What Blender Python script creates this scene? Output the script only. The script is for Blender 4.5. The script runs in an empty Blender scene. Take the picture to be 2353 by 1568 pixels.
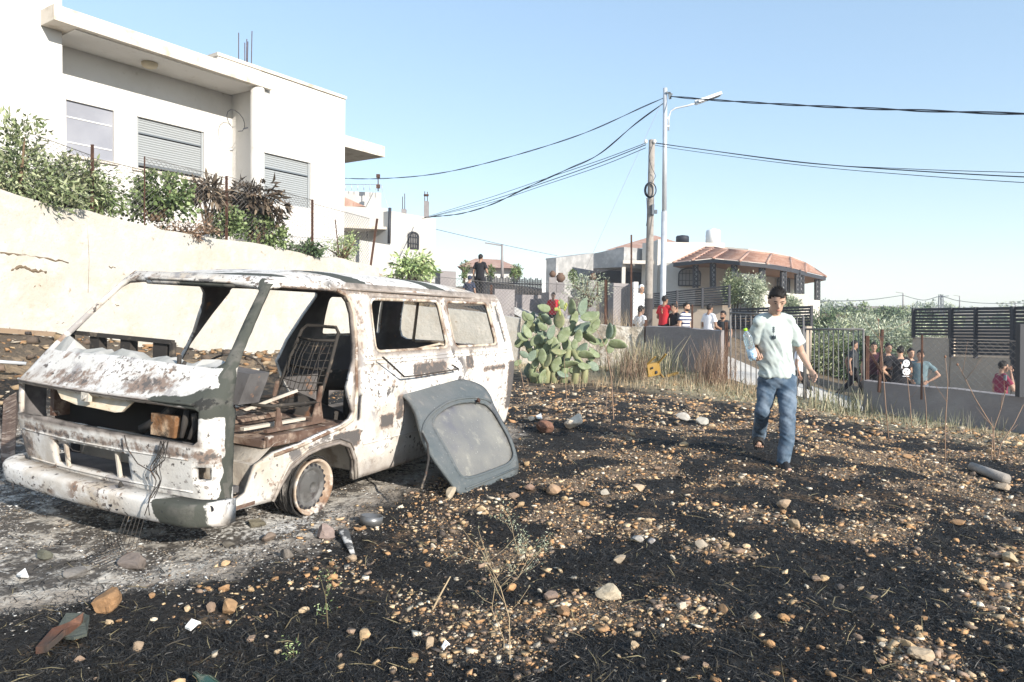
import bpy, bmesh, math, random
import numpy as np
from mathutils import Vector, Matrix, Quaternion
from mathutils.geometry import delaunay_2d_cdt
random.seed(7); RNG = np.random.default_rng(11)
SC = bpy.context.scene; COL = SC.collection
# ------------------------------------------------------------------ camera
FPX, PIT, ROLL, CH = 1640.0, math.atan((784-722)/1640.0), math.radians(1.0), 1.45
cam = bpy.data.cameras.new('camera'); camo = bpy.data.objects.new('camera', cam); COL.objects.link(camo)
cam.sensor_width = 36; cam.lens = 36*FPX/2353.0; cam.clip_start = .05; cam.clip_end = 6000
cp, sp, cr, sr = math.cos(PIT), math.sin(PIT), math.cos(ROLL), math.sin(ROLL)
FW = Vector((0, cp, -sp)); UP0 = Vector((0, sp, cp)); RT0 = Vector((1, 0, 0))
RT = cr*RT0 + sr*UP0; UPV = cr*UP0 - sr*RT0
M = Matrix((RT, UPV, -FW)).transposed().to_4x4(); M.translation = (0, 0, CH); camo.matrix_world = M
SC.camera = camo
# ------------------------------------------------------------------ light
SUN_H = Vector((.66, -.75)).normalized(); SUN_EL = math.radians(23)
sun_dir = Vector((SUN_H.x*math.cos(SUN_EL), SUN_H.y*math.cos(SUN_EL), math.sin(SUN_EL)))
w = bpy.data.worlds.new('World'); SC.world = w; w.use_nodes = True
nt = w.node_tree; bg = nt.nodes['Background']; sky = nt.nodes.new('ShaderNodeTexSky'); sky.sky_type = 'NISHITA'
sky.sun_disc = False; sky.sun_elevation = SUN_EL; sky.sun_rotation = math.atan2(SUN_H.x, SUN_H.y)
sky.air_density = 1.0; sky.dust_density = .4; sky.ozone_density = 2.2; sky.altitude = 300
gm = nt.nodes.new('ShaderNodeGamma'); gm.inputs[1].default_value = .5; nt.links.new(sky.outputs[0], gm.inputs[0]); hs_ = nt.nodes.new('ShaderNodeHueSaturation'); hs_.inputs['Saturation'].default_value = 1.3; hs_.inputs['Value'].default_value = 1.33; nt.links.new(gm.outputs[0], hs_.inputs['Color']); nt.links.new(hs_.outputs[0], bg.inputs[0]); bg.inputs[1].default_value = .15
sl = bpy.data.lights.new('sun', 'SUN'); sl.energy = 3.0; sl.angle = math.radians(.5); sl.color = (1, .93, .83)
so = bpy.data.objects.new('sun', sl); COL.objects.link(so); so.location = (20, -30, 20)
so.rotation_euler = (-sun_dir).to_track_quat('-Z', 'Y').to_euler()
SC.view_settings.view_transform = 'Standard'; SC.view_settings.look = 'None'
SC.view_settings.exposure = 1.35; SC.view_settings.gamma = 1
# ------------------------------------------------------------------ pixel helpers (photo measured at 2353 px wide)
def ray(px, py):
    a, b = px-1176.5, py-784
    u = a*cr+b*sr; v = -a*sr+b*cr
    return Vector((u/FPX, cp - v/FPX*sp, -sp - v/FPX*cp))
def P(px, py, Y):
    d = ray(px, py); t = Y/d.y; return Vector((0, 0, CH)) + d*t
def onplane(px, py, p0, n):
    d = ray(px, py); t = (Vector(p0)-Vector((0, 0, CH))).dot(n)/d.dot(n); return Vector((0, 0, CH))+d*t
# ------------------------------------------------------------------ object helpers
def link(o, parent=None):
    COL.objects.link(o)
    if parent: o.parent = parent
    return o
def empty(name, loc=(0, 0, 0), rz=0):
    o = bpy.data.objects.new(name, None); o.empty_display_size = .2; COL.objects.link(o); o.location = loc; o.rotation_euler = (0, 0, rz); return o
def tag(o, label=None, cat=None, group=None, kind=None):
    for k, v in (('label', label), ('category', cat), ('group', group), ('kind', kind)):
        if v: o[k] = v
    return o
def npmesh(name, V, F, mats, parent=None, smooth=False, mi=None, attrs=None):
    """V (n,3), F (m,k) equal sized faces"""
    V = np.asarray(V, np.float32); F = np.asarray(F, np.int32); k = F.shape[1]
    me = bpy.data.meshes.new(name); me.vertices.add(len(V)); me.vertices.foreach_set('co', V.ravel())
    me.loops.add(F.size); me.loops.foreach_set('vertex_index', F.ravel())
    me.polygons.add(len(F)); me.polygons.foreach_set('loop_start', np.arange(len(F), dtype=np.int32)*k)
    if smooth: me.polygons.foreach_set('use_smooth', np.ones(len(F), bool))
    for m in (mats if isinstance(mats, (list, tuple)) else [mats]): me.materials.append(m)
    if mi is not None: me.polygons.foreach_set('material_index', np.asarray(mi, np.int32))
    me.update(calc_edges=True)
    for an, av in (attrs or {}).items():
        av = np.asarray(av, np.float32)
        if av.ndim == 1:
            a = me.attributes.new(an, 'FLOAT', 'POINT'); a.data.foreach_set('value', av)
        else:
            a = me.attributes.new(an, 'FLOAT_COLOR', 'POINT'); a.data.foreach_set('color', np.concatenate([av, np.ones((len(av), 1), np.float32)], 1).ravel())
    me.validate()
    return link(bpy.data.objects.new(name, me), parent)
class MB:
    def __init__(s): s.v = []; s.f = []; s.m = []; s.sm = []
    def add(s, vs, fs, m=0, smooth=False):
        b = len(s.v); s.v += [tuple(v) for v in vs]
        for f in fs: s.f.append(tuple(i+b for i in f)); s.m.append(m); s.sm.append(smooth)
        return s
    def box(s, c, h, m=0, R=None):
        c = Vector(c); vs = []
        for dx in (-1, 1):
            for dy in (-1, 1):
                for dz in (-1, 1):
                    p = Vector((dx*h[0], dy*h[1], dz*h[2])); vs.append(c+(R@p if R else p))
        return s.add(vs, [(0, 1, 3, 2), (4, 6, 7, 5), (0, 4, 5, 1), (2, 3, 7, 6), (0, 2, 6, 4), (1, 5, 7, 3)], m)
    def beam(s, a, b, w, h, m=0, up=(0, 0, 1)):
        a, b = Vector(a), Vector(b); d = b-a; L = d.length
        if L < 1e-6: return s
        d /= L; u = Vector(up); x = d.cross(u)
        if x.length < 1e-4: x = d.cross(Vector((1, 0, 0)))
        x.normalize(); z = x.cross(d)
        R = Matrix((d, x, z)).transposed()
        return s.box((a+b)/2, (L/2, w/2, h/2), m, R)
    def ring(s, rings, m=0, closed=True, caps=True, smooth=True, loop=False):
        n = len(rings[0]); b = [p for r in rings for p in r]; fs = []
        for i in range(len(rings)-(0 if loop else 1)):
            for j in range(n if closed else n-1):
                j2 = (j+1) % n; i2 = (i+1) % len(rings); fs.append((i*n+j, i*n+j2, i2*n+j2, i2*n+j))
        if caps and closed and not loop: fs.append(tuple(range(n-1, -1, -1))); k = (len(rings)-1)*n; fs.append(tuple(range(k, k+n)))
        return s.add(b, fs, m, smooth)
    def tube(s, pts, r, n=8, m=0, caps=True, smooth=True, loop=False, flat=1.0, ref=None):
        pts = [Vector(p) for p in pts]; N = len(pts)
        rr = r if isinstance(r, (list, tuple)) else [r]*N
        t0 = (pts[1]-pts[0]).normalized(); up = Vector(ref) if ref else (Vector((0, 0, 1)) if abs(t0.z) < .9 else Vector((1, 0, 0)))
        x = t0.cross(up).normalized(); rings = []
        for i, p in enumerate(pts):
            if loop: t = pts[(i+1) % N]-pts[i-1]
            else: t = pts[min(i+1, N-1)]-pts[max(i-1, 0)]
            t.normalize(); x = (x - t*x.dot(t)).normalized(); y = t.cross(x)
            rings.append([p + (x*math.cos(a)+y*math.sin(a)*flat)*rr[i] for a in [2*math.pi*k/n for k in range(n)]])
        return s.ring(rings, m, True, caps, smooth, loop)
    def lathe(s, prof, c=(0, 0, 0), ax=(0, 0, 1), n=24, m=0, smooth=True):
        """prof: (radius, height) along ax"""
        ax = Vector(ax).normalized(); x = ax.orthogonal().normalized(); y = ax.cross(x); c = Vector(c)
        rings = [[c+ax*h+(x*math.cos(2*math.pi*k/n)+y*math.sin(2*math.pi*k/n))*max(r, 1e-4) for k in range(n)] for r, h in prof]
        return s.ring(rings, m, True, True, smooth)
    def ellip(s, c, r, m=0, n=12, k=8, R=None):
        c = Vector(c); rings = []
        for i in range(k+1):
            a = math.pi*i/k; z = -math.cos(a); q = max(math.sin(a), .02)
            ring = [Vector((r[0]*q*math.cos(2*math.pi*j/n), r[1]*q*math.sin(2*math.pi*j/n), r[2]*z)) for j in range(n)]
            rings.append([c+(R@p if R else p) for p in ring])
        return s.ring(rings, m)
    def prism(s, poly, d, m=0):
        """closed 3D polygon extruded by vector d"""
        poly = [Vector(p) for p in poly]; d = Vector(d); n = len(poly)
        return s.add(poly+[p+d for p in poly], [tuple(range(n-1, -1, -1)), tuple(range(n, 2*n))]+[(i, (i+1) % n, n+(i+1) % n, n+i) for i in range(n)], m)
    def build(s, name, mats, parent=None):
        me = bpy.data.meshes.new(name); me.from_pydata(s.v, [], s.f)
        for m in (mats if isinstance(mats, (list, tuple)) else [mats]): me.materials.append(m)
        me.polygons.foreach_set('material_index', np.array(s.m, np.int32)); me.polygons.foreach_set('use_smooth', np.array(s.sm, bool))
        me.update()
        bm = bmesh.new(); bm.from_mesh(me); bmesh.ops.recalc_face_normals(bm, faces=bm.faces); bm.to_mesh(me); bm.free()
        return link(bpy.data.objects.new(name, me), parent)
def bake(o, mods):
    for ty, kw in mods:
        md = o.modifiers.new(ty, ty)
        for k, v in kw.items(): setattr(md, k, v)
    dg = bpy.context.evaluated_depsgraph_get(); ev = o.evaluated_get(dg)
    me = bpy.data.meshes.new_from_object(ev); old = o.data; o.modifiers.clear(); o.data = me; me.name = old.name
    bpy.data.meshes.remove(old); return o
# value noise
_H = RNG.random((256, 256)).astype(np.float32)
def vnoise(x, y):
    xi = np.floor(x).astype(int); yi = np.floor(y).astype(int); fx = x-xi; fy = y-yi
    fx = fx*fx*(3-2*fx); fy = fy*fy*(3-2*fy)
    h = lambda a, b: _H[a & 255, b & 255]
    return (h(xi, yi)*(1-fx)+h(xi+1, yi)*fx)*(1-fy)+(h(xi, yi+1)*(1-fx)+h(xi+1, yi+1)*fx)*fy
def fbm(x, y, o=4):
    s = 0; a = .5; t = 0
    for i in range(o): s = s+a*vnoise(x*2**i+17.3*i, y*2**i+5.1*i); t += a; a *= .5
    return s/t
# ------------------------------------------------------------------ materials
def mat(name, base, rough=.85, layers=(), bump=None, metal=0, spec=.3, attr=None, alpha=None, trans=None, attrs=()):
    """layers: (colour, scale, lo, hi[, detail]) noise masks; attrs: (attribute, colour, lo, hi, noise scale) masks"""
    m = bpy.data.materials.new(name); m.use_nodes = True; t = m.node_tree; N = t.nodes; L = t.links; b = N['Principled BSDF']
    tc = N.new('ShaderNodeTexCoord').outputs['Object']
    def noise(sc, det=4, rgh=.6):
        n = N.new('ShaderNodeTexNoise'); n.inputs['Scale'].default_value = sc; n.inputs['Detail'].default_value = det; n.inputs['Roughness'].default_value = rgh; L.new(tc, n.inputs['Vector']); return n.outputs['Fac']
    def ramp(src, lo, hi):
        r = N.new('ShaderNodeMapRange'); r.inputs['From Min'].default_value = lo; r.inputs['From Max'].default_value = hi; L.new(src, r.inputs['Value']); return r.outputs[0]
    def mix(fac, a, c):
        x = N.new('ShaderNodeMix'); x.data_type = 'RGBA'; L.new(fac, x.inputs[0]); L.new(a, x.inputs[6])
        if isinstance(c, tuple): x.inputs[7].default_value = (*c, 1)
        else: L.new(c, x.inputs[7])
        return x.outputs[2]
    if attr:
        a = N.new('ShaderNodeAttribute'); a.attribute_name = attr; cur = a.outputs['Color']
    else:
        c = N.new('ShaderNodeRGB'); c.outputs[0].default_value = (*base, 1); cur = c.outputs[0]
    for l in layers:
        f_ = ramp(noise(l[1], 5), l[2], l[3])
        if len(l) > 4:
            g_ = ramp(noise(l[4], 3), l[5], l[6]); mu = N.new('ShaderNodeMath'); mu.operation = 'MULTIPLY'; L.new(f_, mu.inputs[0]); L.new(g_, mu.inputs[1]); f_ = mu.outputs[0]
        cur = mix(f_, cur, l[0])
    for an, col, lo, hi, ns in attrs:
        a = N.new('ShaderNodeAttribute'); a.attribute_name = an
        ad = N.new('ShaderNodeMath'); ad.operation = 'MULTIPLY_ADD'; L.new(noise(ns, 6, .65), ad.inputs[0]); ad.inputs[1].default_value = .8; L.new(a.outputs['Fac'], ad.inputs[2])
        cur = mix(ramp(ad.outputs[0], lo+.4, hi+.4), cur, col)
    L.new(cur, b.inputs['Base Color'])
    b.inputs['Roughness'].default_value = rough; b.inputs['Metallic'].default_value = metal; b.inputs['Specular IOR Level'].default_value = spec
    if bump:
        bn = N.new('ShaderNodeBump'); bn.inputs['Strength'].default_value = bump[1]; bn.inputs['Distance'].default_value = bump[2] if len(bump) > 2 else .01
        L.new(noise(bump[0], 6), bn.inputs['Height']); L.new(bn.outputs[0], b.inputs['Normal'])
    if alpha is not None: b.inputs['Alpha'].default_value = alpha
    if trans is not None: b.inputs['Transmission Weight'].default_value = trans
    return m
m_ground = mat('burnt_ground', (.018, .017, .016), .95, layers=[((.05, .045, .04), 9, .5, .75), ((.17, .11, .065), 2.2, .56, .66), ((.012, .011, .011), 30, .45, .6)],
  attrs=[('patch', (.045, .036, .029), .5, .95, 14), ('patch', (.22, .155, .10), .88, 1.02, 42), ('soil', (.22, .165, .11), .35, .75, 6), ('straw', (.36, .30, .19), .35, .8, 9), ('ash', (.30, .262, .22), .36, .60, 9), ('ash', (.50, .46, .40), .66, .80, 13), ('ash', (.09, .08, .07), .78, .86, 5), ('ash', (.60, .58, .54), .90, 1.0, 26), ('rub', (.30, .22, .14), .3, .6, 5), ('rub', (.10, .08, .06), .55, .75, 9)], bump=(22, .9, .03))
m_stone = mat('tan_limestone', (.5, .4, .3), .9, attr='tint', layers=[((.20, .13, .08), 14, .6, .8), ((.06, .05, .045), 5, .68, .8)], bump=(30, .6, .01))
m_render = mat('cream_plaster', (.455, .44, .40), .9, layers=[((.44, .39, .32), 1.2, .48, .70), ((.54, .51, .46), 3.5, .5, .7), ((.30, .24, .17), 6, .66, .76), ((.40, .35, .28), 30, .58, .72)], bump=(9, .5, .04))
m_crack = mat('crack_dirt', (.16, .12, .08), .95)
m_whitewall = mat('white_plaster', (.66, .64, .61), .85, layers=[((.56, .54, .50), .8, .46, .72), ((.50, .47, .42), 5, .62, .76)], bump=(60, .12, .004))
m_parapet = mat('weathered_plaster', (.60, .55, .48), .9, layers=[((.42, .36, .28), 3.5, .52, .70), ((.42, .34, .26), 9, .68, .82)], bump=(30, .3, .01))
m_shutter = mat('shutter_grey', (.33, .35, .36), .55)
m_trim = mat('shutter_rail', (.14, .16, .18), .5)
m_panelg = mat('grey_panel', (.25, .26, .30), .7, layers=[((.30, .31, .35), 1.2, .45, .7)])
m_white = mat('white_paint', (.82, .81, .78), .6)
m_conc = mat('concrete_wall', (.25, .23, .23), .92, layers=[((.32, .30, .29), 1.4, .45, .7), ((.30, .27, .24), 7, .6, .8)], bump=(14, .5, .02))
m_beige = mat('beige_wall', (.52, .43, .34), .9, layers=[((.46, .38, .30), 2.4, .5, .75)], bump=(30, .3, .01))
m_block = mat('rubble_stone_wall', (.45, .39, .31), .95, layers=[((.66, .61, .53), 3.4, .45, .6), ((.28, .23, .17), 11, .55, .7)], bump=(9, 1.0, .06))
m_villa = mat('cut_stone', (.60, .56, .50), .85, layers=[((.52, .48, .42), .9, .45, .7)])
m_h2 = mat('sunlit_render', (.50, .485, .455), .9, layers=[((.44, .42, .39), .7, .45, .7)])
m_villag = mat('grey_cut_stone', (.30, .30, .295), .85, layers=[((.48, .47, .46), 1.4, .45, .7)])
m_tile = mat('clay_roof_tiles', (.40, .24, .18), .85, layers=[((.50, .35, .28), 1.6, .45, .7), ((.30, .13, .09), 6, .55, .75)])
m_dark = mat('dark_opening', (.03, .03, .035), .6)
m_slat = mat('charcoal_slats', (.045, .047, .055), .55)
m_wood = mat('brown_soffit', (.30, .17, .10), .8)
m_polewood = mat('weathered_pole_wood', (.33, .30, .27), .9, layers=[((.20, .18, .16), 6, .5, .7)], bump=(40, .5, .01))
m_steel = mat('galvanised_steel', (.60, .62, .64), .45, metal=.35, layers=[((.48, .50, .53), 4, .45, .7)])
m_rust = mat('rusty_steel', (.075, .04, .03), .9, layers=[((.15, .075, .045), 9, .5, .7)], bump=(60, .4, .004))
m_wire = mat('cable_black', (.02, .024, .035), .6)
m_mesh = mat('chainlink_wire', (.22, .21, .20), .6, metal=.4)
m_road = mat('pale_concrete_road', (.50, .48, .44), .9, layers=[((.40, .38, .35), 2, .45, .7)], bump=(20, .3, .01))
m_bark = mat('bark', (.16, .11, .07), .95, bump=(30, .6, .01))
def leafm(name, a, b, c): return mat(name, a, .6, attr='tint', spec=.35)
m_leaf = leafm('leaf', 0, 0, 0)
# ------------------------------------------------------------------ terrain
def smooth(a, b, x): t = np.clip((x-a)/(b-a), 0, 1); return t*t*(3-2*t)
def idw(x, y, pts, p=3.0):
    n = 0; d = 0
    for a, b, z in pts:
        wgt = 1/(((x-a)**2+(y-b)**2)**(p/2)+.05); n = n+wgt*z; d = d+wgt
    return n/d
FP = [(-2, 6, -.005), (-1.4, 5, 0), (-1, 7, 0), (0, 3, 0), (2, 3, 0), (-2.2, 3.5, .0), (2.55, 6.6, .05), (2.55, 7.3, .09), (1, 6, 0), (4, 5, 0), (6, 6, -.05), (1.2, 9, .03), (0, 8, 0), (-3, 7, .05), (-2.6, 9.5, .05), (-5, 7, .12),
      (8, 11.1, -.27), (6.5, 13, -.26), (7.3, 12, -.27), (9.2, 9.3, -.3), (5.6, 14, -.1), (4.8, 15.3, .03), (4, 16.4, .15), (3.2, 17.2, .17), (1.5, 15, .02), (0, 17, .1), (-2, 18, .2), (1.5, 12, .02), (4, 11, 0), (6, 9, -.08), (12, 3, -.3), (-8, 4, .2), (0, 0, 0), (0, -10, 0), (10, -10, -.3), (-10, -10, .2)]
BP = [(-9.5, 12.5, 3.05), (-6.5, 18, 2.7), (-13, 8, 3.2), (-4.6, 21, 2.5), (-2.6, 22, 1.65), (0, 20.5, 1.3), (-1.1, 25, 1.85), (1.6, 20.3, 1.1), (3.0, 19.6, .8), (4.7, 22, .4), (4.7, 20, .22), (5.4, 17.6, .1), (7, 19, -.3), (9.6, 20, -.65), (8.2, 15.5, -.72), (9.4, 17.5, -.76), (11.5, 16.7, -1.0), (9.5, 12, -1.2), (12, 9, -1.6), (14, 14, -1.4), (6.3, 26, .9), (3.5, 28, 1.4),
      (12, 23, -.7), (15, 27, -.7), (17, 33, -.8), (20, 45, -.3), (12, 58, 2.4), (24, 58, 2.0), (5, 45, 2.6), (-6, 33, 3.0), (-12, 28, 3.0), (-1, 60, 3.8), (-20, 50, 4), (34, 60, 0), (60, 60, 0), (0, 130, 3), (100, 130, 0), (-100, 100, 3), (30, 20, -2), (30, 0, -3), (-30, 0, 2), (200, 300, 0), (-200, 300, 0), (0, 2000, 0), (1500, 1500, 0), (-1500, 1500, 0), (0, -500, 0)]
BND = [(20.0, -6.3), (9.2, 9.3), (6.5, 13.2), (3.3, 17.8), (.2, 19.2), (-3.2, 20.3), (-8.25, 11.5), (-13.2, 2.9), (-17, -3.7)]
def sdist(x, y):
    """distance to the boundary line, positive beyond it"""
    best = np.full(np.shape(x), 1e9); sg = np.ones(np.shape(x))
    for (ax, ay), (bx, by) in zip(BND[:-1], BND[1:]):
        dx, dy = bx-ax, by-ay; L2 = dx*dx+dy*dy
        t = np.clip(((x-ax)*dx+(y-ay)*dy)/L2, 0, 1); qx = x-(ax+t*dx); qy = y-(ay+t*dy); d = np.hypot(qx, qy)
        s = np.where(dx*qy-dy*qx < 0, 1., -1.)
        m = d < best-1e-6; best = np.where(m, d, best); sg = np.where(m, s, sg)
    return best*sg
def wallA_dist(x, y):
    ax, ay, bx, by = -13.2, 2.9, -3.2, 20.3; dx, dy = bx-ax, by-ay; L = math.hypot(dx, dy)
    return ((x-ax)*dy-(y-ay)*dx)/L, ((x-ax)*dx+(y-ay)*dy)/L
def height(x, y, fine=True):
    x = np.asarray(x, float); y = np.asarray(y, float)
    s = sdist(x, y); zf = idw(x, y, FP); zb = idw(x, y, BP)
    da, ta = wallA_dist(x, y)
    bank = np.interp(ta, [0, 9, 12, 16, 19], [1.0, .85, .65, .35, .1])*(1-smooth(.2, 3.0, da))*(y > 1)*(da > -.5)
    bank = bank*(.8+.5*fbm(x*1.3, y*1.3, 3))
    zf = zf+bank
    near = 1-smooth(13, 24, np.hypot(x-1, y-5))
    zf = zf+near*((fbm(x*.9, y*.9, 4)-.5)*.10)*smooth(0, .6, np.hypot(x+1.6, y-6.9)-1.4)
    if fine: zf = zf+near*((fbm(x*7, y*7, 3)-.5)*.045)+bank*.25*(fbm(x*4, y*4, 3)-.5)
    zb = zb+(fbm(x*.3, y*.3, 3)-.5)*.2*smooth(14, 40, y)*smooth(0, 3, s)
    k = smooth(.11, .21, s)
    return zf*(1-k)+zb*k
def h1(x, y): return float(height(np.array([x]), np.array([y]))[0])
def geo(a, b, r0, g):
    o = []; x = a; st = r0
    while x < b: x += st; st *= g; o.append(x)
    return o
xs = np.array([-v for v in geo(16, 3000, .3, 1.16)][::-1]+list(np.arange(-16, -5, .14))+list(np.arange(-5, 8, .045))+list(np.arange(8, 16, .14))+geo(16, 3000, .3, 1.16))
ys = np.array([-v for v in geo(3, 800, .4, 1.3)][::-1]+list(np.arange(-3, 1.5, .2))+list(np.arange(1.5, 11, .045))+list(np.arange(11, 24, .12))+geo(24, 3500, .2, 1.12))
gx, gy = np.meshgrid(xs, ys); gz = height(gx, gy)
nx, ny = len(xs), len(ys); idx = np.arange(nx*ny).reshape(ny, nx)
F4 = np.stack([idx[:-1, :-1], idx[:-1, 1:], idx[1:, 1:], idx[1:, :-1]], -1).reshape(-1, 4)
def ashf(x, y):
    xb = np.interp(y, [2.6, 3.2, 3.9, 5.5, 8.5, 10, 11.5], [-3.0, -2.5, -1.35, -.75, .25, -.3, -4])
    a = 1-smooth(-.75, .65, x-xb)
    return a*(1-smooth(9.5, 11.5, y))*smooth(-8, -4.2, x)*smooth(1.8, 3.0, y)
sd = sdist(gx, gy); da, ta = wallA_dist(gx, gy)
A_ash = ashf(gx, gy)*.85+.25*np.exp(-((gx-(-1.45))**2+(gy-4.75)**2)/.12)
straw = smooth(-4.5, -1.5, sd)*(1-smooth(0, .3, sd))*(gx > -3)*.8+(sd > .2)*.35
soil = (sd > .2)*.6+smooth(10, 13, gy)*(sd <= .2)*.4; pat = smooth(.38, .60, fbm(gx*2.3+3, gy*2.3+7, 4)-.07*(1-smooth(3.2, 5.5, gy)))*(sd < .2)*(1-ashf(gx, gy))*smooth(-2.2, .4, gx+.25*(gy-3))
rub = (1-smooth(.8, 2.6, da))*(sd < .2)*(gx < 0)*.8
ground = npmesh('ground', np.stack([gx, gy, gz], -1).reshape(-1, 3), F4, m_ground, smooth=True,
  attrs={'ash': A_ash.ravel(), 'straw': straw.ravel(), 'soil': soil.ravel(), 'rub': rub.ravel(), 'patch': pat.ravel()})
tag(ground, kind='structure')
# road between the walls
E1 = Vector((.569, -.822)); NB = Vector((.822, .569)); O1 = Vector((6.5, 13.2))
tt = np.arange(-15, 9, .25); ss = np.arange(.35, 5.3, .22); a, b = np.meshgrid(tt, ss)
rx = O1.x+a*E1.x+b*NB.x; ry = O1.y+a*E1.y+b*NB.y; rz = height(rx, ry)+.03
I = np.arange(rx.size).reshape(rx.shape); FR = np.stack([I[:-1, :-1], I[:-1, 1:], I[1:, 1:], I[1:, :-1]], -1).reshape(-1, 4)
tag(npmesh('road', np.stack([rx, ry, rz], -1).reshape(-1, 3), FR, m_road, smooth=True), kind='structure')
# distant hill
hx, hy = np.meshgrid(np.linspace(20, 420, 90), np.linspace(90, 420, 60))
hz = -3+8.5*np.exp(-((hy-300)/90)**2)*smooth(20, 130, hx)*(1-.25*smooth(150, 330, hx))+3*fbm(hx*.02, hy*.02, 4)
m_hill = mat('dry_hillside', (.26, .20, .13), .95, layers=[((.13, .14, .08), .06, .45, .6), ((.34, .27, .18), .15, .55, .7)])
I = np.arange(hx.size).reshape(hx.shape); FR = np.stack([I[:-1, :-1], I[:-1, 1:], I[1:, 1:], I[1:, :-1]], -1).reshape(-1, 4)
tag(npmesh('hill', np.stack([hx, hy, hz], -1).reshape(-1, 3), FR, m_hill, smooth=True), kind='structure')
def hillz(x, y):
    return -3+8.5*np.exp(-((y-300)/90)**2)*smooth(20, 130, x)*(1-.25*smooth(150, 330, x))+3*fbm(x*.02, y*.02, 4)
# ------------------------------------------------------------------ walls
def wallstrip(name, pts, th, m, rough=.0, step=.12, back=None, parent=None, topn=.0, seed=0):
    """pts: (x, y, ztop, zbase); th extruded beyond side (left normal rotated)"""
    P3 = []; 
    for (a, b) in zip(pts[:-1], pts[1:]):
        L = math.hypot(b[0]-a[0], b[1]-a[1]); n = max(1, int(L/step))
        for i in range(n): P3.append([a[k]+(b[k]-a[k])*i/n for k in range(4)])
    P3.append(list(pts[-1])); P3 = np.array(P3); n = len(P3)
    d = np.gradient(P3[:, :2], axis=0); d /= np.linalg.norm(d, axis=1)[:, None]; nb = np.stack([d[:, 1], -d[:, 0]], 1)*(back or 1)
    H = 14; rows = []
    arc = np.concatenate([[0], np.cumsum(np.hypot(*np.diff(P3[:, :2], axis=0).T))])+seed
    zt = P3[:, 2]+topn*(fbm(arc*1.3, arc*0+seed, 4)-.5)*2
    for k in range(H):
        z = P3[:, 3]+(zt-P3[:, 3])*k/(H-1); off = rough*(fbm(arc*2, z*2+seed, 4)-.5)
        rows.append(np.stack([P3[:, 0]+nb[:, 0]*off, P3[:, 1]+nb[:, 1]*off, z], 1))
    rows.append(np.stack([P3[:, 0]+nb[:, 0]*th*.5, P3[:, 1]+nb[:, 1]*th*.5, zt+.015], 1))
    rows.append(np.stack([P3[:, 0]+nb[:, 0]*th, P3[:, 1]+nb[:, 1]*th, zt], 1))
    rows.append(np.stack([P3[:, 0]+nb[:, 0]*th, P3[:, 1]+nb[:, 1]*th, P3[:, 3]], 1))
    V = np.concatenate(rows); R = len(rows); I = np.arange(R*n).reshape(R, n)
    F = [tuple(f) for f in np.stack([I[:-1, :-1], I[:-1, 1:], I[1:, 1:], I[1:, :-1]], -1).reshape(-1, 4)]
    F.append(tuple(I[:, 0])); F.append(tuple(I[::-1, -1]))
    mb = MB(); mb.add(V, F); return mb.build(name, m, parent)
def WA(px, dz=0):   # a point on the retaining wall's face line at picture column px
    d = ray(px, 700); k = d.x/d.y; t = (-.0+k*12.8+7.5)/(.5-k*.866); return -7.5+.5*t, 12.8+.866*t
wallpts = [(-15.2, -.6, 3.5, .4), (-13.2, 2.9, 3.4, .4)]
for px, zt in ((0, 3.30), (150, 3.13), (330, 3.02), (520, 2.90), (720, 2.80), (870, 2.66)):
    x, y = WA(px); wallpts.append((x, y, zt, -.1))
rw = empty('retaining_wall', (-8.25, 11.5, 0)); rw.location = (0, 0, 0)
wallstrip('wall_panel', wallpts, .35, m_render, .05, .12, back=-1, parent=rw, topn=.07)
x, y = WA(871); wallstrip('wall_panel', [(x, y, 1.72, -.1), (-3.2, 20.3, 1.70, -.1), (.2, 19.2, 1.36, -.1)], .3, m_render, .04, .15, back=-1, parent=rw, topn=.05)
tag(rw, 'long cream plastered retaining wall with cracks, running behind the burnt van below the white house', 'wall')
def crack(pts, r=.02):
    mb = MB(); pr = []
    for i in range(len(pts)-1):
        for k in range(6):
            f = k/6; px = pts[i][0]+(pts[i+1][0]-pts[i][0])*f; py = pts[i][1]+(pts[i+1][1]-pts[i][1])*f
            p = onplane(px, py+random.uniform(-2.5, 2.5), (-7.5, 12.8, 0), Vector((.866, -.5, 0))); pr.append(p+Vector((.866, -.5, 0))*-.0)
    mb.tube(pr, [r*random.uniform(.3, 1) for _ in pr], 5); mb.build('crack', m_crack, rw)
crack([(0, 582), (60, 588), (120, 598), (165, 603)], .022); crack([(25, 622), (48, 612), (75, 622), (112, 626)], .035); crack([(70, 662), (90, 655), (95, 665)], .02)
crack([(250, 612), (268, 618)], .015); crack([(265, 700), (275, 703)], .012); crack([(345, 730), (352, 735)], .02); crack([(128, 745), (150, 742)], .015); crack([(200, 508), (205, 600), (202, 690)], .004)
bw = wallstrip('boundary_wall', [(.22, 19.15, 1.36, -.1), (1.8, 18.45, 1.28, -.1), (3.28, 17.78, 1.18, -.1)], .35, m_block, .16, .08, back=-1, topn=.07, seed=5)
tag(bw, 'low sunlit rubble stone wall with crumbling top behind the cactus', 'wall')
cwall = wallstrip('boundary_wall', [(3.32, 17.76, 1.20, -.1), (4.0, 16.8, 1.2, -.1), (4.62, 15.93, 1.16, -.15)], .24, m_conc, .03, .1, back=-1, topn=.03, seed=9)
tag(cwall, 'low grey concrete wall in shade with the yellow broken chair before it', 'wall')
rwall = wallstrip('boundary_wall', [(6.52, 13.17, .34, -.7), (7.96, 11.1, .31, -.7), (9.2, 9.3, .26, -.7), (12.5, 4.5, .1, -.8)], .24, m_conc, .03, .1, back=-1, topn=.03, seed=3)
tag(rwall, 'low grey wall at the right edge of the field with wire fence stakes on top', 'wall')
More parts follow.
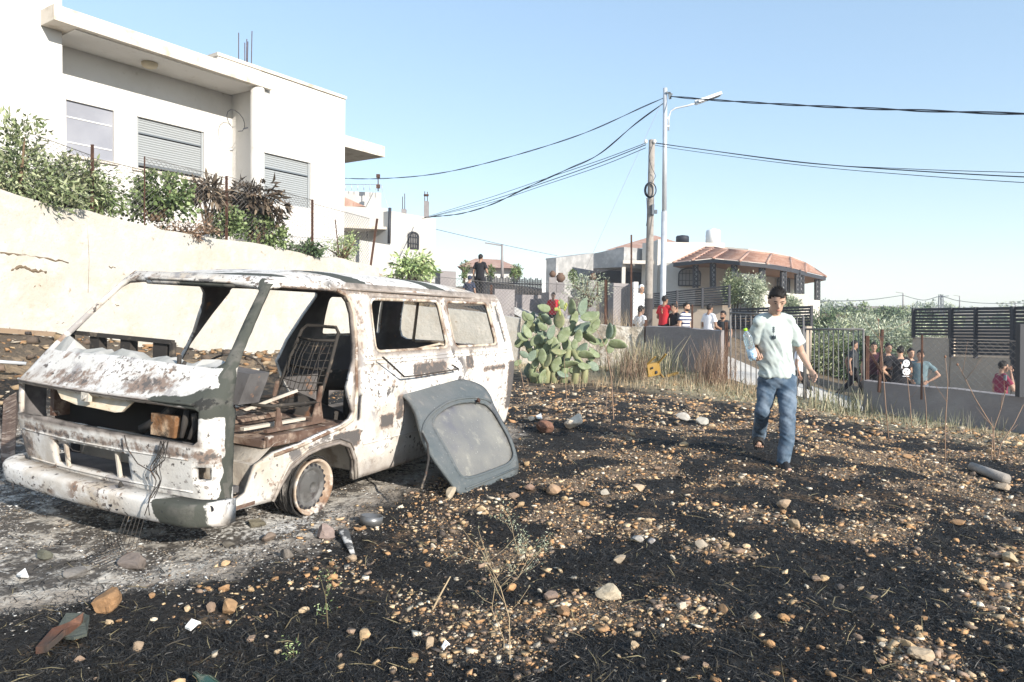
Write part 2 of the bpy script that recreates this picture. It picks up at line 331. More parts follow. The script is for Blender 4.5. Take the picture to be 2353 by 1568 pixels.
# ------------------------------------------------------------------ white house on the left
D3 = Vector((.565, .825, 0)).normalized(); N3 = Vector((D3.y, -D3.x, 0)); Q0 = Vector((-8.79, 16.7, 0))
def HP(t, D, z): return Q0+D3*t+N3*D+Vector((0, 0, z))
RH = Matrix((D3, N3, Vector((0, 0, 1)))).transposed()
def hbox(mb, t0, t1, d0, d1, z0, z1, m=0):
    c = HP((t0+t1)/2, (d0+d1)/2, (z0+z1)/2); mb.box(c, (abs(t1-t0)/2, abs(d1-d0)/2, abs(z1-z0)/2), m, RH)
def wall_holes(mb, t0, t1, z0, z1, D, th, holes, m=0):
    """front wall along t with rectangular holes"""
    ts = sorted({t0, t1, *[h[0] for h in holes], *[h[1] for h in holes]})
    for a, b in zip(ts[:-1], ts[1:]):
        hs = [h for h in holes if h[0] <= a+1e-6 and h[1] >= b-1e-6]
        if not hs: hbox(mb, a, b, D-th, D, z0, z1, m)
        else:
            hbox(mb, a, b, D-th, D, z0, hs[0][2], m); hbox(mb, a, b, D-th, D, hs[0][3], z1, m)
hs = empty('white_house')
mb = MB(); W1 = (-1.50, -.50, 4.72, 5.88); W2 = (.02, 1.71, 4.70, 5.88); W3 = (2.60, 4.07, 4.20, 5.42)
wall_holes(mb, -1.9, 2.50, 2.2, 7.02, 0, .25, [W1, W2])
mb.build('recessed_wall', m_whitewall, hs); mb = MB(); hbox(mb, -1.9, 2.50, -7, -6.75, 2.2, 7.0); mb.build('rear_wall', m_whitewall, hs)
mb = MB(); hbox(mb, -12, -1.905, -7, .77, 2.2, 9.9); mb.build('tower_block', m_whitewall, hs)
mb = MB(); wall_holes(mb, 2.5, 5.27, 1.8, 7.4, 1.2, .25, [W3])
hbox(mb, 2.502, 2.74, -7, .947, 1.8, 7.4); hbox(mb, 5.03, 5.268, -7, .947, 1.8, 7.4); hbox(mb, 2.745, 5.025, -6.9, -6.7, 1.8, 7.4); hbox(mb, 2.745, 5.025, -6.6, .94, 6.9, 7.05)
hbox(mb, 1.30, 2.498, .3, 1.2, 7.06, 7.42); mb.build('side_block', m_whitewall, hs)
mb = MB(); hbox(mb, 1.27, 5.30, .9, 1.235, 7.42, 7.50); hbox(mb, 1.27, 1.55, -6, .895, 7.42, 7.5); hbox(mb, 5.02, 5.30, -7, .895, 7.42, 7.5); mb.build('parapet_cap', m_parapet, hs)
mb = MB(); mb.prism([HP(-2.3, 1.35, 7.0), HP(-2.3, .775, 7.0), HP(-1.9, .775, 7.0), HP(-1.9, -.0, 7.0), HP(2.48, 0, 7.0), HP(2.48, 1.24, 6.98), HP(2.72, 1.24, 6.98), HP(2.72, 1.35, 6.98)], (0, 0, .30)); mb.build('canopy', m_parapet, hs)
mb = MB(); hbox(mb, -1.85, 2.43, .06, 1.2, 6.975, 6.995); mb.build('canopy_ceiling', m_whitewall, hs)
mb = MB(); mb.lathe([(.17, 1.9), (.17, 6.975)], HP(2.42, 1.16, 0), n=20); mb.build('round_column', m_whitewall, hs)
mb = MB(); hbox(mb, 5.272, 6.85, -2.6, 1.2, 6.10, 6.42); mb.build('side_canopy', m_parapet, hs)
mb = MB(); mb.lathe([(.17, 0), (.17, .05), (.15, .09), (.08, .12)], HP(-.02, .62, 6.973), ax=(0, 0, -1), n=20); mb.build('ceiling_light', mat('lamp_shade_beige', (.55, .47, .33), .5), hs)
def shutter(name, W, D, gap=False):
    f = empty('shutter_window'); f.parent = hs
    mb = MB(); t0, t1, z0, z1 = W
    hbox(mb, t0+.002, t0+.05, D-.1, D-.04, z0, z1); hbox(mb, t1-.05, t1-.002, D-.1, D-.04, z0, z1); mb.build('frame', m_shutter, f)
    mb = MB(); zb = z0+(.12 if gap else .02); z = z1-.01; k = 0
    while z > zb:
        h = .055
        if abs(z-(z1-.34)) > .03:
            prof = [(0, 0), (.012, .012), (.014, .028), (.010, .045), (0, .052)]
            r0 = [HP(t0+.05, D-.085+p[0], z-p[1]) for p in prof]; r1 = [HP(t1-.05, D-.085+p[0], z-p[1]) for p in prof]
            mb.add(r0+r1, [(i, i+1, i+6, i+5) for i in range(4)])
        z -= h
    mb.build('slats', m_shutter, f)
    mb = MB(); hbox(mb, t0+.05, t1-.05, D-.088, D-.05, z1-.37, z1-.335); mb.build('rail', m_trim, f); mb = MB(); hbox(mb, t0+.05, t1-.05, D-.088, D-.06, zb-.03, zb); mb.build('rail', m_trim, f)
    mb = MB(); hbox(mb, t0, t1, D-.2, D-.15, z0, z1); mb.build('pane', m_dark, f)
    return f
shutter('w', W2, 0, True); shutter('w', W3, 1.2)
f = empty('panel_window'); f.parent = hs; mb = MB(); t0, t1, z0, z1 = W1; hbox(mb, t0, t1, -.12, -.06, z0, z1); mb.build('pane', m_panelg, f)
for z in (5.52, 4.98): mb = MB(); hbox(mb, t0+.03, t1-.03, -.058, -.045, z, z+.022); mb.build('glazing_bar', m_white, f)
mb = MB(); hbox(mb, -1.62, -.42, .002, .06, 4.66, 4.72); hbox(mb, -.1, 1.8, .002, .05, 4.62, 4.695); mb.build('window_sill', m_parapet, hs)
mb = MB()
for t, D, hgt in ((2.15, .95, .95), (2.22, 1.1, .7), (2.33, 1.0, .85), (2.40, 1.1, 1.05), (2.36, 1.0, .8)): mb.tube([HP(t-.12, D, 7.25), HP(t-.12+random.uniform(-.01, .02), D, 7.3+hgt)], .011, 5)
mb.build('rebar', m_rust, hs)
mb = MB(); pts = [HP(2.2+.25*math.sin(a), .6+.1*math.cos(a), 6.2-.28*math.cos(a)) for a in [i*.5 for i in range(12)]]; mb.tube(pts, .009, 5); mb.beam(HP(2.3, .95, 6.0), HP(2.2, .9, 5.95), .03, .03); mb.build('loose_cable', m_wire, hs)
tag(hs, 'big white plastered house with canopy, round column and grey roller shutters above the retaining wall', 'house')
# ------------------------------------------------------------------ pixel-box buildings
def bbox_px(mb, pxl, pxr, yt, yb, Y, depth, yaw=0, m=0, ytr=None, ybr=None):
    """block whose front face spans the picture columns; yaw turns the front face"""
    a0, a1 = P(pxl, yt, Y), P(pxr, yt if ytr is None else ytr, Y+yaw); b0, b1 = P(pxl, yb, Y), P(pxr, yb if ybr is None else ybr, Y+yaw)
    a1.z = a1.z if ytr is not None else a0.z; z0 = min(b0.z, b1.z)
    dr = Vector((a1.x-a0.x, a1.y-a0.y, 0)).normalized(); nb = Vector((-dr.y, dr.x, 0))*depth
    poly = [Vector((a0.x, a0.y, z0)), Vector((a1.x, a1.y, z0)), a1, a0]
    mb.prism(poly, nb, m); return a0, a1, nb
def arched(parent, pxc, yc, w, h, Y, off, frame_m=None, yawdir=None, name='window'):
    """arched window with grille, protruding frame"""
    f = empty(name); f.parent = parent; p = P(pxc, yc, Y)
    x = (yawdir or Vector((1, 0, 0))).normalized(); n = Vector((x.y, -x.x, 0)); p = p+n*off
    arc = [(-w/2, -h/2), (w/2, -h/2)]+[(w/2*math.cos(a), h/2-w*.28+w*.28*math.sin(a)) for a in [math.pi*i/8 for i in range(9)]]
    q = [p+x*u+Vector((0, 0, v)) for u, v in arc]
    mb = MB(); mb.prism(q, n*-.1); mb.build('pane', mat('dim_glass', (.28, .27, .26), .4), f)
    mb = MB(); mb.tube([a+n*.02 for a in q]+[q[0]+n*.02], .05, 4)
    for k in range(-2, 3): mb.tube([p+x*(w*k/6)+n*.05+Vector((0, 0, -h/2)), p+x*(w*k/6)+n*.05+Vector((0, 0, h/2-w*.1))], .022, 4)
    for k in (-1, 1): mb.tube([p+x*(-w/2)+n*.05+Vector((0, 0, h*k/5)), p+x*(w/2)+n*.05+Vector((0, 0, h*k/5))], .02, 4)
    mb.build('grille', frame_m or m_slat, f); return f
# house beyond the white one
h2 = empty('stepped_house')
mb = MB(); A0, A1, NBk = bbox_px(mb, 897, 1001, 485, 660, 35, 9, yaw=2.2, ytr=503); mb.build('main_wall', m_h2, h2); yd = (A1-A0); yd.z = 0
mb = MB(); bbox_px(mb, 700, 893, 500, 700, 36, 9, yaw=.8); mb.build('left_wall', m_h2, h2)
mb = MB(); bbox_px(mb, 700, 890, 470, 516, 34.6, 2, yaw=.8); mb.build('balcony', m_h2, h2)
mb = MB(); bbox_px(mb, 700, 892, 514, 520, 34.4, 2.2, yaw=.8); mb.build('balcony_slab', m_parapet, h2)
mb = MB(); bbox_px(mb, 770, 876, 438, 500, 39, 4, yaw=.5); mb.build('upper_storey', m_h2, h2)
mb = MB(); mb.prism([P(765, 441, 36.6), P(838, 474, 36.6), P(765, 478, 36.6)], (0, 1.4, 0)); mb.build('roof', m_tile, h2)
mb = MB(); bbox_px(mb, 974, 984, 462, 502, 37, .4); mb.build('roof_column', m_conc, h2)
mb = MB(); bbox_px(mb, 922, 932, 480, 492, 37, .4); mb.build('roof_column', m_conc, h2)
mb = MB()
for a, b, c in ((976, 462, 440), (982, 462, 441), (925, 480, 452), (930, 480, 445)): mb.tube([P(a, b, 37), P(a, c, 37)], .02, 4)
mb.tube([P(974, 449, 37), P(985, 449, 37)], .06, 4); mb.build('rebar', m_rust, h2)
arched(h2, 948, 553, .65, .80, 36.1, .06, yawdir=yd); arched(h2, 862, 537, .70, .5, 36.4, .15); 
mb = MB(); mb.tube([P(869, 403, 38), P(869, 440, 38)], .03, 5); mb.box(P(869, 405, 38), (.09, .09, .09)); mb.box(P(869, 429, 38), (.09, .09, .09)); mb.build('antenna', m_rust, h2)
mb = MB()
for px in range(780, 880, 14): mb.tube([P(px, 438, 38.9), P(px, 424, 38.9)], .02, 4)
mb.tube([P(776, 424, 38.9), P(874, 424, 38.9), P(893, 480, 35.5)], .02, 4); mb.build('roof_railing', m_steel, h2)
tag(h2, 'pale stepped house with arched grille window and concrete roof stubs behind the white house', 'house')
mb = MB(); mb.tube([P(896, 478, 30), P(894, 560, 30)], .07, 6); tag(mb.build('service_pole', m_slat), 'short dark cable post in front of the pale stepped house', 'pole')
mb = MB(); bbox_px(mb, 826, 912, 552, 660, 27, .3, ytr=566, yaw=1.0); tag(mb.build('garden_wall', m_h2), 'plain beige garden wall below the pale stepped house', 'wall')
# cottage with tiled roof
h4 = empty('tiled_cottage')
mb = MB(); bbox_px(mb, 1068, 1185, 612, 650, 62, 7); mb.build('wall', m_whitewall, h4)
mb = MB(); e = [P(1050, 613, 61), P(1197, 617, 61.2)]; e.append(e[1]+Vector((0, 9, 0))); e.append(e[0]+Vector((0, 9, 0))); r0 = P(1092, 594, 65.5); r1 = P(1150, 597, 65.5)
mb.add(e+[r0, r1], [(0, 1, 5, 4), (1, 2, 5), (2, 3, 4, 5), (3, 0, 4), (0, 3, 2, 1)]); mb.build('roof', m_tile, h4)
tag(h4, 'small far cottage with a hipped red tile roof behind the black picket fence', 'house')
# ------------------------------------------------------------------ villa with the tiled porch
vl = empty('villa')
mb = MB(); a0, a1, _ = bbox_px(mb, 1278, 1364, 593, 720, 55, 1, yaw=4, ytr=582); mb.build('left_wing', m_villag, vl)
mb = MB(); bbox_px(mb, 1364, 1434, 583, 617, 55, 12, yaw=-2, ytr=568, ybr=604); bbox_px(mb, 1434.3, 1500, 568, 599, 53.2, 1, yaw=1.5); mb.build('upper_band', m_villag, vl)
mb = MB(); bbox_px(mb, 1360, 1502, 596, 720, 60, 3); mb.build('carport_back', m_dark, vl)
mb = MB(); bbox_px(mb, 1430, 1438, 600, 700, 53, .4); mb.build('carport_column', m_villa, vl)
mb = MB(); bbox_px(mb, 1432, 1502, 598, 606, 52.6, .8); mb.build('lintel', m_villa, vl)
mb = MB(); bbox_px(mb, 1502, 1512, 555, 720, 54, .3, yaw=-1.5); bbox_px(mb, 1512, 1665, 556, 720, 52.4, 1.5, yaw=5, ytr=559); mb.build('main_block', m_villa, vl)
mb = MB(); poly = [P(px, 720, Y) for px, Y in ((1665, 57.4), (1720, 56.5), (1780, 57.5), (1838, 60))]; top = [567, 572, 581, 595]
for i in range(3):
    a, b = poly[i], poly[i+1]; ta, tb = P((1665, 1720, 1780, 1838)[i], top[i], a.y), P((1665, 1720, 1780, 1838)[i+1], top[i+1], b.y)
    mb.prism([a, b, tb, ta], (0, 6, 0))
mb.build('curved_wall', m_villa, vl)
mb = MB(); mb.add([P(1388, 576, 58), P(1493, 547, 62), P(1505, 541, 62), P(1554, 556, 60), P(1554, 566, 59), P(1480, 570, 58), P(1500, 560, 72)], [(0, 1, 6), (0, 5, 2, 1), (5, 4, 3, 2), (1, 2, 3, 6), (0, 6, 3, 4, 5)]); mb.build('upper_roof', m_tile, vl)
for (c, r, yt, yb, mm, nm) in ((1568, .52, 541, 558, m_wire, 'black_water_tank'), (1638, .58, 526, 562, m_white, 'white_water_tank')):
    p = P(c, yb, 58); q = P(c, yt, 58); H = q.z-p.z; mb = MB(); mb.lathe([(r, 0), (r, H*.8), (r*.85, H*.92), (r*.35, H*.96), (r*.35, H)], p, n=18); mb.build(nm, mm, vl)
# porch: ring roof, columns, soffit
eav = [(1547, 604, 50), (1590, 599, 48.5), (1638, 594, 47), (1700, 600, 45.5), (1762, 606, 45.5), (1820, 616, 47), (1852, 625, 49.5), (1898, 636, 53)]
rdg = [(1619, 570, 53.5), (1640, 570, 53), (1672, 575, 52), (1722, 579, 51), (1772, 585, 51.5), (1815, 593, 53), (1850, 606, 55), (1872, 619, 57)]
E_ = [P(*e) for e in eav]; R_ = [P(*r) for r in rdg]; n = len(E_)
mb = MB(); vs = E_+R_+[Vector((e.x, e.y, e.z-.28)) for e in E_]+[Vector((r.x, r.y, E_[i].z-.28)) for i, r in enumerate(R_)]
fs = []
for i in range(n-1): fs.append((i, i+1, n+i+1, n+i))
mb.add(vs[:2*n], fs, 0)
mb.build('porch_roof', m_tile, vl)
mb = MB(); mb.add([v+Vector((0, 0, -.03)) for v in E_]+vs[2*n:3*n]+vs[3*n:], [(i, i+1, n+i+1, n+i) for i in range(n-1)], 0)
mb.build('fascia', m_slat, vl)
mb = MB(); mb.add(vs[2*n:3*n]+[v+Vector((0, 2, 0)) for v in vs[3*n:]], [(i, i+1, n+i+1, n+i) for i in range(n-1)], 0); mb.build('soffit', m_wood, vl)
mb = MB()
for i in range(n):
    mb.tube([E_[i], R_[i]], .10, 5)
for i in range(n-1): mb.tube([R_[i], R_[i+1]], .11, 5)
# tile courses
for i in range(n-1):
    for k in range(1, 9):
        f = k/9; mb.tube([E_[i].lerp(R_[i], f)+Vector((0, -.02, .02)), E_[i+1].lerp(R_[i+1], f)+Vector((0, -.02, .02))], .035, 4)
mb.build('ridge_tiles', m_tile, vl)
for (px, yt, yb, Y) in ((1598, 600, 662, 48.9), (1638, 600, 664, 47.4), (1687, 604, 672, 46.2), (1751, 610, 668, 46), (1800, 614, 672, 46.9), (1833, 620, 676, 48.4), (1841, 628, 676, 49.5), (1878, 636, 692, 52.4)):
    c = empty('porch_column'); c.parent = vl; p = P(px, yb, Y); q = P(px, yt, Y)
    mb = MB()
    for dx in (-.13, .13):
        for dy in (-.13, .13): mb.beam(p+Vector((dx, dy, 0)), q+Vector((dx, dy, 0)), .07, .07)
    H = q.z-p.z; k = max(3, int(H/.3))
    for i in range(k):
        z = H*i/k; s_ = 1 if i % 2 else -1
        mb.beam(p+Vector((-.13*s_, -.14, z)), p+Vector((.13*s_, -.14, z+H/k)), .03, .05)
        mb.beam(p+Vector((.13*s_, -.145, z)), p+Vector((-.13*s_, -.145, z+H/k)), .03, .05)
    mb.build('lattice', m_slat, c)
    mb = MB(); mb.box((p+q)/2+Vector((0, .02, 0)), (.10, .10, H/2)); mb.build('core', m_villag, c)
mb = MB()
for (a, b, Y, Y2) in ((1520, 1600, 52, 51), (1600.2, 1665, 51, 52)): bbox_px(mb, a, b, 604, 720, Y, 2, yaw=Y2-Y)
mb.build('porch_front_wall', m_villa, vl)
mb = MB(); bbox_px(mb, 1665.3, 1790, 606, 720, 53.3, 2, yaw=.5); bbox_px(mb, 1790.2, 1850, 606, 720, 53.8, 2, yaw=1); mb.build('porch_back_wall', m_villa, vl)
mb = MB(); bbox_px(mb, 1746, 1800, 668, 730, 45.6, .5, yaw=1); bbox_px(mb, 1800.2, 1858, 672, 730, 46.6, 5, yaw=1.5, ytr=682); bbox_px(mb, 1858.3, 1884, 689, 735, 49.5, 3, yaw=1); mb.build('porch_base', m_villa, vl)
arched(vl, 1585, 637, 1.5, 1.25, 51.2, .25, yawdir=Vector((1, -.3, 0))); arched(vl, 1797, 655, .9, 1.25, 53.8, .3)
tag(vl, 'stone villa with orange tiled porch roof on lattice columns and two roof tanks', 'house')
# ------------------------------------------------------------------ slat fences and walls across the road
def slatfence(label, pxl, pxr, tl, tr, bl, br, Yl, Yr, n, posts, group='charcoal slat fence panels'):
    f = empty('slat_fence'); a, b = P(pxl, tl, Yl), P(pxr, tr, Yr); c, d = P(pxl, bl, Yl), P(pxr, br, Yr)
    mb = MB()
    for i in range(n):
        k = i/(n-1); mb.beam(a.lerp(c, k), b.lerp(d, k), .03, (a.z-c.z)/n*(.80 if i else .97), 0)
    mb.build('slats', m_slat, f)
    for k in posts:
        mb = MB(); p = a.lerp(b, k); q = c.lerp(d, k); mb.beam(p+Vector((0, -.05, .05)), q+Vector((0, -.05, -.12)), .08, .08, 0, up=(1, 0, 0)); mb.build('post', m_slat, f)
    return tag(f, label, 'fence', group)
slatfence('charcoal slat fence panel behind the men in red and striped shirts', 1500, 1675, 676, 658, 704, 700, 27.5, 26, 8, (0, .33, .66, 1))
slatfence('charcoal slat fence panel behind the boy, between the olive bushes and the grove', 1678, 1863, 712, 706, 755, 752, 25.8, 23.6, 8, (0, .5, 1))
mb = MB(); bbox_px(mb, 1495, 1676, 701, 800, 27.6, .25, yaw=-1.5, ytr=699); tag(mb.build('garden_wall', m_beige), 'beige wall across the road behind the standing men', 'wall')
mb = MB(); bbox_px(mb, 1677, 1853, 755, 880, 25.9, .25, yaw=-2.2, ytr=752); bbox_px(mb, 1853.5, 1866, 750, 885, 23.5, .5); tag(mb.build('garden_wall', m_beige), 'lower beige wall with end pillar, seen through the gate bars behind the boy', 'wall')
tw = empty('garden_wall')
for (a, b, t, Y0, Y1) in ((2097, 2184, 775, 21, 20), (2184.5, 2325, 819, 19.95, 18.2), (2325.5, 2460, 872, 18.15, 16.8)):
    mb = MB(); bbox_px(mb, a, b, t, t+190, Y0, .25, yaw=Y1-Y0, ytr=t+3); mb.build('wall_step', m_beige, tw)
tag(tw, 'stepped beige wall at the right with the tall slat fence on top', 'wall')
slatfence('short first panel of the tall slat fence at the right, beside the olive grove', 2097, 2182, 712, 711, 768, 769, 21, 20, 9, (0, .99))
slatfence('widest panel of the tall slat fence at the right, over the stepped beige wall', 2184, 2323, 711, 709, 812, 815, 19.9, 18.2, 15, (0, .42, 1))
slatfence('last panel of the tall slat fence, cut off by the right edge of the photo', 2325, 2460, 709, 706, 866, 870, 18.1, 16.8, 19, (0, 1))
m_gate = mat('dull_gate_steel', (.17, .165, .165), .7, layers=[((.24, .23, .22), 5, .45, .7)])
# metal railing gates beside the boy
def railing(label, pxl, pxr, tl, tr, bl, br, Yl, Yr, n):
    f = empty('bar_gate'); m_steel = m_gate; a, b = P(pxl, tl, Yl), P(pxr, tr, Yr); c, d = P(pxl, bl, Yl), P(pxr, br, Yr)
    mb = MB(); mb.tube([a, b], .022, 6); mb.build('top_rail', m_steel, f); mb = MB(); mb.tube([c.lerp(a, .04), d.lerp(b, .04)], .02, 6); mb.build('bottom_rail', m_steel, f)
    for i in range(n+1):
        k = i/n; mb = MB(); p = a.lerp(b, k); mb.tube([p+Vector((0, 0, .05 if i % 5 == 0 else 0)), c.lerp(d, k)+Vector((random.uniform(-.02, .02), 0, -.02))], (.011 if 0 < i < n else .018), 6); mb.build('bar', m_steel, f)
    return tag(f, label, 'gate', 'grey metal bar gates')
railing('grey metal bar gate leaf left of the boy, joined to the concrete wall end', 1678, 1846, 719, 727, 886, 935, 15.6, 13.9, 13)
railing('grey metal bar gate leaf right of the boy, in front of the walking man', 1850, 1984, 757, 757, 940, 955, 14.0, 13.25, 12)
# black picket fence, posts, pots near the man on the mound
f = empty('picket_fence'); a, b = P(1085, 634, 27), P(1246, 642, 25.5); c, d = P(1085, 690, 27), P(1246, 692, 25.5); mb = MB(); N = 46
for i in range(N): k = i/(N-1); mb.beam(a.lerp(b, k)+Vector((0, 0, .04*math.sin(i*1.7))), c.lerp(d, k), .025, .045, 0, up=(1, 0, 0))
mb.build('pickets', m_slat, f); mb = MB()
for k in (.25, .8): mb.beam(a.lerp(c, k), b.lerp(d, k), .03, .05)
mb.build('rail', m_slat, f); tag(f, 'black metal picket fence on the mound behind the standing man', 'fence')
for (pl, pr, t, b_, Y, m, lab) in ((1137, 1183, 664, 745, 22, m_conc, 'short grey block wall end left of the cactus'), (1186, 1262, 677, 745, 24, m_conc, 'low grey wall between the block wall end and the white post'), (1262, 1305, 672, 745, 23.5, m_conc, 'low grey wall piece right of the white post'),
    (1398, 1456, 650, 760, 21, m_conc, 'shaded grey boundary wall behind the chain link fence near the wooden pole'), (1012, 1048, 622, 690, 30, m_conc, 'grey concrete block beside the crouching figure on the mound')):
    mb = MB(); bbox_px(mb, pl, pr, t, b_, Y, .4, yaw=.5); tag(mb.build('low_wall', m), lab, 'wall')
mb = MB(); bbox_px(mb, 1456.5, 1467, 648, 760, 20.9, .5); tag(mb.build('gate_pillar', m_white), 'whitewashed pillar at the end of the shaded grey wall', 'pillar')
mb = MB(); p = P(1249, 695, 24); mb.box(p+Vector((0, 0, .3)), (.06, .05, 1.1)); tag(mb.build('marker_post', m_white), 'thin leaning white post left of the garden urns', 'post')
m_pot = mat('brown_urn', (.14, .09, .065), .8)
for (px, py, s_, lab) in ((1288, 638, .17, 'larger brown garden urn on the low wall'), (1270, 630, .12, 'small brown urn left of the larger urn'), (1362, 636, .13, 'round brown urn beside the olive bush')):
    p = P(px, py, 24.5); mb = MB(); mb.lathe([(s_*.4, -s_), (s_*.9, -s_*.4), (s_, 0), (s_*.75, s_*.5), (s_*.45, s_*.7), (s_*.55, s_*.9)], p, n=16); u_ = empty('garden_urn'); mb.build('urn', m_pot, u_); mb = MB(); mb.beam(p+Vector((0, 0, -s_)), p+Vector((0, 0, -s_-1.2)), .26, .26, 0, up=(1, 0, 0)); mb.build('pedestal', m_conc, u_); tag(u_, lab, 'urn', 'garden urns')
# ------------------------------------------------------------------ poles and cables
pl_ = empty('street_lamp'); b0 = P(1525, 690, 24); t0 = P(1528.5, 203, 24); mid = b0.lerp(t0, .42); b0.z -= 3
mb = MB(); mb.tube([b0, mid], .095, 14); mb.build('lower_pole', m_steel, pl_); mb = MB(); mb.tube([mid, t0], [.078, .07], 14); mb.build('upper_pole', m_steel, pl_)
mb = MB(); arm = [P(1536, 300, 24), P(1536.5, 270, 24), P(1541, 256, 24), P(1552, 249, 24), P(1580, 243, 24), P(1605, 236, 24)]; mb.tube(arm, .03, 8)
mb.beam(P(1528, 290, 24), P(1538, 290, 24), .06, .05); mb.beam(P(1528, 272, 24), P(1538, 272, 24), .06, .05); mb.build('arm', m_steel, pl_)
mb = MB(); a, b = P(1603, 235, 24), P(1656, 216, 24); mb.beam(a, b, .30, .09); mb.beam(a.lerp(b, -.1), a.lerp(b, .3), .12, .14); mb.build('lamp_head', m_steel, pl_)
mb = MB(); mb.beam(a.lerp(b, .45)+Vector((0, 0, -.055)), a.lerp(b, .95)+Vector((0, 0, -.055)), .22, .02); mb.build('lens', m_trim, pl_)
mb = MB(); mb.beam(P(1531, 212, 23.9), P(1545, 218, 23.9), .05, .05); mb.beam(P(1538, 212, 23.9), P(1540, 228, 23.9), .05, .08); mb.build('cable_bracket', m_trim, pl_)
tag(pl_, 'tall galvanised street lamp pole with a curved arm and flat lamp head', 'street lamp')
wp = empty('utility_pole'); b0 = P(1489, 760, 20); t0 = P(1498, 322, 20); mb = MB(); mb.tube([b0+Vector((0, 0, -1)), b0.lerp(t0, .3), b0.lerp(t0, .7), t0], [.125, .11, .095, .085], 12); mb.build('pole', m_polewood, wp)
mb = MB(); mb.tube([b0+Vector((0, 0, -1)), b0.lerp(t0, .17)], [.128, .118], 12); mb.build('dark_foot', mat('dark_pole_wood', (.05, .045, .045), .9, bump=(20, .5, .02)), wp)  # darker sleeve around the foot of the pole
mb = MB()
for k in range(3):
    c = P(1494+k*.8, 437, 19.85); r = .16-.01*k; mb.tube([c+Vector((r*math.cos(a), .02*math.sin(a*2)-.02*k, (r+.05)*math.sin(a))) for a in [2*math.pi*i/20 for i in range(20)]], .012, 5, loop=True)
mb.tube([P(1500, 332, 19.85), P(1490, 360, 19.85), P(1497, 385, 19.8), P(1507, 405, 19.85), P(1495, 425, 19.85)], .008, 5); mb.tube([P(1486, 455, 19.85), P(1488, 500, 19.8), P(1485, 520, 19.85)], .01, 5); mb.build('cable_coil', m_wire, wp)
mb = MB(); mb.box(P(1500, 482, 19.83), (.03, .06, .14)); mb.box(P(1507, 487, 19.83), (.03, .05, .05)); mb.build('junction_box', m_trim, wp)
mb = MB(); mb.lathe([(.03, 0), (.05, .05), (.03, .1)], P(1484, 330, 19.9), n=10); mb.lathe([(.03, 0), (.05, .05), (.03, .1)], P(1504, 330, 19.9), n=10); mb.build('insulator', m_white, wp)
tag(wp, 'weathered wooden utility pole with a coil of black cable, left of the steel lamp pole', 'pole')
def cable(label, pts, r, m=None, twist=0):
    pts = [P(*p) for p in pts]; out = []
    for i in range(len(pts)-1):                      # Catmull-Rom
        p0, p1, p2, p3 = pts[max(i-1, 0)], pts[i], pts[i+1], pts[min(i+2, len(pts)-1)]
        for k in range(10):
            t = k/10; out.append(.5*((2*p1)+(p2-p0)*t+(2*p0-5*p1+4*p2-p3)*t*t+(3*p1-p0-3*p2+p3)*t**3))
    out.append(pts[-1]); mb = MB()
    if twist:
        L = 0; acc = [0]
        for a, b in zip(out[:-1], out[1:]): L += (b-a).length; acc.append(L)
        fine = []; n = int(L/.12)
        A = np.array(acc); X = np.array([tuple(p) for p in out]); s = np.linspace(0, L, n); F = np.stack([np.interp(s, A, X[:, k]) for k in range(3)], 1)
        for ph in (0, math.pi):
            mb.tube([Vector(F[i])+Vector((0, math.cos(s[i]*twist+ph)*r*.9, math.sin(s[i]*twist+ph)*r*.9)) for i in range(n)], r*.75, 5)
    else: mb.tube(out, r, 5)
    return tag(mb.build('overhead_cable', m or m_wire), label, 'cable', 'overhead cables')
cable('thick twisted cable from the lamp pole top to the right edge of the photo', [(1541, 222, 23.9), (1650, 231, 22), (1850, 243, 19), (2100, 254, 16), (2353, 262, 14), (2500, 262, 12.5), (3600, 150, 7)], .020, twist=2.2)
cable('upper cable from the lamp pole passing behind the white house side canopy', [(1524, 226, 24), (1480, 245, 24.5), (1330, 311, 25.5), (1145, 368, 27), (1000, 400, 28.5), (868, 411, 30), (760, 409, 32)], .014, twist=2.2)
cable('heavy sagging cable from the lamp pole down to the stepped house', [(1524, 238, 24), (1460, 285, 24.6), (1376, 355, 25.4), (1300, 391, 26.3), (1210, 432, 27.5), (1130, 470, 29), (1060, 491, 31), (1000, 498, 34), (975, 500, 35.4)], .018, twist=2.2)
cable('highest of three thin wires from the wooden pole to the stepped house', [(1484, 329, 20), (1380, 368, 22), (1250, 412, 25), (1120, 456, 29), (985, 497, 35)], .010)
cable('middle of three thin wires from the wooden pole to the stepped house', [(1484, 333, 20), (1380, 374, 22), (1250, 420, 25), (1120, 463, 29), (985, 499, 35)], .013)
cable('lowest of three thin wires from the wooden pole to the stepped house', [(1484, 340, 20), (1380, 382, 22), (1250, 426, 25), (1120, 468, 29), (970, 503, 35)], .010)
cable('thin wire from the wooden pole, highest of three at the right edge', [(1504, 328, 20), (1600, 342, 19), (1850, 375, 16.5), (2100, 389, 14.5), (2353, 397, 13), (2500, 400, 12), (3600, 330, 7)], .007)
cable('thin wire from the wooden pole, middle of three at the right edge', [(1504, 329, 20), (1600, 342, 19), (1850, 374, 16.5), (2100, 393, 14.5), (2353, 407, 13), (2500, 410, 12), (3600, 345, 7)], .011)
cable('thin wire from the wooden pole, lowest of three at the right edge', [(1504, 334, 20), (1600, 349, 19), (1850, 381, 16.5), (2100, 403, 14.5), (2353, 420, 13), (2500, 426, 12), (3600, 360, 7)], .007)
cable('thin distant wire from the stepped house to the villa corner', [(1001, 527, 38), (1090, 548, 42), (1190, 570, 48), (1280, 588, 55)], .014)
cable('pale guy wire slanting down from the lamp pole top to the ground', [(1522, 232, 24), (1470, 345, 23), (1361, 585, 22), (1308, 700, 21.5)], .005, m_conc)
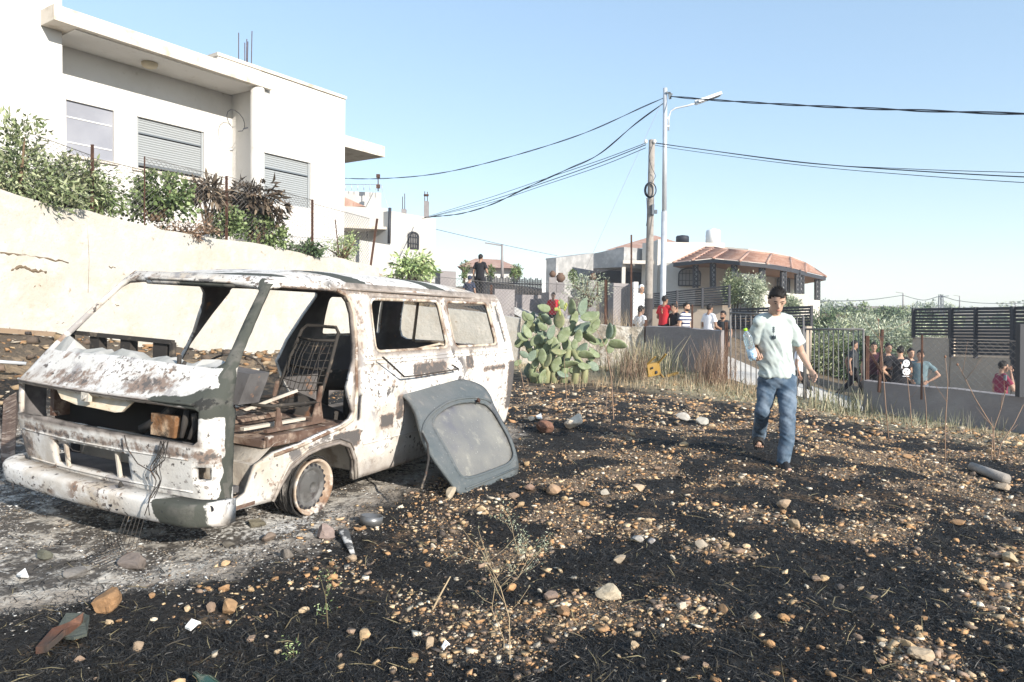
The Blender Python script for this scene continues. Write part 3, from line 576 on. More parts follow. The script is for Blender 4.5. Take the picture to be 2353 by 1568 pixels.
cable('faint wire between the far hill poles, left span', [(1884, 692, 90), (1990, 690, 110), (2075, 679, 140)], .05); cable('faint wire between the far hill poles, right span', [(2075, 679, 140), (2120, 690, 130), (2162, 682, 110), (2200, 691, 120), (2260, 697, 120), (2353, 698, 130)], .05)
def farpole(label, px, yt, yb, Y, lattice=False):
    a, b = P(px, yb, Y), P(px, yt, Y); mb = MB()
    if lattice:
        s = .28
        for dx in (-s, s):
            for dy in (-s, s): mb.beam(a+Vector((dx, dy, 0)), b+Vector((dx*.7, dy*.7, 0)), .10, .10, 0, up=(1, 0, 0))
        for i in range(9): mb.beam(a.lerp(b, i/9)+Vector((-s if i % 2 else s, -s, 0)), a.lerp(b, (i+1)/9)+Vector((s if i % 2 else -s, -s, 0)), .08, .08)
        mb.beam(b+Vector((-.7, 0, -.4)), b+Vector((1.2, 0, -.2)), .12, .12)
    else: mb.tube([a, b], [.16, .10], 6); mb.beam(b+Vector((-1.4, 0, .1)), b+Vector((0, 0, -.1)), .1, .1)
    return tag(mb.build('distant_pole', m_conc if not lattice else m_trim), label, 'pole', 'poles on the far ridge')
farpole('thin pole on the far ridge nearest the villa', 2075, 673, 722, 140); farpole('lattice pole on the far ridge above the slat fence end', 2162, 677, 722, 110, True)
farpole('thin pole on the far ridge right of the lattice pole', 2205, 680, 716, 170); farpole('thin pole on the far ridge near the right edge', 2333, 694, 716, 170)
farpole('pole with a hanging line beside the tiled cottage roof', 1154, 562, 640, 58)
# ------------------------------------------------------------------ fence posts and wire mesh
def stake(px, yt, yb, Y, r, label, lean=0, grp='rusty wire fence stakes', sq=True):
    a, b = P(px-lean, yb, Y), P(px, yt, Y); mb = MB(); a.z -= .25
    if sq: mb.beam(a, b, r*2, r*1.2, 0, up=(1, 0, 0)); mb.beam(a+Vector((r, -r*.8, 0)), b+Vector((r, -r*.8, 0)), r*.4, r*1.2, 0, up=(1, 0, 0))
    else: mb.tube([a, b], r, 6)
    return tag(mb.build('fence_stake', m_rust), label, 'fence post', grp)
def mesh_span(name, A, B, h0, h1, s=.075, r=.0035, pat=None):
    """diamond wire mesh between bottom points A and B (Vectors)"""
    L = (B-A).length; mb = MB(); ux = (B-A)/L; H = (h0+h1)/2; n = int((L+H)/s)
    for i in range(n):
        for sg in (1, -1):
            x0 = i*s-(H if sg > 0 else 0); x1 = x0+(H if True else 0)
            za, zb_ = (0, H) if sg > 0 else (H, 0)
            lo, hi = x0, x1
            if hi < 0 or lo > L: continue
            ca, cb = max(lo, 0), min(hi, L)
            fa, fb = (ca-lo)/(hi-lo), (cb-lo)/(hi-lo)
            mb.tube([A+ux*ca+Vector((0, 0, za+(zb_-za)*fa)), A+ux*cb+Vector((0, 0, za+(zb_-za)*fb))], r, 3, caps=False)
    mb.tube([A+Vector((0, 0, h0)), B+Vector((0, 0, h1))], r*1.8, 4)
    return mb.build(name, m_mesh)
posts = [(212, 333, 500, 'rusty fence stake on the retaining wall left of the panelled window', .026, 0), (332, 360, 520, 'thin fence stake on the retaining wall before the wide shutter', .012, 0), (520, 405, 553, 'rusty fence stake amid the dark leaved tree', .026, 0),
    (717, 459, 590, 'rusty fence stake right of the right shutter', .028, 0), (866, 503, 612, 'leaning rusty fence stake near the end of the high wall', .028, 18), (770, 505, 560, 'thin bent stake beside the small shrub on the wall', .012, -8)]
base = []
for px, yt, yb, lab, r, lean in posts:
    x, y = WA(px); stake(px, yt, yb, y+.12, r, lab, lean)
for (i, j) in ((0, 1), (1, 2), (2, 3), (3, 4)):
    pa, pb = posts[i], posts[j]; ya, yb = WA(pa[0])[1]+.14, WA(pb[0])[1]+.14
    A, B = P(pa[0], pa[2], ya), P(pb[0]-pb[5], pb[2], yb); hA = P(pa[0], pa[1]+(30 if i == 0 else 0), ya).z-A.z; hB = P(pb[0], pb[1], yb).z-B.z
    tag(mesh_span('chain_link_mesh', A, B, min(hA, hB), min(hA, hB), .1, .004), ('chain link mesh across the panelled window on the wall top', 'chain link mesh before the wide shutter', 'chain link mesh behind the dark leaved tree', 'chain link mesh between the right shutter and the leaning stake')[i], 'fence mesh', 'chain link fence on the retaining wall')
x, y = WA(60); A = P(60, 455, y+.14); x2, y2 = WA(212); B = P(212, 500, y2+.14)
tag(mesh_span('chain_link_mesh', A, B, 1.1, 1.1, .1, .004), 'chain link mesh amid the bushes at the far left', 'fence mesh', 'chain link fence on the retaining wall')
for px, yt, yb, Y, r, lab in ((970, 590, 660, 20.6, .03, 'rusty stake beside the pale shrub at the van roof'), (1128, 655, 720, 19.8, .03, 'rusty stake in front of the standing man on the mound'), (1391, 643, 748, 18.6, .035, 'thick red rusty stake right of the cactus'),
    (1450, 540, 750, 18.0, .018, 'tall thin rusty rod left of the wooden pole'), (1483, 735, 765, 17.8, .03, 'short rusty stake at the corner of the low walls'), (1991, 772, 905, 13.25, .028, 'rusty stake at the hinge end of the right wall'), (2118, 770, 885, 12.2, .012, 'thin stake in front of the men at the right wall'), (2026, 757, 870, 12.9, .02, 'leaning rusty stake on the right wall beside the hinge stake'),
    (1590, 700, 775, 16.6, .016, 'thin stake behind the low concrete wall'), (1667, 740, 880, 15.85, .03, 'rusty gate post at the end of the low concrete wall')):
    stake(px, yt, yb, Y, r, lab, 0 if px != 2026 else 6)
mb = MB(); mb.beam(P(1997, 806, 12.9), P(2036, 878, 12.75), .06, .03); tag(mb.build('brace', m_rust), 'rusty diagonal brace leaning on the hinge stake', 'brace')
mb = MB(); mb.beam(P(2347, 745, 11.0), P(2345, 912, 11.0), .10, .10, 0, up=(1, 0, 0)); tag(mb.build('gate_post', m_slat), 'thick dark gate post at the right edge beside the man on the phone', 'post')
for (A, B, h, lab, s_) in ((P(918, 696, 20.3), P(1190, 728, 19.3), .85, 'chain link mesh in front of the standing man on the mound', .10), (P(1190, 728, 19.3), P(1391, 745, 18.6), .95, 'chain link mesh above the cactus', .10), (P(1391, 745, 18.6), P(1483, 757, 17.9), 1.0, 'chain link mesh between the thick stake and the wooden pole', .09),
    (P(1995, 880, 13.0), P(2345, 910, 11.1), .85, 'chain link mesh along the right wall', .11)):
    tag(mesh_span('chain_link_mesh', A, B, h, h, s_, .002 if A.x > 3 else .0032), lab, 'fence mesh', 'chain link fence on the low walls')
# ------------------------------------------------------------------ burnt van
VT = Vector((-2.1560, 5.3505, CH-1.45164)); VF = Vector((-.41449, -.91004, .00420)); VL = Vector((.90932, -.41434, -.03824)); VZ = Vector((.03654, -.01203, .99926))
van = empty('burnt_van'); VM = Matrix((VF, VL, VZ)).transposed().to_4x4(); VM.translation = VT; van.matrix_world = VM
def VW(p): return VT+VF*p[0]+VL*p[1]+VZ*p[2]
def Vp(px, py, ax, val):
    d = ray(px, py); nn = {'x': VF, 'y': VL, 'z': VZ}[ax]; o = Vector((0, 0, CH))-VT
    t = (val-o.dot(nn))/d.dot(nn); w_ = o+d*t; return Vector((w_.dot(VF), w_.dot(VL), w_.dot(VZ)))
def Z1(x, y): return .4398*x, 551.5+.4398*y
def Z2(x, y): return 551.5+.4103*x, 597.4+.4103*y
ZS = [.15, .25, .35, .5, .69, .92, .98, 1.14, 1.40, 1.63, 1.70]; WS = [.84, .855, .87, .885, .895, .90, .89, .865, .80, .735, .70]
XF = [.98, 1.00, 1.01, 1.05, 1.08, 1.07, 1.01, .88, .65, .44, .37]; XR = [-3.20, -3.22, -3.25, -3.28, -3.30, -3.31, -3.31, -3.29, -3.24, -3.18, -3.15]
RC = [.13, .13, .13, .13, .12, .11, .10, .10, .10, .10, .10]; BB = .05
def shape(z): return np.interp(z, ZS, WS), np.interp(z, ZS, XF), np.interp(z, ZS, XR), np.interp(z, ZS, RC)
def surf(u, z):
    W, xf, xr, R = shape(z); a = W-R; c = R*math.pi/2; L = (xf-BB-R)-(xr+R)
    if u < a: return (xf-BB*(u/a)**2, u, z)
    u -= a
    if u < c: t = u/R; return (xf-BB-R+R*math.cos(t), a+R*math.sin(t), z)
    u -= c
    if u < L: return (xf-BB-R-u, W, z)
    u -= L
    if u < c: t = u/R; return (xr+R-R*math.sin(t), a+R*math.cos(t), z)
    return (xr, a-(u-c), z)
def US(x, z): W, xf, xr, R = shape(z); return (W-R)+R*math.pi/2+(xf-BB-R-x)
def UR(y, z): W, xf, xr, R = shape(z); return (W-R)+R*math.pi+(xf-BB-R)-(xr+R)+(W-R-y)
def inpoly(p, poly):
    x, y = p; c = False; j = len(poly)-1
    for i in range(len(poly)):
        xi, yi = poly[i]; xj, yj = poly[j]
        if (yi > y) != (yj > y) and x < (xj-xi)*(y-yi)/(yj-yi)+xi: c = not c
        j = i
    return c
def rnd(poly, r=.05, n=4):
    out = []; N = len(poly)
    for i in range(N):
        p = Vector(poly[i]); a = Vector(poly[i-1])-p; b = Vector(poly[(i+1) % N])-p; rr = min(r, a.length*.45, b.length*.45)
        A = p+a.normalized()*rr; B = p+b.normalized()*rr
        for k in range(n+1): t = k/n; q = A*(1-t)**2+p*2*t*(1-t)+B*t*t; out.append((q.x, q.y))
    return out
def dens(poly, s=.05):
    out = []; N = len(poly)
    for i in range(N):
        a, b = Vector(poly[i]), Vector(poly[(i+1) % N]); n = max(1, int((b-a).length/s))
        for k in range(n): q = a.lerp(b, k/n); out.append((q.x, q.y))
    return out
def panel(outer, holes, s=.035):
    outer = dens(outer); holes = [dens(h) for h in holes]; V = []; E = []
    for pl in [outer]+holes:
        b = len(V); V += pl; E += [(b+i, b+(i+1) % len(pl)) for i in range(len(pl))]
    us = [p[0] for p in outer]; zs = [p[1] for p in outer]
    u = min(us)
    bset = V[:]; barr = np.array(bset)
    while u < max(us):
        z = min(zs)
        while z < max(zs):
            p = (u+random.uniform(-.004, .004), z)
            if inpoly(p, outer) and not any(inpoly(p, h) for h in holes) and np.min(np.hypot(barr[:, 0]-p[0], barr[:, 1]-p[1])) > s*.45: V.append(p)
            z += s
        u += s
    r = delaunay_2d_cdt([Vector(p) for p in V], E, [], 0, 1e-5); vv = [tuple(p) for p in r[0]]
    fs = []
    for f in r[2]:
        c = (sum(vv[i][0] for i in f)/3, sum(vv[i][1] for i in f)/3)
        if inpoly(c, outer) and not any(inpoly(c, h) for h in holes): fs.append(tuple(f))
    return vv, fs
def xz(l): return [(US(x, z), z) for x, z in l]
bot = [(0, .32), (.80, .30), (US(.77, .27), .25), (US(.42, .24), .235)]
archF = [(.40, .235), (.35, .33), (.28, .43), (.14, .49), (0, .515), (-.20, .52), (-.32, .475), (-.40, .37), (-.45, .20)]
archR = [(-2.05, .20), (-2.09, .36), (-2.18, .47), (-2.32, .53), (-2.62, .54), (-2.78, .49), (-2.92, .40), (-2.99, .29)]
Ue = UR(0, .3)
outer = bot+xz(archF)+xz(archR)+[(US(-3.05, .28), .28), (UR(.8, .33), .33), (UR(0, .33), .33)]+[(UR(0, z), z) for z in (.6, .92, 1.3, 1.70)]+[(US(-2.5, 1.70), 1.70), (US(-1, 1.70), 1.70), (US(.2, 1.70), 1.70), (.6, 1.70), (0, 1.70)]
# centre line closes the front; windscreen and grille are half holes cut on the centre line
ws = [(0, 1.66), (.30, 1.657), (.62, 1.632), (.67, 1.60), (.715, 1.445), (.777, 1.248), (.80, 1.16), (.77, 1.128), (.58, 1.125), (0, 1.14)]
gr = [(0, .915), (.5, .915), (.80, .90), (.83, .885), (.833, .715), (.80, .685), (.45, .69), (0, .70)]
lw_ = [(0, .585), (.305, .578), (.30, .41), (0, .405)]
def front_outer():
    o = [(0, .32)]+outer[1:]+[(0, 1.66)]
    return o
# outer ring runs down the centre line around the half holes
def build_half(sgn):
    far = sgn < 0
    g = gr if not far else [(0, .915), (.5, .915), (.84, .905), (.875, .89), (.88, .70), (.85, .69), (.46, .715), (0, .70)]
    lo = lw_ if not far else [(0, .585), (.41, .578), (.43, .41), (0, .405)]
    o = [(0, .32)]+outer[1:]+list(ws)+list(g)+list(lo)
    door = [(.36, 1.635), (-.28, 1.635), (-.37, 1.61), (-.415, 1.56), (-.43, 1.47), (-.40, 1.23), (-.37, 1.13), (-.35, .74), (-.32, .69), (-.23, .655), (.01, .625), (.23, .585), (.45, .565), (.60, .51), (.63, .44), (.66, .34), (.77, .29), (.79, .46), (.80, .64), (.80, .87), (.77, 1.12), (.66, 1.27), (.51, 1.46)]
    holes = [xz(door)]
    w1 = rnd([(-.70, 1.585), (-1.765, 1.595), (-1.80, 1.17), (-.66, 1.17)], .07); w2 = rnd([(-1.90, 1.595), (-2.77, 1.60), (-2.84, 1.17), (-1.935, 1.17)], .07); vent = rnd([(-2.94, 1.575), (-3.0, 1.575), (-3.09, 1.19), (-3.03, 1.185)], .02)
    if not far: holes += [xz(w1), xz(w2), xz(vent), xz(rnd([(-.40, .86), (-.46, .86), (-.46, .66), (-.40, .66)], .02)), rnd([(.80, .56), (.90, .555), (.885, .47), (.79, .465)], .01)]
    else: holes += [xz(rnd([(-.67, 1.63), (-1.82, 1.63), (-1.86, .30), (-.67, .30)], .05)), xz(rnd([(-2.02, 1.595), (-2.77, 1.60), (-2.84, 1.17), (-2.05, 1.17)], .07)), xz(vent)]
    tg = [(UR(.50, 1.60), 1.60), (UR(.56, 1.57), 1.57), (UR(.585, 1.50), 1.50), (UR(.64, 1.24), 1.24), (UR(.62, 1.16), 1.16), (UR(.55, 1.13), 1.13)]
    ring_ = [(UR(0, 1.13), 1.13)]+tg[::-1]+[(UR(0, 1.60), 1.60)]
    tgi = ring_
    k_ = [i for i, p in enumerate(o) if abs(p[0]-UR(0, 1.3)) < 1e-6 and abs(p[1]-1.3) < 1e-6][0]; o = o[:k_]+tgi+o[k_+1:]
    vv, fs = panel(o, holes)
    P3 = [surf(u, z) for u, z in vv]
    V = np.array([(p[0], p[1]*sgn, p[2]) for p in P3]); U = np.array(vv)
    return V, fs, U
def painted_shadow_at(V, right=True):
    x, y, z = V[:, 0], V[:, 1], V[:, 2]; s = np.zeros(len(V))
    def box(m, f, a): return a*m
    # painted cast shadow on the left corner pillar, door edge and roof bands
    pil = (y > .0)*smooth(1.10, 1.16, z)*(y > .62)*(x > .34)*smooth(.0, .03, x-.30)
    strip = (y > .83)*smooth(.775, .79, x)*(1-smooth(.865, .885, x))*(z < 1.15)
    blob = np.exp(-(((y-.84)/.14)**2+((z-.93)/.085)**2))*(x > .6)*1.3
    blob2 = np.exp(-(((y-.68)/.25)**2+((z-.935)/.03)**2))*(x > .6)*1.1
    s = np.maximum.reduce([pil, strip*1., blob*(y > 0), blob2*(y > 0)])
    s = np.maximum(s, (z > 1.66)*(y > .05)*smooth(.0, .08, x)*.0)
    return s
def rust_at(V):
    x, y, z = V[:, 0], V[:, 1], V[:, 2]; s = np.zeros(len(V))
    def rect(x0, x1, z0, z1, f=.02, a=1.): return a*smooth(x0-f, x0+f, x)*(1-smooth(x1-f, x1+f, x))*smooth(z0-f, z0+f, z)*(1-smooth(z1-f, z1+f, z))
    L = (y > .5)
    for a in ((-1.75, -1.15, .93, 1.07, .05, .50), (-2.28, -2.10, .95, 1.09, .03, .52), (-.46, -.12, .47, .60, .03, .62), (-.9, -.7, .55, .68, .03, .55), (-1.05, -.92, .60, .82, .03, .5), (-3.28, -3.05, .45, 1.0, .05, .52), (-3.0, -2.45, .90, .97, .02, .5), (-.6, -.3, 1.15, 1.6, .04, .28), (-3.3, .3, 1.60, 1.66, .015, .42)):
        s = np.maximum(s, rect(*a)*L)
    nose = (x > .8)
    s = np.maximum(s, nose*.46*np.exp(-(((z-1.0)/.09)**2+((y-.35)/.28)**2))); s = np.maximum(s, nose*.40*np.exp(-(((z-.98)/.09)**2+((y+.3)/.5)**2)))
    s = np.maximum(s, nose*.42*np.exp(-(((z-.63)/.04)**2))*(z < .69)*(np.abs(y) < .75)); s = np.maximum(s, nose*.5*np.exp(-(((z-.5)/.12)**2+((y+.75)/.14)**2)))
    s = np.maximum(s, nose*.44*np.exp(-(((z-.62)/.09)**2+((y-.85)/.12)**2)))
    return s
def soot_at(V):
    x, y, z = V[:, 0], V[:, 1], V[:, 2]; s = np.zeros(len(V)); L = (y > .5)
    def near(poly, w_, a):
        d = np.full(len(V), 9.)
        for (x0, z0), (x1, z1) in zip(poly, poly[1:]+poly[:1]):
            dx, dz = x1-x0, z1-z0; t = np.clip(((x-x0)*dx+(z-z0)*dz)/(dx*dx+dz*dz), 0, 1); d = np.minimum(d, np.hypot(x-x0-t*dx, z-z0-t*dz))
        return a*np.exp(-(d/w_)**2)
    for pl in ([(-.70, 1.585), (-1.765, 1.595), (-1.80, 1.17), (-.66, 1.17)], [(-1.90, 1.595), (-2.77, 1.60), (-2.84, 1.17), (-1.935, 1.17)], [(-.28, 1.635), (-.41, 1.56), (-.43, 1.47), (-.40, 1.23), (-.37, 1.13), (-.35, .74), (-.43, 1.2)], [(.4, .26), (.28, .44), (0, .53), (-.3, .50), (-.43, .3), (-.3, .5), (0, .53), (.28, .44)]):
        s = np.maximum(s, near(pl, .045, .85)*L)
    s = np.maximum(s, .75*(1-smooth(.20, .50, z))*(x < .3)*(x > -3.2)*L*.8); s = np.maximum(s, .7*smooth(1.60, 1.66, z)*L*(x < -.4))
    n = (x > .8); s = np.maximum(s, n*.9*np.exp(-((z-.70)/.03)**2)*(np.abs(y) < .85)); s = np.maximum(s, n*.8*np.exp(-((z-.915)/.02)**2)); s = np.maximum(s, n*.55*np.exp(-(((z-.50)/.13)**2+((y+.80)/.08)**2)))
    s = np.maximum(s, n*.5*np.exp(-(((z-1.0)/.07)**2+((y+.70)/.12)**2)))
    return s
SHADOW_COL = (.062, .066, .056)  # colour of the shadow painted on the van
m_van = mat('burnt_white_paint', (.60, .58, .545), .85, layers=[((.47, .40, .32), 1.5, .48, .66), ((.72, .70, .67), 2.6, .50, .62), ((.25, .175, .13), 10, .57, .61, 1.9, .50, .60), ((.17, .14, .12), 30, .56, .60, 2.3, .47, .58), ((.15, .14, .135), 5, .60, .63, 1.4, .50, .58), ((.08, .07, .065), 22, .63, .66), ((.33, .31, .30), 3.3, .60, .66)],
   attrs=[('rust', (.24, .18, .145), .26, .40, 17), ('rust', (.11, .10, .095), .38, .46, 23), ('soot', (.28, .24, .21), .25, .75, 5), ('soot', (.07, .062, .055), .65, 1.0, 12), ('painted_shadow', SHADOW_COL, .42, .52, 14), ('painted_shadow', (.115, .11, .098), 1.0, 1.12, 4), ('painted_shadow', (.03, .03, .028), 1.08, 1.14, 19)], bump=(55, .5, .006))  # the last masks paint a cast shadow over corner, roof and bumper
m_seat = mat('charred_seat_steel', (.045, .04, .036), .85, layers=[((.20, .16, .12), 7, .58, .68), ((.14, .07, .04), 5, .60, .7)])
m_sootblack = mat('soot_black', (.018, .017, .016), .95)
m_vin = mat('soot_grey_inside', (.11, .105, .105), .9, layers=[((.22, .20, .195), 2.2, .48, .66), ((.07, .065, .065), 3.1, .55, .68), ((.30, .16, .09), 6, .64, .72)], bump=(40, .3, .004))
bV = []; bF = []
VA, FA, UA = build_half(1); VB, FB, UB = build_half(-1)
V = np.concatenate([VA, VB]); F = [f for f in FA]+[tuple(i+len(VA) for i in f) for f in FB]
mb = MB(); mb.add(V, F, 0, True); body = mb.build('body', [m_van, m_vin])
bm = bmesh.new(); bm.from_mesh(body.data); bmesh.ops.remove_doubles(bm, verts=bm.verts, dist=.002)
bmesh.ops.recalc_face_normals(bm, faces=bm.faces)
c = Vector((-1.2, 0, 1)); tot = sum((f.calc_center_median()-c).dot(f.normal)*f.calc_area() for f in bm.faces)
if tot < 0: bmesh.ops.reverse_faces(bm, faces=bm.faces)
bm.to_mesh(body.data); bm.free()
bake(body, [('SOLIDIFY', dict(thickness=.035, offset=-1, material_offset=1, material_offset_rim=0, use_even_offset=False))])
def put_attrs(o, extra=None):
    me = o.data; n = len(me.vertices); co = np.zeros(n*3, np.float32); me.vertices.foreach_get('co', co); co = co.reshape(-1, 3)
    for an, fn in (('painted_shadow', painted_shadow_at), ('rust', rust_at), ('soot', soot_at)) if not extra else extra:
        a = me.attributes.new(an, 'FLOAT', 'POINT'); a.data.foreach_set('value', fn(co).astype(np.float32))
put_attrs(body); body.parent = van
# roof
def roof_pt(s, a):
    ca, sa = math.cos(a), math.sin(a); p = 5.0; k = (abs(ca)**p+abs(sa)**p)**(-1/p); X, Y = ca*k, sa*k
    hl = 1.77; cx = -1.385; bow = .045*(1-Y*Y)*(1 if X > 0 else 0)*abs(X)
    e = 1-s**2.6; z = 1.652+.145*max(e, 0)**.62
    taper = 1-.02*abs(X)
    z -= .02*max(0, X*s)**3
    return (cx+X*s*(hl+bow), Y*s*.728*taper, z)
N, K = 160, 26; V = []; F = []
for i in range(K+1):
    s = (i/K)**.6
    for j in range(N): V.append(roof_pt(s, 2*math.pi*j/N))
for i in range(K):
    for j in range(N): F.append((i*N+j, i*N+(j+1) % N, (i+1)*N+(j+1) % N, (i+1)*N+j))
mb = MB(); mb.add(V, F, 0, True); roof = mb.build('roof', [m_van, m_vin])
bake(roof, [('SOLIDIFY', dict(thickness=.03, offset=-1 if roof.data.polygons[200].normal.z > 0 else 1, material_offset=1))])
def roof_painted_shadow(V):  # shadow bands painted across the roof
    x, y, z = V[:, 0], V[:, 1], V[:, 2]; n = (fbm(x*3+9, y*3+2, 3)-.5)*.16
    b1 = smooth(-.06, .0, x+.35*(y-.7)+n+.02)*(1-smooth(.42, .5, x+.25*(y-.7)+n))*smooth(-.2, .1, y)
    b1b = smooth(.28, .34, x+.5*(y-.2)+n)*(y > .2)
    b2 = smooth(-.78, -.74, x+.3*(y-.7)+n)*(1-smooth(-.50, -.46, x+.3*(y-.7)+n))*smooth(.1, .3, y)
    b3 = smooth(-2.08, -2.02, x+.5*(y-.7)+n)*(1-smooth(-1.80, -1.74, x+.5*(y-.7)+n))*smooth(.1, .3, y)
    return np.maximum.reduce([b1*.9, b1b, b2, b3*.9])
def roof_rust(V): x, y, z = V[:, 0], V[:, 1], V[:, 2]; return .45*smooth(-1.4, -3.1, x)*0+.42*(1-smooth(-3.2, -1.8, x))*smooth(1.68, 1.74, z)*.9
put_attrs(roof, [('painted_shadow', roof_painted_shadow), ('rust', roof_rust)]); roof.parent = van
# gutter
mb = MB(); pts = []
for j in range(120):
    x, y, z = roof_pt(1, 2*math.pi*j/120); pts.append((x*1.0, y*1.02, 1.650))
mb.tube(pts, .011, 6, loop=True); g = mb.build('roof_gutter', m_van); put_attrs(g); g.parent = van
# floor, arches, nose beams
mb = MB(); mb.box((-1.95, 0, .40), (1.25, .80, .02)); mb.box((.05, 0, .50), (.62, .38, .02)); mb.box((.80, 0, .36), (.14, .80, .02)); mb.build('floor', m_vin).parent = van
m_rustv = mat('rusted_panel', (.13, .085, .065), .9, layers=[((.40, .31, .24), 5, .48, .65), ((.09, .05, .035), 8, .50, .62), ((.50, .46, .41), 12, .62, .7)], bump=(40, .5, .006))
m_ashy = mat('ash_covered_metal', (.52, .47, .40), .95, layers=[((.25, .19, .14), 6, .5, .66), ((.68, .65, .60), 3, .5, .7)], bump=(30, .6, .01))
mb = MB()
for sx in (1, -1):      # inner wheel housings
    prof = [(.60, .30), (.52, .50), (.36, .60), (0, .63), (-.32, .60), (-.45, .50), (-.52, .25)]
    r0 = [(x, .80*sx, z) for x, z in prof]; r1 = [(x, .42*sx, z) for x, z in prof]
    mb.add(r0+r1, [(i, i+1, i+8, i+7) for i in range(6)]+[tuple(range(7, 14))], 0, True)
mb.build('wheel_housing', m_ashy).parent = van
mb = MB()     # door step with rusty tread
mb.box((.70, .72, .265), (.12, .14, .012)); mb.beam((.60, .80, .30), (.82, .80, .27), .03, .05); mb.build('door_step', m_rustv).parent = van
mb = MB()     # seat platform rails
a = Vp(*Z2(-30, 870), 'y', .70); b = Vp(*Z2(225, 965), 'y', .70); c_ = Vp(*Z2(585, 915), 'y', .70)
mb.prism([(.40, -.30, .60), (.40, .76, .60), (-.52, .78, .60), (-.52, -.30, .60)], (0, 0, .025)); mb.beam((.42, .2, .60), (.42, .78, .60), .03, .045); mb.beam((.42, .78, .615), (-.5, .80, .61), .03, .07)
mb.beam((.42, .1, .7), (-.3, .05, .7), .04, .03)
mb.build('seat_platform', m_rustv).parent = van
mb = MB()
mb.box((.79, -.02, .79), (.02, .74, .15)); mb.box((.88, -.02, .95), (.10, .74, .008)); mb.build('nose_bulkhead', m_sootblack).parent = van
mb = MB(); mb.box((.88, 0, .60), (.13, .80, .015)); mb.box((.56, 0, .40), (.02, .82, .10)); mb.build('front_crossmember', m_ashy).parent = van
mb = MB()     # interior behind the grille
mb.box((.86, -.62, .79), (.06, .02, .10)); mb.build('headlamp_bracket', m_rustv).parent = van
mb = MB(); mb.tube([(.98, .32, .72), (.94, .45, .80), (.92, .52, .88)], .03, 6); mb.build('bent_duct', m_seat).parent = van
for q_ in ([(.98, .66, .71), (.955, .655, .80), (.96, .67, .88)], [(.98, .72, .71), (.95, .735, .79), (.96, .73, .86)]): mb = MB(); mb.tube(q_, [.012, .02, .014], 7); mb.build('melted_lamp_mount', m_seat).parent = van
mb = MB(); mb.box((.96, .50, .765), (.02, .10, .065)); mb.build('burnt_duct', mat('orange_rust', (.20, .10, .045), .9, layers=[((.46, .33, .22), 6, .45, .6), ((.05, .04, .03), 7, .55, .65)], bump=(20, .8, .02))).parent = van
hp = []     # sagging latch plate under the nose
for (x, y) in ((290, 770), (320, 830), (400, 862), (500, 880), (600, 902), (635, 900), (690, 850)):
    hp.append(Vp(*Z1(x, y), 'x', 1.03))
hp += [Vp(*Z1(690, 838), 'x', .98), Vp(*Z1(290, 765), 'x', .98)]
mb = MB(); mb.prism(hp, (-.015, 0, 0)); mb.build('latch_plate', mat('tan_scale_metal', (.66, .55, .40), .9, layers=[((.35, .22, .12), 12, .6, .7), ((.80, .74, .64), 4, .5, .7)])).parent = van
mb = MB(); c_ = Vp(*Z1(452, 818), 'x', 1.06); mb.box(c_, (.012, .035, .03)); mb.tube([c_+Vector((0, -.02, .02)), c_+Vector((.02, 0, -.02)), c_+Vector((0, .02, .02))], .008, 5); mb.build('bonnet_latch', m_ashy).parent = van
mb = MB()
for (a, b) in (((345, 1065), (360, 1185)), ((612, 1110), (630, 1252))):
    mb = MB(); mb.beam(Vp(*Z1(*a), 'x', 1.03), Vp(*Z1(*b), 'x', 1.005), .016, .022, 0, up=(1, 0, 0)); mb.build('grille_bar', m_ashy).parent = van
# horizontal crease line on the nose and swage lines along the side
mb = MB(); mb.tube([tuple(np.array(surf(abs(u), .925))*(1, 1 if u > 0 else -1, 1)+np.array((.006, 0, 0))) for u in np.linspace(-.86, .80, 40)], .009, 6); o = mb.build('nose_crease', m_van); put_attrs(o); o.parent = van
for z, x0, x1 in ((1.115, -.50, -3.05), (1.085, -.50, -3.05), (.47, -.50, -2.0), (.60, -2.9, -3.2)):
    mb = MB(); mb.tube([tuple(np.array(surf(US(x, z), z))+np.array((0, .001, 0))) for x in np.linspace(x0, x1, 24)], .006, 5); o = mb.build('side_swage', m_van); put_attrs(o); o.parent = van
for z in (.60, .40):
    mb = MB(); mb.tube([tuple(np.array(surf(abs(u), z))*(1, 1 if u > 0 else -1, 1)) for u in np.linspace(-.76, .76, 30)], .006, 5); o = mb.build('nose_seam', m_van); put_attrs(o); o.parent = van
# window reveals: raised soot-brown frames
def reveal(hole, sgn, name='window_frame'):
    mb = MB(); mb.tube([tuple(np.array(surf(u, z))*(1, sgn, 1)+np.array((0, -.012*sgn, 0))) for u, z in dens(hole, .04)], .016, 6, loop=True); o = mb.build(name, m_vframe); o.parent = van
m_vframe = mat('scorched_frame', (.50, .42, .33), .9, layers=[((.16, .10, .07), 5, .46, .6), ((.74, .70, .64), 9, .56, .68)])
w1 = xz(rnd([(-.70, 1.585), (-1.765, 1.595), (-1.80, 1.17), (-.66, 1.17)], .07)); w2 = xz(rnd([(-1.90, 1.595), (-2.77, 1.60), (-2.84, 1.17), (-1.935, 1.17)], .07))
reveal(w1, 1); reveal(w2, 1); reveal(xz(rnd([(-2.02, 1.595), (-2.77, 1.60), (-2.84, 1.17), (-2.05, 1.17)], .07)), -1)
mb = MB(); mb.tube([tuple(np.array(surf(US(x, z), z))+np.array((0, .004, 0))) for x, z in [(-.30, 1.635), (-.39, 1.605), (-.43, 1.55), (-.445, 1.47), (-.415, 1.23), (-.385, 1.13), (-.365, .9), (-.365, .74), (-.335, .68), (-.23, .645), (.01, .61), (.23, .572), (.46, .55)]], .013, 6); mb.build('door_jamb', m_vframe).parent = van
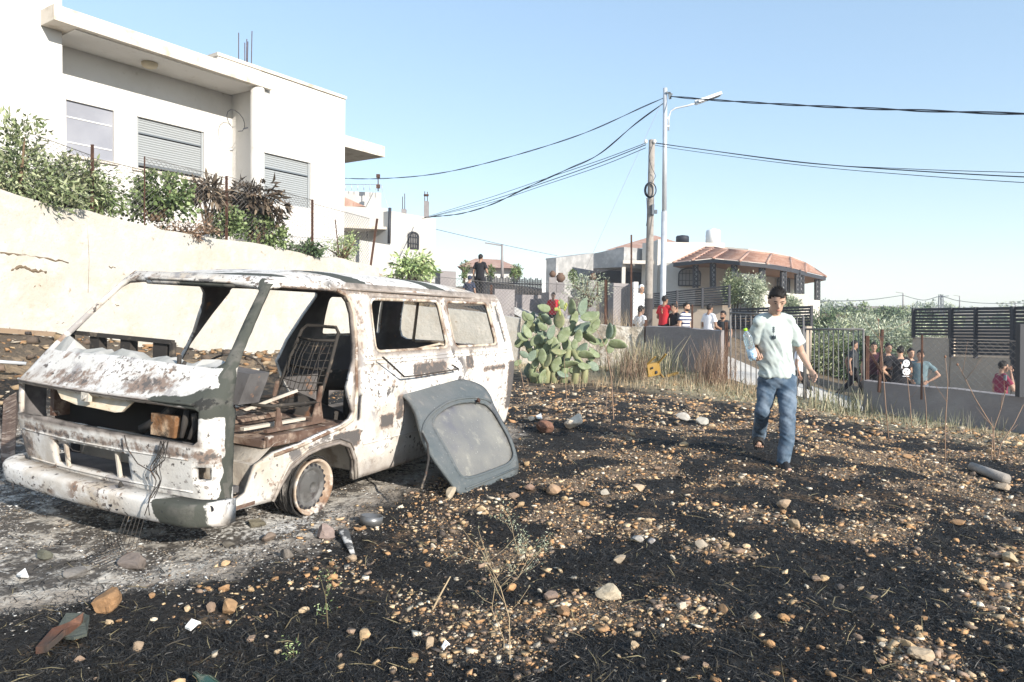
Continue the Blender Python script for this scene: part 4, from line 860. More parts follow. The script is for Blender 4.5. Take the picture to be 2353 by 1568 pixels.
# wheel arch lip
for dz, r in ((.0, .012), (.035, .007)):
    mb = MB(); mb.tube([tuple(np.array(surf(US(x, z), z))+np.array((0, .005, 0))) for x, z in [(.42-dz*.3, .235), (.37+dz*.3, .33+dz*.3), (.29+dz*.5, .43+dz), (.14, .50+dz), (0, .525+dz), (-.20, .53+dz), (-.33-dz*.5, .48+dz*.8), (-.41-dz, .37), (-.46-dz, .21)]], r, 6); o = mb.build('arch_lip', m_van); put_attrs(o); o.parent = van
# bumper
bp = []
prof = [(-.10, .0), (.0, .0), (.02, -.004), (.032, -.014), (.036, -.03), (.031, -.075), (.018, -.115), (.008, -.135), (-.01, -.146), (-.04, -.148), (-.10, -.14)]
rings = []
for k in range(49):
    s = -1+2*k/48; y = .955*math.sin(s*math.pi/2*.999) if False else s*.955
    x = 1.125-.045*(y/.8)**2 - (.0 if abs(y) < .80 else .13*((abs(y)-.80)/.155)**1.8)
    sc = 1 if abs(y) < .8 else 1-.35*((abs(y)-.80)/.155)
    rings.append([Vector((x+dx, y, .378-.012*y+dz*1.0)) for dx, dz in prof])
mb = MB(); mb.ring(rings, 0, True, True, True); bum = mb.build('bumper', m_van)
put_attrs(bum, [('painted_shadow', lambda V: smooth(.60, .66, V[:, 1]+.25*(V[:, 2]-.3))*(1-smooth(.90, .93, V[:, 1]))*(1-smooth(.365, .375, V[:, 2]))*1.), ('rust', lambda V: .12+V[:, 0]*0), ('soot', lambda V: .6*(1-smooth(.22, .27, V[:, 2])))]); bum.parent = van  # a cast shadow is painted on one bumper end
mb = MB()
for (x, y, r) in ((158, 1282, .011), (178, 1276, .008), (176, 1303, .008), (203, 1300, .008), (383, 1352, .011), (538, 1380, .009), (580, 1380, .017), (606, 1403, .015), (641, 1400, .008), (995, 1438, .018), (830, 1425, .009)):
    p = Vp(*Z1(x, y), 'x', 1.155-.045*.3); dz_ = p.z-(.378-.012*p.y); xo = np.interp(-dz_, [0, .02, .075, .13, .145], [.0, .035, .03, .01, -.03]); mb.lathe([(r, -.004), (r, .0012)], (1.125+xo-.045*(p.y/.8)**2-(.13*((abs(p.y)-.8)/.155)**1.8 if abs(p.y) > .8 else 0), p.y, p.z), ax=(1, 0, -.15), n=12, smooth=False)
mb.build('bolt_holes', m_dark, bum)
# wheels
def wheel(x, y, z, rz, name='wheel'):
    wq = empty(name); wq.parent = van; wq.location = (x, y, z); wq.rotation_euler = (0, 0, rz)
    s = 1 if y > 0 else -1; ax = (0, s, 0)
    mb = MB(); mb.lathe([(.150, -.02), (.172, .0), (.178, .03), (.196, .045), (.200, .035), (.196, .02), (.182, .0), (.165, -.06), (.165, -.10), (.196, -.13), (.196, -.14), (.14, -.12), (.14, -.02)], ax=ax, n=56); mb.build('rim', mat('scaled_rim', (.48, .38, .29), .8, layers=[((.22, .13, .08), 6, .45, .62), ((.66, .61, .54), 10, .5, .66), ((.10, .07, .06), 4, .62, .7)], bump=(50, .4, .004)), wq)
    mb = MB(); mb.lathe([(.175, -.03), (.165, -.008), (.148, .006), (.132, .010), (.118, .004), (.112, -.006), (.10, .004), (.06, .014), (.045, .026), (.03, .028), (.028, .01), (.0, .008)], ax=ax, n=56); mb.build('disc', mat('ashen_disc', (.085, .083, .08), .75, layers=[((.18, .175, .17), 5, .48, .62), ((.07, .06, .06), 14, .55, .7)], bump=(60, .3, .003)), wq)
    mb = MB()
    for k in range(20):
        a = 2*math.pi*k/20; mb.lathe([(.0125, .0), (.0125, .0075)], (math.cos(a)*.150, .0*s, math.sin(a)*.150), ax=ax, n=10, smooth=False)
    mb.build('vent_holes', m_dark, wq)
    mb = MB()   # tyre remains: wire beads and ash
    for k in range(26):
        a0 = random.uniform(0, 6.28); r = random.uniform(.200, .222); yy = random.uniform(-.15, .02)*s
        mb.tube([(r*math.cos(a0+t*.35), yy+random.uniform(-.008, .008), max(-.235, r*math.sin(a0+t*.35))) for t in range(random.randint(5, 14))], .004, 4)
    mb.lathe([(.198, -.13), (.212, -.11), (.214, -.04), (.202, .0), (.196, -.01), (.196, -.12)], ax=ax, n=48, m=0)
    mb.build('tyre_remains', mat('burnt_tyre', (.04, .038, .036), .95, layers=[((.30, .28, .26), 6, .6, .7)], bump=(40, .8, .01)), wq)
wheel(-.01, .80, .235, 0); wheel(-2.46, .80, .235, 0); wheel(-.01, -.80, .20, 0); wheel(-2.46, -.80, .20, 0)
# front seat frames
def seat(y0, y1, z0):
    t = empty('front_seat'); t.parent = van
    def Q(y, s_, off=0): # point on seat back: s_ 0..1 up
        x = -.24-.25*s_; return Vector((x+off, y, z0+s_*.55))
    mb = MB(); mb.tube([Q(y0, -.05), Q(y0+.01, .5), Q(y0+.03, .93), Q(y0+.07, 1.0), Q(y1-.07, 1.0), Q(y1-.03, .93), Q(y1-.01, .5), Q(y1, -.05)], .014, 8)
    mb.tube([Q(y0+.02, .82), Q((y0+y1)/2, .80, .03), Q(y1-.02, .82)], .011, 6); mb.tube([Q(y0+.0, .42, -.03), Q(y1, .40, -.03)], .012, 6); mb.build('back_frame', m_seat, t)
    mb = MB()
    for i in range(9):
        y = y0+.05+(y1-y0-.1)*i/8; mb.tube([Q(y, .78, .02), Q(y+random.uniform(-.02, .02), .6, .04), Q(y+random.uniform(-.02, .02), .35, .03), Q(y, .12, .03)], .0035, 4)
    for i in range(7):
        s_ = .15+.6*i/6; mb.tube([Q(y0, s_), Q((y0+y1)/2, s_-.03, .03), Q(y1, s_)], .0035, 4)
    for i in range(8): x = -.22+.45*i/7; mb.tube([(x, y0, z0-.02), (x, (y0+y1)/2, z0-.05), (x, y1, z0-.02)], .0035, 4)
    mb.build('spring_wires', m_seat, t)
    mb = MB(); mb.tube([(-.24, y0, z0), (.25, y0, z0+.02), (.28, y0+.05, z0+.02), (.28, y1-.05, z0+.02), (.25, y1, z0+.02), (-.24, y1, z0)], .013, 8); mb.build('cushion_frame', m_seat, t)
    mb = MB()
    for y in (y0, y1):
        mb.prism([(-.29, y, z0-.16), (-.15, y, z0-.16), (-.20, y, z0), (-.235, y, z0+.12), (-.265, y, z0+.12), (-.25, y, z0)], (0, .012, 0)); mb.prism([(.14, y, z0-.16), (.22, y, z0-.16), (.205, y, z0+.0), (.18, y, z0+.0)], (0, .012, 0))
        mb.box((0, y, z0-.145), (.30, .018, .012))
    mb.build('seat_bracket', m_rustv, t)
seat(.24, .66, .80)
# steering wheel, dash frame, glass crumbs on the windscreen sill
mb = MB(); cst = Vector((.30, .36, 1.02)); ax = Vector((.42, .42, .80)).normalized(); X = ax.orthogonal().normalized(); Y = ax.cross(X)
mb.tube([cst+X*.205*math.cos(a)+Y*.205*math.sin(a) for a in [2*math.pi*k/40 for k in range(40)]], .0075, 6, loop=True)
mb.tube([cst+X*-.2, cst-ax*.05, cst+X*.2], .006, 5); mb.tube([cst-ax*.05, cst+Vector((.1, 0, -.2)), cst+Vector((.25, 0, -.45))], .016, 8); mb.build('steering_wheel', m_seat).parent = van
mb = MB(); a = Vp(*Z1(375, 505), 'x', .62); b = Vp(*Z1(905, 512), 'x', .62); b.z = a.z = (a.z+b.z)/2
mb.beam(a, b, .03, .028); mb.beam(b, b+Vector((0, 0, -.14)), .03, .028, 0, up=(1, 0, 0)); mb.beam(a, a+Vector((0, 0, -.14)), .03, .028, 0, up=(1, 0, 0))
for f_ in (.24, .55, .88): p = a.lerp(b, f_); mb.box(p+Vector((-.03, 0, -.075)), (.03, .05 if f_ < .8 else .065, .06))
mb.build('dash_frame', m_seat).parent = van
mb = MB(); random.seed(5)
m_glassr = mat('melted_glass', (.33, .33, .31), .6, spec=.3, layers=[((.45, .44, .42), 6, .45, .7)], bump=(30, .5, .01))
prev = None
for k in range(30):
    y = -.74+k*.052; hgt = .0
    wv = .10*math.exp(-((y+.62)/.10)**2)+.05*math.exp(-((y+.05)/.10)**2)+random.choice((0, .012, .03))
    z0 = 1.125+.01*math.sin(k); x0 = .86-BB*(y/.75)**2-.0
    cur = [Vector((x0+.035, y, z0-.01)), Vector((x0-.02, y+random.uniform(-.015, .015), z0+wv*random.uniform(.65, 1))), Vector((x0-.10, y, z0+.0+random.uniform(0, .03)))]
    if prev: mb.add(prev+cur, [(0, 1, 4, 3), (1, 2, 5, 4)], 0, False)
    prev = cur
mb.build('crumpled_glass', m_glassr).parent = van
mb = MB(); c_ = Vp(*Z1(935, 660), 'x', .84); mb.tube([c_, c_+Vector((0, .0, .07))], .014, 7); mb.tube([c_+Vector((0, .03, .0)), c_+Vector((0, .05, .03))], .012, 6); mb.lathe([(.035, 0), (.03, .02), (.01, .03)], c_+Vector((.0, .01, -.02)), n=12); mb.build('wiper_spindle', m_seat).parent = van
# dash heater box and white bar in the doorway
mb = MB(); mb.prism([(.55, .35, .86), (.55, .66, .86), (.50, .70, 1.06), (.50, .34, 1.08)], (-.18, 0, 0)); mb.build('heater_box', m_vin).parent = van
mb = MB(); mb.beam((.25, .30, .72), (-.05, .62, .90), .03, .02); mb.beam((.40, .55, .67), (-.15, .6, .68), .04, .02); mb.build('loose_strip', m_ashy).parent = van
mb = MB(); mb.tube([(-.5, -.3, .55), (-.62, .1, .66), (-.6, .55, .58)], [.10, .13, .10], 10); mb.tube([(-.72, .3, .9), (-.75, .55, .92)], .09, 10); mb.tube([(-.72, .3, .6), (-.72, .3, .9)], .05, 8); mb.tube([(-.72, .55, .6), (-.72, .55, .9)], .03, 8); mb.build('spare_tyre_remains', m_seat).parent = van
mb = MB(); 
for s_ in (-1,):
    mb.tube([(-2.1, .3, 1.1), (-2.5, .35, 1.15), (-2.75, .5, 1.1)], .015, 6)
mb.tube([(-3.10, -.35, 1.12), (-3.05, -.28, 1.58), (-3.05, .0, 1.60)], .02, 6); mb.tube([(-3.12, -.33, 1.12), (-3.1, .1, 1.14), (-3.05, .02, 1.58)], .018, 6); mb.build('tailgate_frame', m_vframe).parent = van
def crv(p):
    o = []
    for i in range(len(p)-1):
        p0, p1, p2, p3 = p[max(i-1, 0)], p[i], p[i+1], p[min(i+2, len(p)-1)]
        for k in range(6): t = k/6; o.append(.5*((2*p1)+(p2-p0)*t+(2*p0-5*p1+4*p2-p3)*t*t+(3*p1-p0-3*p2+p3)*t**3))
    return o+[p[-1]]
# hanging wires on the nose
mb = MB(); random.seed(9)
for k in range(9):
    x0 = 860+random.uniform(-20, 25); pts = []
    for i, (dx, yy) in enumerate(((0, 1050), (-10, 1110), (-40, 1190), (-25, 1260), (-70, 1350), (-75, 1440))):
        if i > 2+k % 4: break
        p = Vp(*Z1(x0+dx+random.uniform(-16, 16), yy), 'x', 1.09 if yy < 1300 else 1.20); pts.append(p)
    mb.tube(crv(pts), .0026, 4)
mb.tube([Vp(*Z1(x, y), 'x', 1.10) for x, y in ((650, 1020), (665, 1090), (720, 1170), (790, 1210), (860, 1150), (880, 1050))], .004, 4)
mb.tube([Vp(*Z1(x, y), 'x', 1.10) for x, y in ((350, 1060), (380, 1100), (430, 1110), (440, 1075))], .003, 4)
mb.tube([Vp(*Z1(x, y), 'x', 1.10) for x, y in ((630, 1265), (625, 1290), (640, 1280))], .01, 5)
mb.build('hanging_wires', m_seat).parent = van; mb = MB()
for k in range(6): mb.tube([(1.17, .45+.03*k, .26), (1.22, .43+.035*k, .1), (1.30+.03*k, .30+.04*k, .02)], .0025, 4)
mb.build('trailing_wires', m_seat).parent = van
tag(van, 'burnt out white minibus shell with no glass, doors or tyres, standing in pale ash', 'van')
# ------------------------------------------------------------------ torn door leaning on the van
cdoor = empty('torn_door')
B0 = P(1064, 1141, CH*FPX/(1141-720)); B0.z = .0; B1 = P(1191, 1086, 6.45); T_ = VW((-1.85, .96, .96))
nrm = (B1-B0).cross(T_-B0).normalized()
if nrm.dot(Vector((0, -1, 0))) < 0: nrm = -nrm
def DP(x, y, off=0):
    px, py = Z2(x, y); p = onplane(px, py, B0, nrm); up = (T_-B0).normalized(); 
    hgt = (p-B0).dot((nrm.cross((B1-B0).normalized())).normalized()); hgt = abs(hgt)
    bend = -.55*max(0, hgt-.66)**1.5+.05*math.sin(min(1, hgt/.66)*math.pi)
    return p+nrm*(off+bend)
out = [(838, 688), (925, 665), (1100, 652), (1240, 640), (1300, 642), (1345, 662), (1385, 695), (1405, 750), (1412, 800), (1452, 930), (1512, 1060), (1562, 1190), (1510, 1238), (1400, 1290), (1250, 1325), (1205, 1305), (1060, 1150), (1012, 1050), (1000, 980), (992, 860), (965, 755), (920, 705)]
gl = [(1072, 905), (1110, 852), (1200, 800), (1300, 787), (1375, 802), (1412, 850), (1440, 930), (1490, 1030), (1530, 1135), (1400, 1190), (1245, 1242), (1190, 1200), (1110, 1050), (1075, 960)]
def chaik(p, n=2):
    for _ in range(n): p = [q for a, b in zip(p, p[1:]+p[:1]) for q in ((a[0]*.75+b[0]*.25, a[1]*.75+b[1]*.25), (a[0]*.25+b[0]*.75, a[1]*.25+b[1]*.75))]
    return p
out = chaik(out, 2); gl = chaik(gl, 2)
m_dgrey = mat('blue_grey_burnt_paint', (.095, .11, .115), .6, layers=[((.15, .152, .15), 1.4, .42, .70), ((.24, .22, .20), 7, .58, .78), ((.07, .07, .08), 3, .60, .80), ((.30, .29, .28), 60, .66, .70)], bump=(5, .7, .04))
m_dglass = mat('soot_glass', (.155, .155, .15), .5, spec=.4, layers=[((.21, .205, .185), 3.0, .42, .68), ((.29, .28, .24), 8, .60, .76), ((.11, .11, .13), 2.6, .56, .76), ((.42, .41, .38), 60, .66, .70)], bump=(14, .3, .01))
def fillpoly(name, outer, holes, m, off, th, s=22):
    vv, fs = (None, None)
    o = dens(outer, s); hh = [dens(h, s) for h in holes]; V = []; E = []
    for pl in [o]+hh: b = len(V); V += pl; E += [(b+i, b+(i+1) % len(pl)) for i in range(len(pl))]
    ar = np.array(V); u = min(ar[:, 0])
    while u < ar[:, 0].max():
        z = ar[:, 1].min()
        while z < ar[:, 1].max():
            if inpoly((u, z), o) and not any(inpoly((u, z), h) for h in hh) and np.min(np.hypot(ar[:, 0]-u, ar[:, 1]-z)) > s*.5: V.append((u, z))
            z += s
        u += s
    r = delaunay_2d_cdt([Vector(p) for p in V], E, [], 0, 1e-4); q = [tuple(p) for p in r[0]]; fs = []
    for f in r[2]:
        c = (sum(q[i][0] for i in f)/3, sum(q[i][1] for i in f)/3)
        if inpoly(c, o) and not any(inpoly(c, h) for h in hh): fs.append(tuple(f))
    mb = MB(); mb.add([DP(*p, off) for p in q], fs, 0, True); ob = mb.build(name, m); bake(ob, [('SOLIDIFY', dict(thickness=th, offset=0))]); ob.parent = cdoor; return ob
fillpoly('panel', out, [gl], m_dgrey, 0, .03); fillpoly('glass', gl, [], m_dglass, -.012, .006)
mb = MB(); mb.tube([DP(x, y, .02) for x, y in ((1003, 1000), (1004, 975), (1012, 945), (1030, 912), (1055, 878), (1085, 850), (1120, 824), (1155, 802), (1190, 787), (1230, 776), (1270, 771), (1310, 770), (1345, 775), (1375, 785), (1400, 805))], .012, 6); mb.tube([DP(x, y, .02) for x, y in ((1250, 1290), (1400, 1230), (1540, 1170))], .009, 6); mb.tube([DP(*p, .006) for p in gl], .014, 6, loop=True); mb.build('trim', m_dgrey, cdoor)
mb = MB(); p = DP(1318, 797, .03); mb.lathe([(.012, 0), (.012, .02), (.02, .022), (.02, .03)], p, ax=nrm, n=10); mb.tube([p, p+Vector((.03, -.02, -.01))], .005, 5); mb.build('window_catch', m_rust, cdoor)
tag(cdoor, 'torn blue grey vehicle door with sooty window, leaning against the side of the burnt van', 'vehicle door')
mb = MB(); q = [Vp(*Z2(x, y), 'y', .96) for x, y in ((800, 545), (850, 590), (920, 655), (1000, 648), (1100, 632), (1225, 612), (1190, 590))]
mb.tube([VW(p) for p in q], .012, 6, flat=.5); tag(mb.build('window_strip', m_seat), 'bent dark metal strip resting on top of the torn door', 'metal strip')
mb = MB(); mb.tube([DP(1000, 985, .02), DP(1005, 1060, .05), DP(990, 1160, .08), DP(965, 1250, .10), DP(935, 1330, .12)], .009, 6); tag(mb.build('dangling_cord', m_seat), 'burnt cord hanging from the left edge of the torn door', 'cord')
# ------------------------------------------------------------------ vegetation
PAL = {'olive': [(.10, .13, .06), (.17, .20, .10), (.26, .28, .17)], 'grey': [(.17, .20, .13), (.27, .30, .21), (.36, .38, .29)], 'green': [(.05, .075, .028), (.095, .135, .05), (.16, .20, .09)], 'darkred': [(.04, .032, .024), (.075, .055, .04), (.13, .10, .07)],
  'dark': [(.035, .06, .03), (.06, .10, .045), (.10, .14, .07)], 'dry': [(.30, .21, .12), (.42, .32, .20), (.52, .42, .28)], 'lime': [(.14, .20, .08), (.24, .31, .13), (.33, .38, .20)], 'reddry': [(.20, .125, .085), (.30, .20, .14), (.38, .28, .20)], 'white': [(.5, .5, .42), (.6, .6, .52), (.42, .44, .34)]}
def tints(n, pal, rng): p = np.array(PAL[pal])*(1.0 if pal in ('burnt', 'singed', 'dry', 'reddry') else 1.45); i = rng.integers(0, 3, n); return p[i]*(.8+.4*rng.random((n, 1)))
def leafmesh(name, C, L, Wd, pal, parent, rng, droop=.0, outdir=None, m=None):
    n = len(C); d = rng.normal(size=(n, 3)); 
    if outdir is not None: d = d*.7+outdir*1.1
    d[:, 2] -= droop; d /= np.linalg.norm(d, axis=1)[:, None]; s = np.cross(d, rng.normal(size=(n, 3))); s /= np.linalg.norm(s, axis=1)[:, None]+1e-9
    l = (L*(.6+.8*rng.random(n)))[:, None]; w_ = l*Wd/L*.5; nn = np.cross(d, s)*l*.12
    V = np.stack([C, C+d*l*.45+s*w_+nn, C+d*l, C+d*l*.45-s*w_+nn], 1).reshape(-1, 3)
    F = np.arange(4*n).reshape(-1, 4); T = np.repeat(tints(n, pal, rng), 4, 0)
    return npmesh(name, V, F, m or m_leaf, parent, attrs={'tint': T})
def bush(name, label, cat, c, R, nclump, nleaf, L, Wd, pal, seed=0, trunk=True, droop=.2, clump=.2, group=None, shape=None, extra=None, trunkh=None, kids=('crown', 'trunk')):
    rng = np.random.default_rng(seed); c = np.array(c, float); R = np.array(R, float); t = empty(name)
    q = rng.normal(size=(nclump, 3)); q /= np.linalg.norm(q, axis=1)[:, None]; q *= (rng.random(nclump)**.45)[:, None]; K = c+q*R
    if shape: K = np.array([shape(k) for k in K])
    cs = clump*(.5+rng.random(nclump)); idx = rng.integers(0, nclump, nclump*nleaf); o = rng.normal(size=(len(idx), 3)); o *= (cs[idx]/np.linalg.norm(o, axis=1)*rng.random(len(idx))**.4)[:, None]
    C = K[idx]+o; outd = (C-c)/np.linalg.norm(C-c, axis=1)[:, None]
    leafmesh(kids[0], C, L, Wd, pal, t, rng, droop, outd)
    if trunk:
        mb = MB(); base = Vector((c[0], c[1], c[2]-R[2] if trunkh is None else c[2]-trunkh)); r = R[0]*.05+.012
        for k in range(min(nclump, 14)):
            e = Vector(K[int(rng.integers(0, nclump))]); b = base+Vector((rng.normal()*R[0]*.08, rng.normal()*R[1]*.08, 0)); m1 = b.lerp(e, .45)+Vector((rng.normal()*.1*R[0], 0, .1*R[2])); mb.tube([b, m1, e], [r, r*.6, r*.2], 5)
        mb.build(kids[1], m_bark, t)
    if extra: extra(t, K, rng)
    return tag(t, label, cat, group)
def WP(px, py, back=.35):   # point above the retaining wall top, a little behind its face
    x, y = WA(px); d = ray(px, py); yy = y+back; return P(px, py, yy)
# plants on top of the retaining wall
bush('loquat_bush', 'tall broad leaved pale green bush at the far left on the wall top', 'bush', WP(45, 392, .8), (.85, .8, .84), 90, 36, .11, .04, 'olive', 1, clump=.28)
bush('green_bush', 'dense rounded olive green bush between the far left bush and first rusty stake', 'bush', WP(165, 425, .6), (.62, .6, .50), 55, 45, .12, .035, 'olive', 2, clump=.24)
bush('green_bush', 'drooping bright green bush right behind the first rusty stake', 'bush', WP(222, 455, .35), (.34, .35, .42), 26, 45, .13, .025, 'green', 3, droop=.9, clump=.18)
bush('green_bush', 'low olive hedge along the wall edge at the far left', 'bush', WP(75, 455, .5), (1.0, .5, .28), 40, 40, .11, .035, 'olive', 4, clump=.2, trunk=False)
bush('vine', 'sprawling bright green vine below the wide shutter window', 'vine', WP(365, 450, .4), (.78, .35, .50), 60, 34, .085, .07, 'green', 5, clump=.20)
bush('vine', 'thin reddish dry shrub under the green vine', 'vine', WP(420, 530, .25), (.75, .25, .20), 30, 26, .06, .03, 'reddry', 6, clump=.14)
bush('dark_leaved_tree', 'small tree with dark reddish brown drooping leaves before the right shutter', 'tree', WP(590, 465, .45), (.68, .4, .45), 46, 26, .24, .06, 'darkred', 7, droop=.7, clump=.16, trunkh=1.05)
bush('dark_leaved_tree', 'dark brown leaf spray left of the stake amid the dark tree', 'tree', WP(480, 440, .4), (.38, .3, .20), 15, 26, .24, .055, 'darkred', 8, droop=.6, clump=.13, trunkh=.9)
bush('green_bush', 'bright green shrub at the foot of the dark leaved tree', 'bush', WP(610, 535, .3), (.50, .35, .42), 42, 38, .08, .06, 'green', 9, clump=.18)
bush('green_bush', 'green leafy shrub between the vine and the dark leaved tree', 'bush', WP(520, 505, .35), (.42, .3, .34), 30, 36, .085, .06, 'green', 10, clump=.18)
bush('low_shrub', 'low dark green plant at the foot of the stake right of the shutter', 'shrub', WP(700, 573, .3), (.42, .3, .13), 20, 30, .13, .05, 'dark', 11, clump=.12)
bush('wispy_shrub', 'airy light green shrub on the wall beside the leaning stake', 'shrub', WP(785, 565, .35), (.5, .4, .38), 34, 30, .07, .022, 'lime', 12, clump=.15)
bush('pale_shrub', 'pale green big leaved shrub above the rear of the van roof', 'shrub', P(945, 615, 20.6), (.62, .5, .42), 40, 30, .16, .06, 'lime', 13, clump=.18, droop=.6)
bush('dry_weeds', 'dry weeds along the top of the retaining wall over the van', 'weeds', WP(440, 553, .15), (2.1, .2, .08), 60, 16, .07, .012, 'dry', 14, trunk=False, clump=.07, shape=lambda k: np.array(WP(280+(k[0]*97.3 % 1)*600, 530+((k[0]*97.3 % 1)*600)*.17, .15)))
# olives and grove
bush('olive_bush', 'silvery olive bush behind the chain link fence above the cactus', 'bush', P(1352, 665, 20.5), (.62, .4, .50), 50, 40, .08, .018, 'grey', 20, clump=.22)
for i, (px, py, Y, R, pal, lab) in enumerate(((1690, 665, 30, .62, 'olive', 'slim tall olive tree left of the pair before the villa porch'), (1733, 675, 29.5, .68, 'grey', 'rounder olive tree right of the pair before the villa porch'), (1812, 706, 27, .3, 'grey', 'pale low olive tree behind the boy head'))):
    bush('olive_tree', lab, 'olive tree', P(px, py, Y), (R*.75, R*.7, R), 60, 60, .13, .03, pal, 21+i, clump=.28, trunkh=R+1.2)
for i, (px, py, Y, R, pal) in enumerate(((1905, 815, 25, .85, 'olive'), (1950, 795, 29, 1.05, 'grey'), (2010, 785, 31, 1.15, 'grey'), (2062, 795, 27, .9, 'grey'), (1888, 770, 34, 1.1, 'dark'), (1990, 835, 24.5, .7, 'dark'), (2110, 768, 40, 1.2, 'grey'))):
    lab = ('olive tree nearest the gate, low over the road edge', 'broad silvery olive tree above the walking man', 'silvery olive tree at the middle of the grove', 'silvery olive tree beside the tall slat fence end', 'dark olive tree behind the grove below the villa', 'dark low olive tree behind the walking man', 'far olive tree behind the slat fence')[i]
    bush('olive_tree', lab, 'olive tree', P(px, py, Y), (R*1.15, R*.9, R), 90, 60, .15, .035, pal, 31+i, clump=.38, trunkh=R+.8)
# trees on the far slope
rng = np.random.default_rng(3); farT = []
def fartree(px, py, Y, R, pal, lab, seed): bush('slope_tree', lab, 'tree', P(px, py, Y), (R*1.2, R, R*.8), 60, 26, R*.16, R*.09, pal, seed, clump=R*.3, trunkh=R*1.1)
for i, (px, py, Y, R, pal, lab) in enumerate(((1900, 730, 70, 1.3, 'dark', 'dark green tree on the far slope next to the villa base'), (1945, 728, 80, 1.5, 'dark', 'dark tree clump left of the middle of the far slope'), (1990, 731, 75, 1.6, 'green', 'bright green broad tree on the far slope'), (2035, 734, 70, 1.5, 'dark', 'dark round tree left of the tall slat fence'), (2070, 729, 85, 1.5, 'olive', 'olive coloured tree on the far slope near the slat fence'), (1925, 750, 55, 1.3, 'olive', 'olive coloured tree low on the slope left side'), (1975, 755, 50, 1.3, 'grey', 'greyish tree low on the slope middle'), (2120, 732, 80, 1.5, 'dark', 'dark tree seen through the slat fence top'))): fartree(px, py, Y, R, pal, lab, 50+i)
n = 900; sx = rng.uniform(60, 400, n); sy = rng.uniform(150, 330, n); keep = fbm(sx*.03, sy*.03, 3) > .42; sx, sy = sx[keep], sy[keep]; sz = hillz(sx, sy)
C = []; 
for k in range(len(sx)):
    r = rng.uniform(1.2, 2.6); q = rng.normal(size=(26, 3)); q /= np.linalg.norm(q, axis=1)[:, None]; q *= rng.random((26, 1))**.4; C.append(np.array((sx[k], sy[k], sz[k]+r*.7))+q*np.array((r*1.2, r, r*.75)))
C = np.concatenate(C); wd = leafmesh('hillside_scrub', C, 1.0, .7, 'olive', None, rng, 0); tag(wd, 'scrub and small trees covering the far hillside', 'scrub', kind='stuff')
for (px, py, Y, R, lab) in ((1067, 622, 27.5, .30, 'conical cypress behind the picket fence left of the standing man'), (1127, 631, 27.5, .22, 'short cypress right of the standing man'), (1180, 632, 27, .20, 'left one of the cypress pair behind the picket fence'), (1190, 628, 27.2, .22, 'right one of the cypress pair behind the picket fence'), (1318, 637, 25.5, .26, 'small cypress between the garden urns')):
    bush('cypress', lab, 'cypress', P(px, py, Y), (R*.5, R*.5, R*1.5), 16, 40, .07, .03, 'green', int(px), clump=.10)
# ------------------------------------------------------------------ cactus
def padmesh(seed):
    rng = random.Random(seed); mb = MB(); rings = []
    for i in range(11):
        t = i/10; w_ = (math.sin(math.pi*t**.8)**.62)*.30*(1 if 0 < i < 10 else .12); th = .045+.02*math.sin(math.pi*t); bow = .06*math.sin(math.pi*t)*rng.uniform(.8, 1.2)
        rings.append([Vector((w_*math.cos(a), th*(.35+.65*min(1, w_/.2))*math.sin(a)+bow, t)) for a in [2*math.pi*k/14 for k in range(14)]])
    mb.ring(rings); 
    for k in range(16):
        u, v = rng.uniform(-.2, .2), rng.uniform(.2, .9); mb.box((u, .06*math.sin(math.pi*v)-.062, v), (.008, .006, .008), 1)
    return mb
m_cac = [mat('cactus_green', (.185, .225, .115), .6, layers=[((.27, .31, .20), 2.5, .45, .65), ((.36, .32, .18), 6, .60, .70)], spec=.4), mat('cactus_yellowish', (.27, .27, .14), .6, layers=[((.20, .25, .13), 3, .45, .65), ((.36, .27, .16), 6, .62, .72)], spec=.4), mat('cactus_blue_green', (.155, .205, .15), .6, layers=[((.21, .265, .19), 3, .45, .65)], spec=.4)]
m_spine = mat('cactus_spine', (.10, .10, .06), .9)
pads = []
ZA = lambda x, y: (1241+.293*x, 505.5+.293*y); ZB = lambda x, y: (1149+.2735*x, 735.3+.2735*y)
for (x, y, l, w_, a, *c) in ((340, 680, 130, 70, 15), (245, 680, 120, 50, 0), (170, 660, 80, 50, -20), (150, 780, 130, 70, 0, 1), (30, 690, 100, 60, -75), (30, 760, 90, 60, -60), (390, 750, 140, 70, 75), (270, 770, 110, 65, 15), (255, 855, 110, 60, 10), (330, 840, 130, 60, 60), (390, 860, 120, 60, 80), (190, 900, 130, 100, 30), (15, 830, 80, 50, -30), (90, 880, 110, 60, 20), (300, 910, 100, 60, 10), (375, 925, 140, 55, -60), (270, 975, 80, 55, 0), (330, 1010, 110, 60, 40), (360, 1060, 120, 60, 95), (150, 1030, 110, 40, 95, 1), (230, 1070, 110, 50, 30), (130, 1130, 120, 80, 20), (240, 1135, 130, 50, 80), (350, 1145, 100, 50, 100), (440, 950, 100, 50, 90), (540, 870, 120, 45, 5), (565, 880, 110, 45, 15), (610, 980, 140, 70, 100), (555, 1000, 90, 60, 20), (500, 960, 80, 50, 50), (60, 1100, 110, 40, 20, 1), (20, 1020, 100, 50, 10), (180, 1210, 90, 40, 110), (90, 1290, 160, 60, -35), (15, 1240, 110, 60, 10), (0, 960, 80, 60, 45), (30, 1170, 80, 60, 60), (280, 1170, 70, 40, 20), (210, 980, 120, 80, -20), (110, 960, 110, 70, -30), (60, 1000, 100, 60, 40), (440, 820, 90, 60, 30)):
    pads.append((*ZA(x, y), l*.293, w_*.293, a, c[0] if c else None))
